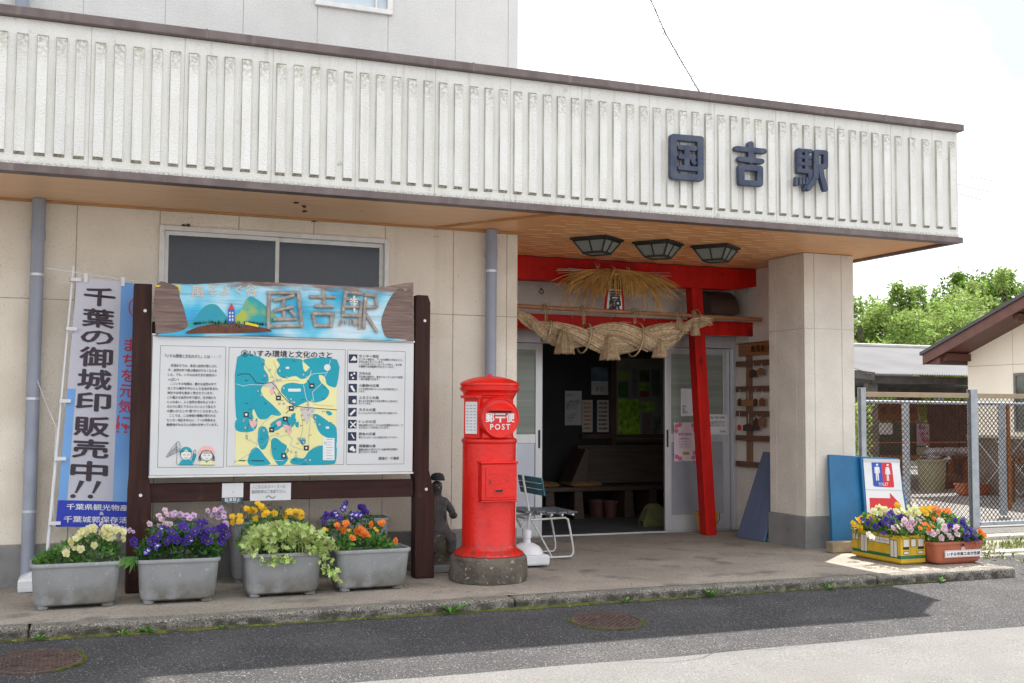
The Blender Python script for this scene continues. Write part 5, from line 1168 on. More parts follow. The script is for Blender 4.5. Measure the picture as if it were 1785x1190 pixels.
# box 4: orange pansies and violets
t = plant('pansy_plant', 'orange pansies over long green leaves in the fourth planter', 1.74, 2.12, 7.68, 7.86, .27, lambda u: .40-.06*u, 620, .045, leaf_g, front=.06)
m = MB(); leaves(m, 700, box_fn(2.0, 2.2, 7.70, 7.92, .262, .285), .015, 'thin'); m.build('low_seedlings', leaf_g, t, fixn=False)
add_flowers(t, 'orange', A6([(825,455),(825,470),(885,445),(870,490),(990,485),(985,515),(1025,515),(1058,452),(1135,440),(1228,565),(930,545),(960,497)]), 7.63, .03, 1.4)
add_flowers(t, 'yellow', A6([(905,493),(1050,535),(1085,480),(1100,495),(735,482),(640,540)]), 7.68, .03, .7)
t = plant('pansy_plant', 'blue-violet pansies behind the orange ones', 1.66, 2.16, 7.95, 8.1, .27, lambda u: .50-.10*abs(u-.5), 520, .032, leaf_dk)
add_flowers(t, 'purple', A6([(885,305),(1005,335),(1005,365),(750,375),(755,405),(840,410),(795,380),(1015,350)]), 7.93, .03, 1.25)
add_flowers(t, 'violet', A6([(870,330),(945,385),(930,405),(960,380),(960,400),(820,385)]), 7.93, .03, 1.25)
for x, lb, zt in ((.62, 'low green seedlings in the wall planter behind the purple pansies', .47), (1.33, 'feathery green plant rising behind the yellow pansies', .56), (2.02, 'sparse seedlings in the wall planter by the right board post', .455)):
    plant('seedling', lb, x-.2, x+.2, 8.32, 8.46, .40, zt, 420, .026, leaf_g, 'thin', st=20)
# yellow train planter
TX0, TX1, TY0, TY1, TH = 6.405, 6.66, 7.50, 8.12, .235
tp = thing('train_planter', 'yellow wooden planter painted like a railcar with a green stripe', 'planter', (6.53, 7.8, 0))
ty = M('train_yellow', (.62,.40,.015), (.50,.31,.012), 9, .6, .001, 60, spots=[((.12,.08,.03), 40, .70, .75)])
m = MB(); m.box(TX0, TX1, TY0, TY0+.018, .012, TH); m.box(TX0, TX1, TY1-.018, TY1, .012, TH); m.box(TX0, TX0+.018, TY0+.0185, TY1-.0185, .012, TH-.002); m.box(TX1-.018, TX1, TY0+.0185, TY1-.0185, .012, TH-.002); m.box(TX0+.019, TX1-.019, TY0+.019, TY1-.019, .0, .02); m.build('box', ty, tp, bevel=.003)
m = MB(); m.box(TX0+.019, TX1-.019, TY0+.019, TY1-.019, .15, TH-.03); m.build('soil', soil, tp)
def side(u0, u1, z0, z1, o=.001): return [(TX0-o, TY1-(TY1-TY0)*u0, z0), (TX0-o, TY1-(TY1-TY0)*u1, z0), (TX0-o, TY1-(TY1-TY0)*u1, z1), (TX0-o, TY1-(TY1-TY0)*u0, z1)]
def end(u0, u1, z0, z1, o=.001): return [(TX0+(TX1-TX0)*u0, TY0-o, z0), (TX0+(TX1-TX0)*u1, TY0-o, z0), (TX0+(TX1-TX0)*u1, TY0-o, z1), (TX0+(TX1-TX0)*u0, TY0-o, z1)]
m = MB(); m.poly(side(0, 1, .045, .072)); m.poly(end(0, 1, .045, .072)); m.build('green_stripe', flat('train_green', (.01,.13,.055)), tp, fixn=False)
blk, wh = MB(), MB()
for u0, u1, z0, z1 in ((.03,.07,.15,.20),(.09,.13,.15,.20),(.19,.255,.062,.20),(.265,.325,.062,.20),(.36,.47,.155,.178),(.36,.47,.180,.205),(.475,.585,.155,.178),(.475,.585,.180,.205),(.59,.69,.155,.178),(.59,.69,.180,.205),(.695,.78,.155,.178),(.695,.78,.180,.205),(.80,.86,.055,.19),(.87,.93,.055,.19)):
    blk.poly(side(u0-.006, u1+.006, z0-.004, z1+.004, .0016)); wh.poly(side(u0, u1, z0, z1, .0022))
for u in (.14, .16, .20): blk.poly(side(u-.02, u-.015, .07, .21, .0014))
for u0, u1, z0, z1 in ((.10,.32,.145,.205),(.42,.60,.145,.205),(.70,.92,.145,.205),(.12,.30,.085,.105),(.70,.90,.085,.105)):
    blk.poly(end(u0-.015, u1+.015, z0-.004, z1+.004, .0016)); wh.poly(end(u0, u1, z0, z1, .0022))
for u0, u1 in ((.10,.32),(.70,.92)): blk.poly(end(u0-.015, u1+.015, .122, .140, .0017))
blk.poly(end(.385,.392,.03,.215,.0014)); blk.poly(end(.628,.635,.03,.215,.0014)); blk.poly(end(.385,.635,.212,.216,.0014))
blk.build('painted_line', black, tp, fixn=False); wh.build('painted_window', flat('train_white', (.62,.60,.52)), tp, fixn=False)
tc_m = M('terracotta_plastic', (.40,.115,.055), (.33,.09,.045), 6, .5)
tpn = planter('planter_box', 'terracotta plastic planter with a white name label at the kerb end', 6.92, 7.50, .54, .24, .185, tc_m, 'terracotta planter boxes', foot=False, r=.03, bw=.88)
lb = MB(); a, b = W(1645, 970, y=7.40), W(1709, 970, y=7.40)
lb.box(a.x, b.x, 7.395-.012, 7.40-.012, .055, .115); lo = lb.build('name_label', whitep, tpn); 
lb = MB(); lb.lathe(((a.x+b.x)/2, 7.388, .122), [(.020, 0), (.020, .003)], 20, M3=Rm); lb.build('emblem_disc', whitep, tpn)
lb = MB(); x0, x1 = a.x, b.x; text(lb, 'いすみ市商工会女性部', wframe(x0+.02, .070, x1-.02, .098, 7.3835, .001), bold=.03)
lb.build('lettering', black, lo, fixn=False)
lb = MB()
for k in range(20):
    a0, a1 = 2*math.pi*k/20, 2*math.pi*(k+1)/20; cx_ = (x0+x1)/2
    lb.poly([(cx_+r_*math.cos(t), 7.3835, .124+r_*math.sin(t)) for r_, t in ((.017,a0),(.017,a1),(.0135,a1),(.0135,a0))])
bt = .003
for q in ((x0+.004, x1-.004, .058, .0605), (x0+.004, x1-.004, .1095, .112), (x0+.004, x0+.0065, .0605, .1095), (x1-.0065, x1-.004, .0605, .1095)): lb.poly([(q[0], 7.3818, q[2]), (q[1], 7.3818, q[2]), (q[1], 7.3818, q[3]), (q[0], 7.3818, q[3])])
for t in (0, 1, 2): lb.poly([(cx_+.004*math.cos(k*math.pi/4)+.005*math.cos(t*2.1+.5), 7.3836-.0002*t, .124+.004*math.sin(k*math.pi/4)+.005*math.sin(t*2.1+.5)) for k in range(8)])
lb.build('red_emblem_and_border', MC['banner_red'], lo, fixn=False)
planter('planter_box', 'terracotta planter hidden behind the two kerb-end planters', 7.05, 7.93, .62, .22, .20, tc_m, 'terracotta planter boxes', foot=False, r=.03, z0=.0, rot=.0) if False else None
t = plant('pansy_plant', 'mixed yellow, purple and pale pink pansies filling the railcar planter', 6.40, 6.68, 7.49, 8.13, .21, lambda u: .36, 2300, .034, leaf_g, front=.03)
add_flowers(t, 'yellow', A7([(148,305),(190,255),(205,325),(328,225),(210,270),(150,290),(220,330)]), 7.93, .08, 1.45)
add_flowers(t, 'yellow', A7([(445,200),(375,255)]), 7.8, .08, 1.1)
add_flowers(t, 'purple', A7([(240,245),(290,285),(405,215),(362,318),(410,288),(465,250),(490,205),(485,295),(540,195),(575,230),(525,270),(560,280),(600,235),(635,228),(320,240),(440,380),(430,300),(510,300)]), 7.66, .1, 1.45)
add_flowers(t, 'pink', A7([(530,330),(580,320),(640,260),(660,290),(700,260),(720,300),(760,250),(790,265),(690,290),(740,280),(675,320),(625,300),(760,310),(800,290),(550,345),(650,245),(710,240)]), 7.48, .03, 1.25)
add_flowers(t, 'white', A7([(330,415),(815,410)]), 7.55, .03, 1.6)
t = plant('pansy_plant', 'pink, purple and orange pansies in the labelled terracotta planter', 6.66, 7.20, 7.40, 7.62, .165, lambda u: .36-.12*u, 2400, .034, leaf_g, front=.03)
add_flowers(t, 'pink', A7([(880,375),(920,390),(1030,340),(1060,345),(1090,425),(995,430),(1100,320),(1130,350),(960,365),(1175,395),(1020,310),(1140,320),(1050,320),(1010,345)]), 7.36, .03, 1.25)
add_flowers(t, 'purple', A7([(940,280),(1080,298),(1125,260),(1195,280),(1180,320),(1225,320),(1240,375),(1280,360),(1320,370),(1290,400),(1310,430),(1228,438),(1200,475),(1265,350),(1210,270)]), 7.36, .03, 1.5)
add_flowers(t, 'orange', A7([(835,290),(875,318),(910,310),(790,330),(1362,360),(1385,403),(1418,403),(1400,395)]), 7.38, .04, 1.3)
planter('planter_box', 'terracotta planter of cream and yellow pansies behind the two kerb-end planters', 7.03, 7.86, .70, .22, .20, tc_m, 'terracotta planter boxes', foot=False, r=.03)
t = plant('pansy_plant', 'cream, yellow and orange pansies in the rear terracotta planter', 6.72, 7.38, 7.76, 7.96, .18, lambda u: .42-.06*u, 2000, .034, leaf_g, front=.03)
add_flowers(t, 'cream', A7([(385,140),(410,130),(450,150),(470,165),(430,170),(560,170),(590,185),(620,160),(650,190),(690,175),(720,200),(745,120),(770,185),(800,195),(830,225),(700,160),(500,170),(380,170),(740,150),(670,200),(610,190)]), 7.76, .05, 1.5)
add_flowers(t, 'yellow', A7([(820,145),(860,160),(850,195),(880,150),(600,140),(840,180),(800,160)]), 7.76, .05, 1.45)
add_flowers(t, 'orange', A7([(925,135),(945,165),(910,200),(960,170),(1010,155),(1045,185),(1080,195),(1060,175),(975,180),(1010,232),(925,240)]), 7.76, .05, 1.35)
add_flowers(t, 'white', A7([(1000,265),(985,250)]), 7.7, .03, 1.3)

# ================================================================== LEANING BOARDS, BLOCK, TOILET SIGN
def slab(name, mat, parent, tl, tr, br, bl, th, bevel=.002):
    n = (Vector(tr)-Vector(tl)).cross(Vector(bl)-Vector(tl)).normalized()
    if n.y < 0: n = -n
    m = MB(); m.prism([tl, tr, br, bl], n*th); return m.build(name, mat, parent, bevel=bevel)
bb = thing('blue_panel', 'large blue painted panel leaning against the square pillar', 'panel', (6.6, 8.45, 0))
blue = M('blue_paint', (.004,.13,.30), (.003,.10,.24), 5, .5, .0006, 60, spots=[((.003,.06,.14), 16, .70, .76)])
slab('panel', blue, bb, W(1445, 792, y=8.60), W(1511, 796, y=8.60), W(1514, 965, y=8.42), W(1452, 962, y=8.42), .03)
ts = thing('toilet_sign', 'toilet sign with red arrow on a blue board leaning beside the blue panel', 'sign', (7.0, 8.4, 0))
slab('backing_board', blue, ts, W(1500, 795, y=8.56), W(1566, 799, y=8.56), W(1592, 948, y=8.40), W(1512, 950, y=8.40), .025)
def TS(x, y, o=0.):        # zoom 3 coordinates -> sheet plane
    px, py = 1400+x/4.577, 760+y/4.577; f = (py-795)/(948-795); return W(px, py, y=8.56-.16*f-.004-o)
m = MB(); m.poly([TS(478,180), TS(772,186), TS(770,230), TS(790,430), TS(825,640), TS(512,640), TS(498,430)]); sh = m.build('sheet', whitep, ts, fixn=False)
m = MB(); m.poly([TS(478,178,.003), TS(772,186,.003), TS(766,212,.002), TS(482,208,.002)]); m.poly([TS(499,424,.002), TS(790,430,.002), TS(790,436,.002), TS(499,430,.002)]); m.build('tape', flat('paper_fold', (.55,.55,.56)), ts, fixn=False)
m = MB(); m.poly([TS(x, y, .002) for x, y in ((545,207),(626,210),(640,406),(572,402),(560,392))]); m.build('male_field', flat('sign_toilet_blue', (.02,.07,.42)), sh, fixn=False)
m = MB(); m.poly([TS(x, y, .002) for x, y in ((626,210),(698,212),(706,220),(727,398),(722,409),(640,406))]); m.poly([TS(x, y, .002) for x, y in ((530,492),(697,495),(692,452),(780,545),(712,640),(708,588),(536,588))]); m.build('red_field_and_arrow', flat('sign_toilet_red', (.62,.02,.03)), sh, fixn=False)
m = MB()
def fig(cx, cy, w):
    m.poly([TS(cx+9*math.cos(t), cy-62+9*math.sin(t), .004) for t in [k*math.pi/8 for k in range(16)]])
    if w: P = [(-12,-48),(12,-48),(22,-5),(15,-3),(9,-25),(26,12),(8,12),(10,68),(2,68),(1,14),(-1,14),(-2,68),(-10,68),(-9,12),(-24,12),(-9,-25),(-14,-3),(-21,-5)]
    else: P = [(-16,-48),(16,-48),(21,-42),(24,5),(17,6),(13,-28),(13,68),(3,68),(1,10),(-1,10),(-3,68),(-12,68),(-12,-28),(-14,6),(-21,5),(-20,-42)]
    # keep polygons star-free by splitting at the middle
    m.poly([TS(cx+x*.95+y*.05, cy+y*.95, .004) for x, y in P])
fig(590, 290, False); fig(674, 292, True)
text(m, 'TOILET', lambda u, v: TS(601+78*u, 395-24*v, .004), bold=.01)
m.build('pictogram', MC['print_white'], sh, fixn=False)
cb = thing('concrete_block', 'short concrete block lying in front of the blue panel', 'block', (6.45, 8.37, 0))
blkm = M('concrete_block', (.36,.29,.20), (.26,.21,.15), 12, .95, .004, 80)
c0 = W(1452, 964, z=0); m = MB(); m.box(c0.x, c0.x+.36, c0.y, c0.y+.10, 0, .095); o = m.build('block', blkm, cb, bevel=.006)
# slate-blue boards leaning in the porch
sb = thing('slate_panel', 'slate-blue wooden panel leaning inside the porch by the pillar', 'panel', (6.2, 9.4, 0))
bl, br = W(1283, 936, z=0), W(1330, 944, z=0); L = Vector((.245, .0, .855))
slate = M('slate_blue_paint', (.085,.135,.23), (.12,.14,.22), 3, .55, .001, 30, stretch=(1, 6, .6), spots=[((.22,.24,.32), 30, .68, .74)])
m = MB(); m.prism([bl, br, br+L, bl+L+Vector((0,-.12,0))], (.028, .0, -.006)); m.build('panel', slate, sb, bevel=.002)
sb2 = thing('teal_panel', 'narrow teal board leaning behind the slate-blue panel', 'panel', (6.3, 9.3, 0))
m = MB(); a, b = W(1330, 942, z=0), W(1339, 944, z=0); m.prism([a, b, b+Vector((.17,0,.6)), a+Vector((.17,0,.6))], (.03,.03,0)); m.build('panel', teal_wood, sb2)

# ================================================================== TALLY RACK on the porch wall
XRK = XR-.004
rk = thing('plaque_rack', 'wooden rack of small hanging plaques on the porch wall beside the sliding door', 'rack', (XRK, 9.8, 1.0))
rw = M('rack_wood', (.17,.085,.05), (.12,.055,.035), 6, .7, .002, 50, stretch=(6, .8, 6)); rw2 = M('rack_wood_light', (.26,.13,.07), (.20,.10,.05), 6, .7)
Rk = lambda x, y: W(1260+x/5.95, 580+y/5.95, x=XRK)
def rkbox(mb, x0, y0, x1, y1, th, off=0.):
    a, b = Rk(x0, (y0+y1)/2), Rk(x1, (y0+y1)/2); c, d = Rk((x0+x1)/2, y0), Rk((x0+x1)/2, y1); mb.box(XRK-off-th, XRK-off, b.y, a.y, d.z, c.z)
m = MB(); rkbox(m, 258, 200, 312, 1330, .02); m.build('upright', rw2, rk, bevel=.002)
for y in (288+10, 548+10, 800+8, 1052+6, 1325):
    m = MB(); a = Rk(170, y); b_ = Rk(600, y); d = Rk(170, y+56); m.box(XRK-.045, XRK-.0205, b_.y, a.y, d.z, a.z); m.build('crossbar', rw, rk, bevel=.003)
m = MB(); rkbox(m, 190, 100, 600, 232, .018, .022); o = m.build('name_board', M('varnished_board', (.34,.13,.025), (.24,.08,.015), 5, .4, spots=[((.75,.6,.4), 70, .68, .72)]), rk, bevel=.012)
m = MB()
for k, ch in enumerate('絵馬掛け'):
    x0 = 330+k*50; a, b_, c, d = Rk(x0, 160), Rk(x0+40, 160), Rk(x0, 130), Rk(x0, 200)
    text(m, ch, lambda u, v: Vector((XRK-.0425, a.y+(b_.y-a.y)*u, d.z+(c.z-d.z)*v)), bold=.02)
m.build('lettering', black, o, fixn=False)
m = MB()
for k in range(26): 
    p = Rk(262+random.uniform(-22, 22), 262+random.uniform(-20, 26)); p.x -= .05; m.poly([p, p+Vector((0, .012, .004)), p+Vector((-.006, .004, -.016))])
m.build('paper_streamer', whitep, rk, fixn=False)
GT = 'small plaques hanging on the porch rack'
def hang(label, x0, y0, x1, y1, mat, top=0, cat='plaque', nm='hanging_plaque'):
    a, b, c, d = Rk(x0, (y0+y1)/2), Rk(x1, (y0+y1)/2), Rk((x0+x1)/2, y0), Rk((x0+x1)/2, y1); X = XRK-.052
    t = thing(nm, label, cat, (X, (a.y+b.y)/2, d.z), GT)
    m = MB(); h = c.z-d.z; ym = (a.y+b.y)/2
    m.prism([(X, a.y, d.z), (X, b.y, d.z), (X, b.y, d.z+h*.75), (X, ym, c.z), (X, a.y, d.z+h*.75)], (-.014, 0, 0)); m.build('tablet', mat, t, bevel=.001)
    m = MB(); m.tube([(X, ym, c.z), (X-.004, ym, Rk(x0, top or y0-70).z)], .0018, 5); m.build('string', whitep, t)
dk = M('dark_tablet', (.045,.025,.018), (.07,.04,.025), 9, .6); md_ = rw2; rd_ = flat('red_charm', (.55,.02,.015))
hang('dark plaque hanging below the top crossbar', 330, 380, 405, 460, dk, 320); hang('carved brown plaque beside the pillar under the top crossbar', 408, 362, 485, 440, md_, 320)
hang('small dark pointed charm left of the lettered plaque', 205, 678, 243, 758, dk, 585); hang('light brown plaque with lines of writing', 246, 684, 370, 762, M('light_brown_tablet', (.34,.16,.06), (.26,.12,.05), 20, .7), 600); hang('narrow dark charm right of the lettered plaque', 372, 678, 403, 762, dk, 580); hang('reddish pointed plaque at the pillar edge', 432, 672, 485, 760, flat('reddish_tablet', (.22,.08,.04)), 590)  # the lettered plaque is a lighter brown than its neighbours
hang('tiny red charm on a white string', 205, 950, 235, 1010, rd_, 820); hang('wide dark plaque above the fourth crossbar', 264, 940, 366, 1018, dk, 840); hang('dark bottle-shaped charm on the third crossbar', 370, 880, 425, 1012, dk, 850); hang('brown plaque with faint writing at the pillar edge', 425, 868, 490, 972, md_, 850)
# bucket
bk = W(1243, 930, z=0); bkt = thing('bucket', 'yellow plastic bucket behind the foot of the red gate post', 'bucket', (bk.x, bk.y+.1, 0))
bm2 = M('bucket_yellow', (.62,.33,.01), None, 5, .4); m = MB(); m.lathe((bk.x, bk.y+.12, 0), [(.085, 0), (.092, .01), (.115, .19), (.124, .195), (.124, .212), (.110, .214), (.105, .19), (.09, .03)], 28); m.build('pail', bm2, bkt, smooth=True)
m = MB(); m.tube([(bk.x+.124*math.cos(t), bk.y+.12-.04-.06*math.sin(t), .20-.11*math.sin(t)) for t in [k*math.pi/12 for k in range(13)]], .004, 6); m.build('handle', lamp_black, bkt)

# ================================================================== DOOR PAPERS AND WAITING ROOM
YD2 = YD+.045
def ex_roses(t, x0, x1, z0, z1, Y):
    rose = flat('rose_pink', (.62,.14,.24)); lf = flat('print_leaf', (.10,.22,.16)); m, g = MB(), MB(); rnd = random.Random(4)
    for cx, cz in ((x0+.03, z1-.04), (x0+.07, z1-.025), (x0+.025, z1-.09), (x1-.04, z1-.03), (x1-.02, z1-.08), (x0+.03, z0+.05), (x0+.07, z0+.03), (x1-.04, z0+.04), (x1-.02, z0+.09)):
        for q in range(4):
            r = .026-.005*q; m.poly([(cx+r*math.cos(k*math.pi/5+q), Y-.0012-.0002*q, cz+r*math.sin(k*math.pi/5+q)*(1 if k % 2 else .85)) for k in range(10)])
        a = rnd.random()*6; g.poly([(cx+.02*math.cos(a), Y-.0008, cz+.02*math.sin(a)), (cx+.045*math.cos(a+.3), Y-.0008, cz+.045*math.sin(a+.3)), (cx+.05*math.cos(a), Y-.0008, cz+.05*math.sin(a))])
    m.build('printed_rose', rose, t, fixn=False); g.build('printed_leaf', lf, t, fixn=False)
    m = MB(); xm = (x0+x1)/2; m.poly([(xm-.035, Y-.0012, z0+.07), (xm+.05, Y-.0012, z0+.07), (xm+.045, Y-.0012, z0+.10), (xm-.03, Y-.0012, z0+.10)]); m.build('printed_train', flat('print_olive', (.30,.32,.03)), t, fixn=False)
notice('poster', 'pink floral welcome poster on the right sliding door', 1175, 736, 1214, 804, YD2-.012, [('welcome', .18, .66, .78, .76), ('上総国吉駅の', .2, .56, .7, .61), ('オープンガーデン', .2, .48, .8, .53), ('5月3日〜5月31日', .2, .42, .75, .45), ('ご自由にご覧ください', .2, .36, .8, .39)], ink=flat('deep_rose_ink', (.25,.03,.10)), extra=ex_roses, cat='poster', paper=flat('pale_pink_paper', (.66,.54,.60)))
notice('paper_notice', 'white paper in a clear sleeve left of the red gate post', 1187, 677, 1211, 725, YD2-.012, [('お\n知\nら\nせ', .80, .15, .92, .85), ('待合室での\n飲食は\nご遠慮ください', .08, .1, .5, .4)], cat='notice')
notice('paper_notice', 'wide white notice on the door right of the red gate post', 1235, 722, 1268, 757, YD2-.012, [('駅舎ご利用のお客様へ', .1, .78, .9, .9), ('この扉は自動では開きません。\n手で開けてお入りください。\n開けたら必ず閉めてください。', .08, .4, .92, .68), ('国吉駅', .6, .1, .9, .2)], cat='notice')
YI = 12.55
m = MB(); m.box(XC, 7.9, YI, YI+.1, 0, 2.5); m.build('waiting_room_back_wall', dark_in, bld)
dimp = M('shaded_paper', (.50,.50,.50), (.42,.42,.42), 6, .8)
def sheet(name, label, x0, y0, x1, y1, mat, lines=(), Y=YI-.01, cat='poster', ink=black, extra=None): return notice(name, label, x0, y0, x1, y1, Y, list(lines), ink=ink, paper=mat, cat=cat, group=None, extra=extra)
sheet('poster', 'white sheet of text on the dark waiting room wall', 985, 681, 1014, 741, dimp, [('お知らせ\n\nこの駅舎は地域の\n皆様と共に守り\n育てています。\n\nゴミは各自で\nお持ち帰り\nください。', .1, .08, .9, .92)])
def ex_cal(t, x0, x1, z0, z1, Y):
    m = MB(); m.poly([(x0, Y-.001, (z0+z1)/2), (x1, Y-.001, (z0+z1)/2), (x1, Y-.001, z1), (x0, Y-.001, z1)]); m.build('picture', M('calendar_picture', (.02,.07,.16), (.12,.16,.18), 9, .6), t, fixn=False)
sheet('calendar', 'wall calendar with a dark blue picture in the waiting room', 1031, 640, 1060, 688, dimp, [('8 13', .3, .12, .7, .3)], extra=ex_cal, cat='calendar')
def ex_flyer(c):
    def f(t, x0, x1, z0, z1, Y):
        m = MB()
        for k in range(7): u = z0+(z1-z0)*(.08+.13*k); m.poly([(x0+.02, Y-.001, u), (x1-.02, Y-.001, u), (x1-.02, Y-.001, u+(z1-z0)*.07), (x0+.02, Y-.001, u+(z1-z0)*.07)])
        m.build('printed_band', M('flyer_'+c[0], c[1], c[2], 30, .7), t, fixn=False)
    return f
sheet('poster', 'pink and yellow flyer left of the wooden post inside', 1015, 697, 1033, 753, dimp, extra=ex_flyer(('pink', (.55,.08,.14), (.5,.4,.05))))
sheet('poster', 'beige and brown flyer next to the pink one inside', 1041, 697, 1061, 753, dimp, extra=ex_flyer(('beige', (.35,.25,.15), (.08,.06,.05))))
m = MB(); p0 = W(1064, 600, y=YI-.05); m.box(p0.x, p0.x+.07, YI-.08, YI-.002, 0, 2.49); p1 = W(1013, 757, y=YI-.05); m.box(p1.x, 7.8, YI-.07, YI-.003, p1.z-.05, p1.z); m.build('waiting_room_timber', M('dark_timber', (.10,.05,.03), (.06,.03,.02), 5, .6), bld)
nb = thing('glazed_notice_board', 'glazed notice board with posters inside the waiting room', 'notice board', (6.6, YI-.06, 1.1))
a = W(1073, 695, y=YI-.06); b = W(1165, 695, y=YI-.06); c = W(1110, 625, y=YI-.06); d = W(1110, 765, y=YI-.06)
m = MB(); m.box(a.x, b.x+.4, YI-.055, YI-.03, d.z, c.z); m.build('backing', M('board_backing', (.24,.25,.22), (.16,.19,.16), 4, .35), nb)
m = MB(); bars(m, a.x-.04, b.x+.44, d.z-.04, c.z+.04, .04, YI-.075, YI-.02); m.build('frame', MC['dark_timber'], nb, bevel=.004)
for k, (x0, y0, x1, y1, c1, c2) in enumerate(((1078,647,1098,663,(.20,.26,.04),(.3,.3,.1)),(1078,665,1095,692,(.03,.10,.02),(.05,.16,.04)),(1102,643,1110,690,(.16,.17,.18),(.10,.10,.12)),(1115,645,1132,665,(.04,.05,.04),(.10,.10,.06)),(1115,667,1132,680,(.28,.5,.04),(.08,.2,.03)),(1115,681,1132,692,(.22,.07,.03),(.15,.05,.03)),(1136,643,1150,690,(.14,.14,.17),(.1,.1,.1)),(1078,695,1116,760,(.34,.58,.05),(.08,.22,.02)),(1118,700,1140,716,(.34,.55,.06),(.12,.24,.04)),(1120,720,1135,757,(.12,.17,.18),(.2,.1,.08)),(1138,725,1152,762,(.17,.18,.16),(.07,.06,.05)))):
    m = MB(); A, B = W(x0, y0, y=YI-.06), W(x1, y1, y=YI-.06); m.box(A.x, B.x, YI-.0585-.0002*k, YI-.0555, B.z, A.z); m.build('print_and_reflection', M('print_and_reflection_%d' % k, c1, c2, 14, .35), nb)  # posters; the green ones paint in greenery reflected by the glass
# bench with cushions
YBN = 11.80
bn = thing('waiting_bench', 'long brown wooden bench in the dark waiting room', 'bench', (6.2, YBN, 0))
bnm = M('bench_wood', (.07,.042,.03), (.045,.027,.02), 5, .5, stretch=(.6, 6, 6))
a = W(946, 838, y=YBN); xb0 = a.x+.25; sz = W(1050, 848, y=YBN).z
m = MB(); m.box(xb0-.25, 7.5, YBN, YBN+.42, sz-.05, sz); m.build('seat', bnm, bn, bevel=.006)
m = MB(); z1 = W(1060, 776, y=YBN+.5).z; m.prism([(W(1012,780,y=YBN+.45).x, YBN+.43, sz+.01), (7.5, YBN+.43, sz+.01), (7.5, YBN+.52, z1), (W(1012,780,y=YBN+.45).x, YBN+.52, z1)], (0, .03, 0)); m.build('backrest', M('bench_back', (.085,.066,.055), (.055,.042,.035), 5, .45, stretch=(.6, 6, 6)), bn)
m = MB(); q = W(1000, 800, y=YBN+.2); m.prism([(W(985,815,y=YBN+.2).x, YBN+.06, sz+.01), (W(1012,780,y=YBN+.2).x, YBN+.06, z1-.03), (W(1018,780,y=YBN+.2).x, YBN+.06, z1-.03), (W(1014,815,y=YBN+.2).x, YBN+.06, sz+.01)], (0, .35, 0)); m.build('end_panel', bnm, bn)
for px in (960, 1010, 1098, 1140):
    x = W(px, 880, y=YBN).x; m = MB(); m.prism([(x-.055, YBN+.02, 0), (x+.075, YBN+.02, 0), (x+.05, YBN+.02, sz-.052), (x-.05, YBN+.02, sz-.052)], (0, .34, 0)); m.build('leg', bnm, bn, bevel=.004)
cu = M('ochre_cushion', (.26,.13,.04), (.16,.09,.04), 12, .9, .003, 80)
for px, w_, lb in ((955, .34, 'ochre cushion at the left end of the waiting room bench'), (1025, .42, 'rumpled ochre cushion in the middle of the bench')):
    x = W(px, 838, y=YBN).x; t = thing('seat_cushion', lb, 'cushion', (x, YBN+.2, sz), 'cushions on the waiting room bench')
    m = MB(); rg = [[(x+cx*s, YBN+.2+cy*s, sz+z) for cx, cy, _ in rrect(w_/2, .19, .05, 0)] for s, z in ((.9, .002), (1., .02), (1., .035), (.85, .055), (.5, .065))]; loft(m, rg, True, True); m.build('cushion', cu, t, smooth=True)
pot = M('brown_pot', (.09,.032,.022), (.06,.024,.018), 5, .6)
for px, py, r_, lb in ((992, 893, .075, 'small reddish pot under the left half of the bench'), (1042, 900, .12, 'wide reddish pot under the middle of the bench'), (1078, 905, .085, 'reddish pot beside the bench leg')):
    c = W(px, py, z=0); c.y = max(c.y, 11.9); t = thing('clay_pot', lb, 'pot', (c.x, c.y, 0), 'pots under the bench')
    m = MB(); m.lathe((c.x, c.y, 0), [(r_*.75, 0), (r_, .17), (r_*1.1, .175), (r_*1.1, .20), (r_*.95, .20), (r_*.9, .12)], 24); m.build('pot', pot, t, smooth=True)
bag = W(1140, 918, z=0); t = thing('paper_bag', 'crumpled yellow-green bag on the floor at the end of the bench', 'bag', (bag.x, bag.y, 0))
m = MB(); loft(m, [[(bag.x+.05+cx*s+.02*math.sin(j*1.7+z*20), bag.y+.1+cy*s, z) for j, (cx, cy, _) in enumerate(rrect(.14, .09, .03, 0))] for s, z in ((1., 0), (1.02, .06), (.8, .14), (.5, .21), (.3, .24))], True, True); m.build('bag', M('bag_green', (.12,.12,.04), (.08,.085,.03), 12, .7, .004, 20), t)

# ================================================================== FENCE AND GATE LEAF
galv = M('galvanised_steel', (.36,.39,.43), (.28,.31,.35), 10, .5, metal=.3, streak=((.20,.20,.20), 20, .55, .8, .5)); rustm = M('rusty_steel', (.30,.11,.035), (.16,.055,.02), 18, .9, .002, 80)
rail_y = M('weathered_top_rail', (.34,.25,.15), (.27,.22,.16), 12, .8); wire_r = M('rusty_wire', (.065,.019,.008), (.028,.012,.008), 30, .95, spec=.1); wire_k = M('dark_wire', (.012,.010,.009), (.028,.016,.012), 30, .9, spec=.1)
YFN = 10.27
def fx(px, Y=YFN): return W(px, 800, y=Y).x
fn = thing('chain_link_fence', 'grey steel fence with rusty chain-link mesh right of the pillar', 'fence', (9.0, YFN, -.08))
zt1 = W(1600, 684, y=YFN).z; zt2 = W(1600, 691, y=YFN).z; zb = -.085
def hpost(x0, x1, Y, z1):
    m = MB(); m.box(x0, x1, Y, Y+.008, zb, z1); m.box(x0, x1, Y+.06, Y+.068, zb, z1); m.box((x0+x1)/2-.004, (x0+x1)/2+.004, Y+.008, Y+.06, zb, z1); m.box(x0-.001, x1+.001, Y-.002, Y+.07, z1, z1+.006); return m
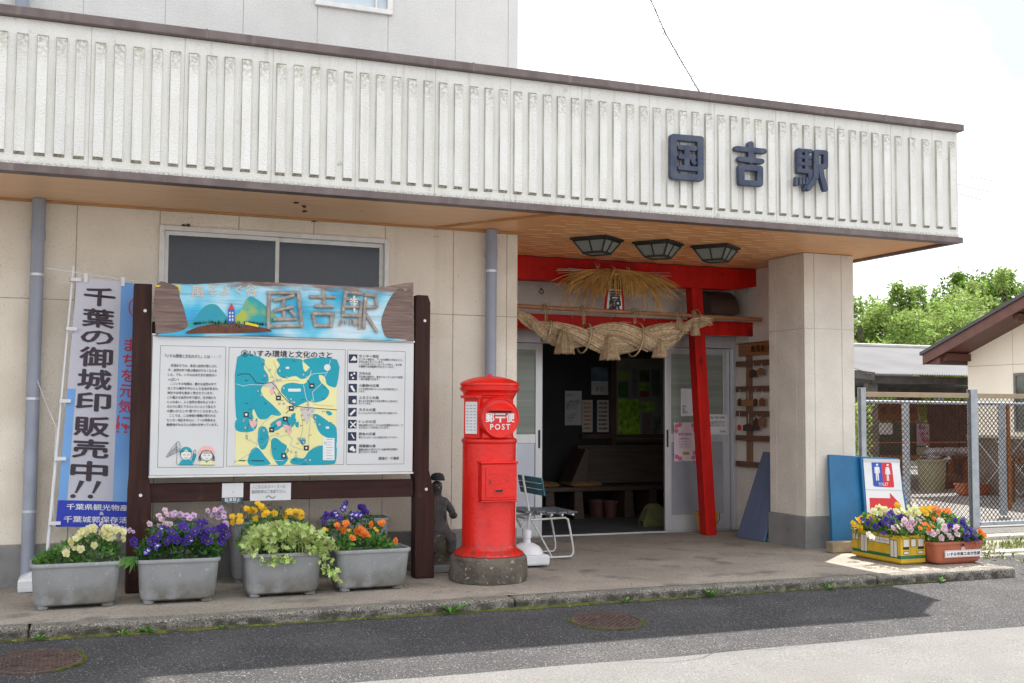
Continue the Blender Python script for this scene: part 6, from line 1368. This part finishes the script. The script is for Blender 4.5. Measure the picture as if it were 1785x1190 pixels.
hpost(fx(1500), fx(1508), YFN-.03, zt1+.04).build('post', galv, fn, bevel=.002); hpost(fx(1691.5), fx(1703), YFN-.03, zt1+.04).build('post', galv, fn, bevel=.002)
hpost(fx(1900), fx(1912), YFN-.03, zt1+.04).build('post', galv, fn, bevel=.002)
m = MB(); m.box(fx(1508)+.001, fx(1691)-.001, YFN-.01, YFN+.03, zt2-.01, zt1); m.box(fx(1703.5), fx(1899), YFN-.01, YFN+.03, zt2-.01, zt1); m.build('top_rail', rail_y, fn, bevel=.003)
m = MB(); m.box(fx(1704), fx(1899), YFN-.04, YFN+.04, -.06, -.02); m.build('base_rail', galv, fn, bevel=.003)
def linkmesh(x0, x1, z0, z1, Y, pitch, r=.0034):
    m = MB(); n = int(((x1-x0)+(z1-z0))/pitch)+1
    for k in range(n):
        c = x0-(z1-z0)+k*pitch
        for s in (1, -1):
            # line x = c + (z - z0) (s=1) or mirrored
            za, zb_ = z0, z1; xa = c; xb = c+(z1-z0)
            if xa < x0: za += (x0-xa); xa = x0
            if xb > x1: zb_ -= (xb-x1); xb = x1
            if zb_-za < .01: continue
            if s == -1: za, zb_ = z0+z1-za, z0+z1-zb_
            N_ = max(1, int((xb-xa)/pitch*2)); pts = []
            for q in range(N_+1): t = q/N_; pts.append((xa+(xb-xa)*t, Y+(.002 if (q+k) % 2 else -.002)*s, za+(zb_-za)*t))
            m.tube(pts, r, 4, 0, cap=False)
    return m
m = linkmesh(fx(1508)+.004, fx(1691)-.004, -.03, zt2-.012, YFN+.01, .062); m.build('mesh', wire_r, fn, fixn=False)
m = linkmesh(fx(1704), fx(1898), -.02, zt2-.012, YFN+.01, .062); m.build('mesh', wire_k, fn, fixn=False)
m = MB(); zz = W(1600, 771, y=YFN).z; m.tube([(fx(1508), YFN+.008, zz), (fx(1691), YFN+.008, zz)], .002, 5); m.build('tension_wire', rustm, fn)
YG = 11.15
gt = thing('gate_leaf', 'rusty chain-link gate leaf standing behind the fence', 'gate', (10.5, YG, -.08))
zt3 = W(1650, 701, y=YG).z
for px, w_, mt in ((1582, 9, galv), (1750, 9, galv)):
    m = MB(); m.box(fx(px-w_/2, YG), fx(px+w_/2, YG), YG, YG+.05, zb+.03, zt3-.02); m.build('post', mt, gt, bevel=.003)
m = MB(); m.box(fx(1757, YG), fx(1761, YG), YG-.01, YG+.02, zb+.1, zt3-.03); m.build('hinge_bar', rustm, gt)
m = MB(); m.tube([(fx(1509, YG), YG+.02, zt3), (fx(1880, YG), YG+.02, zt3-.02)], .02, 10); m.build('top_rail', MC['galvanised_steel'], gt, smooth=True)
m = MB(); zz0 = W(1700, 912, y=YG).z; m.box(fx(1584, YG), fx(1880, YG), YG-.01, YG+.03, zz0-.02, zz0+.015); m.build('bottom_rail', rustm, gt)
m = linkmesh(fx(1509, YG), fx(1880, YG), zz0+.02, zt3-.02, YG+.03, .066, .0028); m.build('mesh', wire_r, gt, fixn=False)

# ================================================================== SHELTER AND WHAT STANDS UNDER IT
GZ = -.086
sh_ = thing('open_shelter', 'open timber shelter with a pale corrugated roof behind the fence', 'shelter', (13, 16, GZ))
YE, YRG = 15.6, 18.4
ze = W(1600, 653, y=YE).z; zr = W(1600, 607, y=YRG).z
X0 = W(1516, 650, y=YE).x; X1 = W(1705, 650, y=YE).x
m = MB(); n = 200
xl0, xr0 = X0, X1+3
for j in range(2):
    pass
i0 = len(m.v)
for k in range(n+1):
    x = X0-.1+(xr0-X0)*k/n; dz = .012*math.cos(k*math.pi)
    m.v += [(x, YE-.12, ze+dz), (x-0.0, YRG, zr+dz), (x, YRG+2.6, ze+.1+dz)]
for k in range(n):
    a = i0+k*3; m.f.append((a, a+3, a+4, a+1)); m.mi.append(0); m.f.append((a+1, a+4, a+5, a+2)); m.mi.append(0)
# left hipped corner that falls away beyond the pillar
m.poly([(X0-.1, YE-.12, ze), (X0-.1, YRG, zr), (X0-2.3, YRG, ze+.42)])
m.build('roof', M('corrugated_roof', (.21,.205,.215), (.17,.165,.175), 1.5, .6), sh_, fixn=False)
m = MB(); m.tube([(X0-.1, YRG, zr+.02), (xr0, YRG, zr+.02)], .05, 8); m.build('ridge_cap', M('ridge_metal', (.34,.34,.34)), sh_)
shw = M('dark_shelter_wood', (.06,.055,.055), (.10,.09,.085), 5, .8)
m = MB(); m.box(X0, xr0, YE, YE+.1, ze-.16, ze-.03); m.box(X0-2.2, xr0, YE+1.2, YE+1.3, ze-.38, ze-.18); m.box(X0, xr0, YE+2.6, YE+2.72, ze-.30, ze-.1)
for x in (X0+.1, X0+1.1, X0+2.1): m.box(x, x+.1, YE+.101, YE+5, ze-.16, ze-.04)
m.beam((X0+.02, YE-.1, ze-.05), (X0-1.8, YE+1.2, ze+.25), .1, .14)
for x in (W(1600, 680, y=YE+1).x,): m.beam((x, YE+1.25, ze-.5), (x+.45, YE+1.25, ze-.2), .1, .1)
m.build('beam', shw, sh_)
gw = M('grey_shelter_post', (.17,.155,.15), (.12,.11,.105), 6, .85)
for px, Y in ((1522, YE+.15), (1573, YE+3.2), (1640, YE+5)):
    x = W(px, 700, y=Y).x; m = MB(); w_ = .10 if px == 1522 else .08; m.box(x-w_, x+w_, Y, Y+.12, GZ, ze-.162); m.build('post', gw, sh_)
YK = 16.6
sw = thing('slatted_screen', 'dark slatted wall at the back of the shelter', 'screen', (14.5, YK+.3, GZ))
m = MB(); a = W(1618, 740, y=YK+.3).x; k = 0
ztop = W(1650, 700, y=YK).z
while a < W(1700, 740, y=YK+.3).x: m.box(a, a+.07, YK+.3, YK+.33, GZ, ztop); a += .095
m.build('slat', M('dark_slat', (.030,.027,.030), (.05,.044,.048), 6, .8), sw)
def pbox(name, label, cat, x0, y0, x1, y1, Y, mat, th=.04, part='panel', group=None, floor=False):
    A = W(x0, (y0+y1)/2, y=Y); B = W(x1, (y0+y1)/2, y=Y); C = W((x0+x1)/2, y0, y=Y); D = W((x0+x1)/2, y1, y=Y)
    t = thing(name, label, cat, ((A.x+B.x)/2, Y, D.z), group); m = MB(); m.box(A.x, B.x, Y, Y+th, GZ if floor else D.z, C.z); m.build(part, mat, t, bevel=.004); return t, A.x, B.x, (GZ if floor else D.z), C.z
t, a, b, c, d = pbox('pigeonhole_shelf', 'rust-brown shelf with round cut-outs under the shelter', 'shelf', 1531, 704, 1600, 733, YK, M('rust_brown_wood', (.17,.065,.022), (.11,.045,.016), 8, .8))
m = MB()
for k in range(4): m.lathe((a+(b-a)*(.14+.24*k), YK-.002, (c+d)/2+.03), [(.07, 0), (.07, .004)], 16, M3=Rm)
m.build('cut_out', black, t)
t, a, b, c, d = pbox('green_board', 'dark green board under the shelter', 'board', 1533, 736, 1615, 797, YK+.05, M('board_green', (.012,.07,.055), (.01,.05,.04), 4, .5))
pbox('poster', 'white rounded notice on the dark green board', 'poster', 1533, 737, 1556, 757, YK-.02, whitep, .01, 'sheet')
t, a, b, c, d = pbox('poster', 'pink illustrated poster right of the dark green board', 'poster', 1598, 738, 1620, 777, YK-.02, flat('mauve_paper', (.42,.36,.44)), .01, 'sheet')
m = MB()
for k in range(14): rnd = random.Random(k+50); x, z, r_ = rnd.uniform(a+.04, b-.04), rnd.uniform(c+.04, d-.04), rnd.uniform(.015, .05); m.poly([(x+r_*math.cos(q*.9), YK-.0215-.0003*k, z+r_*math.sin(q*.9)*(.5+rnd.random())) for q in range(7)])
m.build('printed_flower', M('poster_rose', (.60,.12,.25), (.12,.08,.15), 12, .7), t, fixn=False)
pbox('poster', 'pale green notice below the pink poster', 'poster', 1598, 779, 1620, 793, YK-.02, flat('pale_green_paper', (.36,.40,.30)), .01, 'sheet')
YT_ = 15.2
bc = W(1632, 857, z=GZ); bi = thing('rubbish_bin', 'large beige plastic bin stuffed with paper under the shelter', 'bin', (bc.x, bc.y, GZ))
sc_ = .235; m = MB(); m.lathe((bc.x, bc.y+.1, GZ), [(sc_*.84, 0), (sc_*.86, .02), (sc_, .50), (sc_*1.06, .505), (sc_*1.06, .545), (sc_*.97, .545), (sc_*.93, .4)], 36)
m.build('bin_body', M('bin_beige', (.30,.30,.20), (.24,.24,.16), 5, .6), bi, smooth=True)
m = MB()
for k in range(26): 
    rnd = random.Random(k); p = Vector((bc.x+rnd.uniform(-.16,.2), bc.y+.1+rnd.uniform(-.15,.15), GZ+.50+rnd.uniform(0,.09))); m.poly([p+Vector((rnd.uniform(-.1,.1), rnd.uniform(-.06,.06), rnd.uniform(-.05,.06))) for _ in range(4)])
m.build('waste_paper', M('waste_paper', (.42,.42,.46), (.3,.3,.34), 20, .8), bi, fixn=False)
tb = thing('work_table', 'rust-coloured table heaped with plastic bags under the shelter', 'table', (14, 15.9, GZ))
A = W(1566, 796, y=15.9); B = W(1693, 796, y=15.9); m = MB(); m.box(A.x, B.x, 15.9, 16.5, A.z-.04, A.z); m.build('tabletop', rustm, tb, bevel=.004)
for x in (A.x+.06, B.x-.4, B.x-.06):
    m = MB(); m.box(x-.03, x+.03, 15.95, 16.01, GZ, A.z-.041); m.build('leg', rustm, tb)
hp = thing('bag_heap', 'heap of pale plastic bags on the rusty table', 'bags', (14.2, 15.95, A.z)); m = MB()
for q in range(5):
    rnd = random.Random(q+9); c = Vector((W(1630+q*13, 795, y=15.85).x, 15.9+.05*(q % 2), A.z+.06)); N = 10
    rg = []
    for j in range(6):
        z = -.08+.16*j/5; rr = .13*math.sin(math.pi*(j+.6)/6.6); rg.append([(c.x+rr*math.cos(2*math.pi*k/N)*(1+.3*rnd.random()), c.y+rr*math.sin(2*math.pi*k/N)*(1+.3*rnd.random()), c.z+z+.02*rnd.random()) for k in range(N)])
    loft(m, rg, True, True)
m.build('bag', M('bag_pale', (.46,.46,.50), (.34,.34,.38), 14, .5), hp)
for px, py, lb, mt in ((1560, 853, 'terracotta pot tray left of the beige bin', tc_m), (1672, 853, 'dark bundle right of the beige bin', M('dark_bundle', (.07,.04,.025), (.14,.08,.05), 15, .9))):
    c = W(px, py, z=GZ); t = thing('floor_clutter', lb, 'clutter', (c.x, c.y, GZ)); m = MB()
    loft(m, [[(c.x+cx*s+.02*math.sin(j*2.3), c.y+.3+cy*s, GZ+z) for j, (cx, cy, _) in enumerate(rrect(.22, .14, .05, 0))] for s, z in ((.8, 0), (1, .09), (1.05, .14), (.9, .22), (.5, .26))], True, True); m.build('body', mt, t)
c = W(1713, 864, z=GZ); planter('planter_box', 'terracotta planter standing in the yard beyond the fence', c.x, c.y+.2, .62, .26, .19, tc_m, 'terracotta planter boxes', foot=False, r=.03, z0=GZ)
# ================================================================== HOUSE
XH = 14.0
hs = thing('house', 'cream house with a brown gable roof beyond the fence', 'house', (XH, 13, GZ))
cream = M('cream_render', (.90,.83,.73), (.86,.79,.69), 2, .9, .002, 60); Yh1 = W(1688, 700, x=XH).y; Yh0 = 8.6
zw = W(1688, 568, x=XH).z; slope = .36
ym = (Yh0+Yh1)/2
zj1 = W(1700, 638, x=XH).z; zb1 = W(1720, 760, x=XH).z
m = MB()
m.prism([(XH, Yh1, zb1), (XH, Yh0, zb1), (XH, Yh0, zw), (XH, ym, zw+(Yh1-ym)*slope), (XH, Yh1, zw)], (5, 0, 0)); m.build('wall', cream, hs)
m = MB(); m.box(XH-.02, XH+5, Yh0-.02, Yh1+.02, GZ, zb1-.001); m.build('lower_wall', M('brown_cladding', (.16,.125,.105), (.12,.09,.075), 5, .85), hs)
m = MB(); m.box(XH-.002, XH, Yh0, Yh1, zj1-.004, zj1+.004); m.box(XH-.002, XH, Yh0, Yh1, zj1+.85, zj1+.858)
yj = W(1765, 600, x=XH).y
for y in (yj, yj-.9, yj-1.8): m.box(XH-.0018, XH, y-.003, y+.003, zb1, zw+.3)
m.box(XH-.04, XH-.021, Yh0-.02, Yh1+.02, zb1-.03, zb1+.012); m.build('panel_joint', M('house_joint', (.42,.36,.29)), hs)
# barge boards in the plane X = 13.3, roof above
XBG = XH-.62
P0 = W(1608, 617, x=XBG); P1 = W(1785, 515, x=XBG); sl_ = (P1.z-P0.z)/(P0.y-P1.y)
def rz(y, o=0): return P0.z+(P0.y-y)*sl_+o
Yr = ym; brn = M('house_brown_wood', (.115,.038,.026), (.085,.028,.02), 5, .5)
m = MB(); m.prism([(XBG-.03, P0.y+.04, rz(P0.y+.04, -.01)), (XBG-.03, Yr, rz(Yr, -.01)), (XBG-.03, Yr, rz(Yr, .045)), (XBG-.03, P0.y+.04, rz(P0.y+.04, .045))], (6, 0, 0))
m.prism([(XBG-.03, 2*Yr-P0.y, rz(P0.y, -.01)), (XBG-.03, Yr-.001, rz(Yr, -.01)), (XBG-.03, Yr-.001, rz(Yr, .045)), (XBG-.03, 2*Yr-P0.y, rz(P0.y, .045))], (6, 0, 0)); m.build('roof', M('house_roof', (.055,.055,.065), (.04,.04,.05), 4, .5), hs)
m = MB(); m.prism([(XBG, P0.y, rz(P0.y, -.18)), (XBG, Yr, rz(Yr, -.18)), (XBG, Yr, rz(Yr, -.011)), (XBG, P0.y, rz(P0.y, -.011))], (.04, 0, 0)); m.prism([(XH-.001, P0.y, rz(P0.y, -.14)), (XH-.001, Yr, rz(Yr, -.14)), (XBG+.041, Yr, rz(Yr, -.14)), (XBG+.041, P0.y, rz(P0.y, -.14))], (0, 0, .02))
m.build('barge_board', brn, hs)
for y in (Yh1-.03, Yh1-1.55, Yh1-2.9):
    m = MB(); m.box(XBG+.1, XH-.001, y-.05, y+.05, rz(y, -.27), rz(y, -.15)); m.build('purlin_end', brn, hs)
m = MB(); zlo = rz(P0.y, -.18)
m.prism([(XBG+.045, P0.y-.02, rz(P0.y, -.02)), (XBG+.045, P0.y-.02, zlo+.004), (XBG+.045, Yh1+.021, zlo+.004), (XBG+.045, Yh1+.021, rz(Yh1, -.02))], (5, 0, 0)); m.build('boxed_eave', brn, hs)
y0w = W(1769, 660, x=XH).y; zt_w = W(1775, 650, x=XH).z; zb_w = W(1772, 752, x=XH).z
m = MB(); m.box(XH-.03, XH-.001, y0w-.9, y0w, zb_w, zb_w+.04); m.box(XH-.03, XH-.001, y0w-.9, y0w, zt_w-.04, zt_w); m.box(XH-.03, XH-.001, y0w-.04, y0w, zb_w+.04, zt_w-.04); m.box(XH-.03, XH-.001, y0w-.9, y0w-.86, zb_w+.04, zt_w-.04)
wn_ = m.build('window', M('window_grey_frame', (.20,.19,.18)), hs); m = MB(); m.box(XH-.015, XH-.002, y0w-.859, y0w-.041, zb_w+.041, zt_w-.041); m.build('pane', M('house_glass', (.06,.07,.06), (.1,.12,.1), 6, .1), wn_)
# wire trellis in front of the lower wall
tr = thing('wire_trellis', 'white diamond wire trellis against the brown lower wall of the house', 'trellis', (XH-.1, 13, GZ)); m = MB()
for k in range(-4, 22):
    y = Yh1-.3-k*.42
    for s in (1, -1):
        ya, yb = y, y-s*.95*1; pts = [(XH-.08, ya, GZ+.05), (XH-.08, yb, GZ+.95)]
        if min(ya, yb) > Yh0 and max(ya, yb) < Yh1: m.tube(pts, .005, 5, cap=False)
m.build('wire', M('white_wire', (.6,.6,.6)), tr)
wy = thing('rusty_trolley', 'rust-brown railing standing in the yard by the house', 'railing', (12.5, 12, GZ)); c = W(1765, 800, x=13.2)
m = MB()
for z in (c.z-.07, c.z+.01): m.box(13.2, 13.24, c.y-1., c.y+.05, z, z+.035)
for k in range(10): m.box(13.2, 13.235, c.y-1+.11*k, c.y-.98+.11*k, c.z-.034, c.z+.009)
for y in (c.y-.9, c.y): m.box(13.2, 13.24, y, y+.04, GZ, c.z-.071)
m.build('rail', MC['rust_brown_wood'], wy)

# ================================================================== TREES
def tree(label, px, py, Y, R, n, size, mat, seed, trunk_r=.14, lobes=11, shoots=5):
    rnd = random.Random(seed); c = W(px, py, y=Y); c.z = max(c.z, 1.0)
    t = thing('tree', label, 'tree', (c.x, Y, -.4), 'trees behind the shelter')
    m = MB(); tr_ = [(c.x, Y, -.4), (c.x+.1*R, Y, c.z*.3), (c.x-.05*R, Y+.1, c.z*.7), (c.x, Y, c.z+.3*R)]
    m.tube(tr_, [trunk_r*1.3, trunk_r, trunk_r*.75, trunk_r*.4], 10)
    L = []
    for k in range(lobes):
        a = rnd.random()*2*math.pi; e = rnd.uniform(-.55, .95); d = Vector((math.cos(a)*math.sqrt(max(0, 1-e*e*.6)), math.sin(a)*math.sqrt(max(0, 1-e*e*.6)), e*.85)); q = c+d*R*rnd.uniform(.45, .75); r_ = R*rnd.uniform(.28, .48); L.append((q, r_))
        m.tube([Vector((c.x, Y, c.z*.55+.3*e)), (Vector((c.x, Y, c.z*.8))+q)/2, q], [trunk_r*.5, trunk_r*.3, trunk_r*.12], 6)
    sh = []
    for k in range(shoots):
        a = rnd.uniform(-1, 1); b = c+Vector((a*R*.8, -rnd.random()*R*.3, R*(.75-.3*abs(a)))); e = b+Vector((rnd.uniform(-.15,.2), 0, rnd.uniform(.35, .8)*R*.45)); m.tube([b-Vector((0,0,.5*R)), b, e], [.03, .015, .006], 5); sh.append((b, e))
    m.build('trunk', bark, t)
    f = MB(); st = random.getstate(); random.seed(seed)
    def pt():
        if random.random() < .05 and sh: b, e = random.choice(sh); u = random.random(); return b+(e-b)*u+Vector((random.gauss(0,.07), random.gauss(0,.07), random.gauss(0,.07)))*R*.5
        q, r_ = random.choice(L); d = Vector((random.gauss(0,1), random.gauss(0,1), random.gauss(0,1))).normalized(); p = q+d*r_*random.uniform(.55, 1.1)
        if mnoise.noise(p*1.6/R*1.6) < -.16: return None
        return p
    leaves(f, n, pt, size, 'oval', 0, .1); random.setstate(st)
    f.build('crown', mat, t, fixn=False)
tree('light green tree just right of the pillar, over the shelter roof', 1500, 606, 24, 1.95, 22000, .11, leaf_tree, 1, shoots=4)
tree('light green bushy tree above the middle of the shelter roof', 1590, 632, 25, 1.95, 21000, .11, leaf_tree, 2)
tree('light green tree with tall thin shoots over the shelter roof', 1655, 618, 27, 2.05, 22000, .12, leaf_tree, 3, shoots=7)
tree('light green tree above the gable roof slope', 1750, 590, 27, 2.25, 24000, .12, leaf_tree, 4)
tree('dense deeper green tree topping the others at the right', 1720, 572, 34, 2.5, 13000, .17, leaf_tree2, 5, shoots=1)
tree('dense deep green tree at the right edge of the photo', 1810, 575, 33, 2.6, 12000, .17, leaf_tree2, 6, shoots=1)
tree('low leafy tree seen under the shelter roof', 1560, 690, 29, 2.0, 9000, .17, leaf_tree, 8, shoots=0)
tree('low leafy tree seen under the right half of the shelter roof', 1650, 690, 30, 2.2, 9000, .17, leaf_tree, 9, shoots=0)
m = MB(); leaves(m, 9000, lambda: (random.uniform(12, 42), random.uniform(36, 40), random.uniform(-.3, 2.2)), .4, 'oval'); tag(m.build('hedge_growth', leaf_tree2, fixn=False), 'mass of green undergrowth far behind the shelter', 'undergrowth', kind='stuff')
m = MB(); leaves(m, 1000, lambda: (lambda p: p+Vector((random.uniform(-.14,.06), random.uniform(-.2,.2), 0)))(W(1502, 800, y=13.5)+Vector((0,0,random.uniform(-.55, .8)))), .08, 'oval')
sr = thing('shrub', 'leafy shrub between the pillar and the shelter post', 'shrub', (W(1510,800,y=13.5).x, 13.5, GZ)); m.build('foliage', leaf_tree, sr, fixn=False)

# ================================================================== CABLES
def cable(label, pts, Y, r, vine=False, grp=None):
    P = [W(x, y, y=Y) for x, y in pts]; t = thing('overhead_cable', label, 'cable', tuple(P[0]), grp); m = MB(); m.tube(P, r, 6); m.build('cable', lamp_black, t)
    if vine:
        m = MB()
        for a, b in zip(P[:-1], P[1:]):
            for k in range(60): p = a+(b-a)*random.random(); m.tube([p, p+Vector((random.uniform(-.03,.03), 0, random.uniform(-.05,.05)))], .003, 4)
        m.build('creeper_stem', bark, t, fixn=False)
cable('overhead cable with a dry creeper rising above the canopy roof', [(1133,-4),(1160,58),(1190,110),(1222,165)], 14, .008, True)
cable('thin second strand beside the creeper cable', [(1150,20),(1180,80),(1226,170)], 14.2, .004)
for k, (y0, y1) in enumerate(((275,292),(300,322),(318,345),(335,362))):
    cable(('uppermost', 'second from top', 'third from top', 'lowest')[k]+' of four faint power lines right of the canopy', [(1660,y0),(1720,(y0+y1)/2+2),(1800,y1+4)], 60, .022, grp='faint power lines')

# ================================================================== ROAD DETAILS
m = MB(); rnd = random.Random(12)
for x, y, a, L in ((1.2, 6.5, .1, 1.3), (4.0, 6.2, -.3, 1.5), (5.2, 5.2, .2, 1.8), (.2, 6.1, -.15, .9), (2.6, 5.75, .05, 2.2)):
    p = Vector((x, y, 0)); n = int(L/.03)
    for k in range(n):
        a += rnd.uniform(-.35, .35); a *= .93; q = p+Vector((.03*math.cos(a), .03*math.sin(a), 0)); w = .0016*(1-abs(2*k/n-1))+.0006; s_ = Vector((-math.sin(a), math.cos(a), 0))*w
        m.poly([(v.x, v.y, roadz(v.y)+.0085) for v in (p-s_, q-s_, q+s_, p+s_)]); p = q
tag(m.build('crack', flat('crack_dark', (.012,.012,.012)), fixn=False), 'fine wandering cracks in the worn asphalt', 'cracks', kind='stuff')
def manhole(label, px, py, r, ring, handles):
    c = W(px, py, z=-.11); zz = roadz(c.y)
    for _ in range(4): c = W(px, py, z=roadz(c.y))
    zz = roadz(c.y); t = thing('manhole_cover', label, 'manhole cover', (c.x, c.y, zz), 'iron manhole covers'); tl = Matrix.Rotation(math.atan(.045), 3, 'X')
    iron = M('rusty_iron', (.095,.055,.045), (.055,.036,.032), 9, .8, .003, 90, spots=[((.16,.12,.09), 30, .6, .72)], island=.25)
    m = MB(); m.lathe((c.x, c.y, zz-.01), [(r, 0), (r, .018), (r*.985, .0205), (r*.93, .0205), (r*.925, .014), (r*.92, .014), (.02, .0142)], 64, M3=tl); m.build('rim', iron, t)
    m = MB(); s = .022; n = int(r/s)
    for i in range(-n, n+1):
        for j in range(-n, n+1):
            x, y = i*s, j*s
            if math.hypot(x, y) < r*.88 and (i+j) % 2 == 0: p = Vector((c.x, c.y, zz-.01))+tl @ Vector((x, y, .0165)); m.obox(p, tl, s*.62, s*.62, .006)
    m.build('tread_pattern', iron, t)
    m = MB()
    for dx, dy in handles: p = Vector((c.x, c.y, zz-.01))+tl @ Vector((dx, dy, .0182)); m.obox(p, tl, .05, .008, .002)
    m.build('key_slot', black, t)
    m = MB()
    for k in range(900):
        a = ring[0]+(ring[1]-ring[0])*random.random(); w = .014+.030*abs(mnoise.noise(Vector((a*3, px, 0)))); q = Vector((c.x+(r+random.random()*w)*math.cos(a), c.y+(r+random.random()*w)*math.sin(a), 0)); q.z = roadz(q.y)+.003
        leaves(m, 1, lambda: q, .014, 'thin', 0, .8)
    mo = m.build('moss_ring', M('ring_moss', (.17,.20,.02), (.10,.13,.02), 30, .9, island=.4), fixn=False); tag(mo, 'green moss ring round the ' + ('right' if px > 500 else 'left') + ' manhole cover', 'moss', kind='stuff')
manhole('round rusty manhole cover in the road before the porch', 1058, 1083, .232, (2.5, 6.6), ((-.09,.02),(.11,.05)))
manhole('round rusty manhole cover at the lower left of the road', 60, 1154, .245, (-1.2, .8), ((-.08,-.06),(.06,.09)))
def weed(label, x, y, z, s, n=9, mat=leaf_g):
    t = thing('weed', label, 'weed', (x, y, z), 'weeds sprouting along the kerb'); m = MB()
    for k in range(n):
        a = 2*math.pi*k/n+random.random(); e = random.uniform(.3, 1.2); d = Vector((math.cos(a), math.sin(a)*.6-.15, e)).normalized(); sd = Vector((-math.sin(a), math.cos(a), 0)); p = Vector((x, y, z)); L_ = s*random.uniform(.6, 1.1)
        m.poly([p, p+d*L_*.45+sd*L_*.13, p+d*L_*.8+sd*L_*.16-Vector((0,0,L_*.05)), p+d*L_-Vector((0,0,L_*.18)), p+d*L_*.8-sd*L_*.16-Vector((0,0,L_*.05)), p+d*L_*.45-sd*L_*.13])
    m.build('leaf', mat, t, fixn=False)
WD = [(786,1050,.13,12,'largest weed at the kerb foot below the post box'),(1238,1028,.10,11,'leafy weed at the kerb below the gate leg'),(69,1095,.06,7,'tiny weed at the kerb below the first planter'),(212,1088,.05,6,'small weed at the kerb below the gap after the first planter'),(258,1084,.07,10,'branching weed at the kerb below the second planter'),(388,1076,.05,6,'tiny weed at the kerb below the ivy planter'),(1090,1032,.06,8,'slim weed left of the kerb seam below the porch'),(1200,1032,.04,6,'tiny weed on the kerb foot left of the leafy one'),(1445,1013,.07,9,'flat weed at the kerb where the sunlit part begins'),(1475,1014,.04,6,'tiny weed at the sunlit kerb'),(1640,1009,.06,9,'bright weed at the kerb below the terracotta planter'),(1290,1027,.035,5,'tiny sprout at the shaded kerb right of the leafy weed'),(1034,1042,.035,5,'tiny sprout above the right manhole cover')]
for px, py, s, n, lb in WD:
    p = W(px, py, y=KY-.02); weed(lb, p.x, KY-.02, roadz(KY)+.004, s, n)
p = W(1768, 1000, y=7.3); weed('dry reddish weed at the far right end of the kerb', p.x, 7.15, -.075, .09, 9, M('dry_weed', (.25,.14,.06), (.12,.16,.04), 20, .8))
m = MB()
def vf():
    x, y = random.uniform(7.25, 13), random.gauss(8.6, .35)
    if mnoise.noise(Vector((x*1.7, y*1.7, 1))) < .0: return None
    return (x, y, -.08)
leaves(m, 5000, vf, .07, 'thin', 0, 1.2); tag(m.build('verge_grass', M('verge_grass', (.14,.21,.045), (.25,.26,.08), 6, .8, island=.4), fixn=False), 'thin grass growing in the gravel before the fence', 'grass', kind='stuff')
es = thing('edging_stone', 'pale concrete edging laid in front of the fence', 'edging', (9, 9.3, -.08))
m = MB(); m.box(8.0, 11.5, 9.2, 9.34, -.2, -.04); m.box(8.1, 11.5, 8.30, 8.42, -.2, -.062); m.build('stone', blkm if False else M('edging_concrete', (.42,.40,.37), (.34,.33,.30), 8, .95), es, bevel=.01)
# stray pebbles and fallen petals on the road
m = MB(); rnd = random.Random(3)
for k in range(200):
    x, y = rnd.uniform(-1, 8), rnd.uniform(4.6, 7.0); s = rnd.uniform(.0025, .005); z = roadz(y)+.002
    m.lathe((x, y, z), [(s*.7, 0), (s, s*.3), (s*.5, s*.75)], 6)
tag(m.build('pebble', M('pebble', (.36,.34,.31), (.2,.19,.18), 50, .9, island=.3), fixn=False), 'small loose pebbles scattered over the road', 'pebbles', kind='stuff')
m = MB()
for px, py in ((768,1030),(786,1027),(772,1022),(816,1030),(857,1023),(896,1020),(921,1023),(875,1027),(846,1026),(1150,1030)):
    p = W(px, py, z=.004)
    if p.y < 7.2: p.y = 7.22
    m.poly([p+Vector((.014*math.cos(t)*rnd.uniform(.5,1), .014*math.sin(t)*rnd.uniform(.5,1), .0)) for t in [k*math.pi/4 for k in range(8)]])
tag(m.build('paint_drip', post_red, fixn=False), 'drops of red paint on the pavement round the post box base', 'paint drips', kind='stuff')
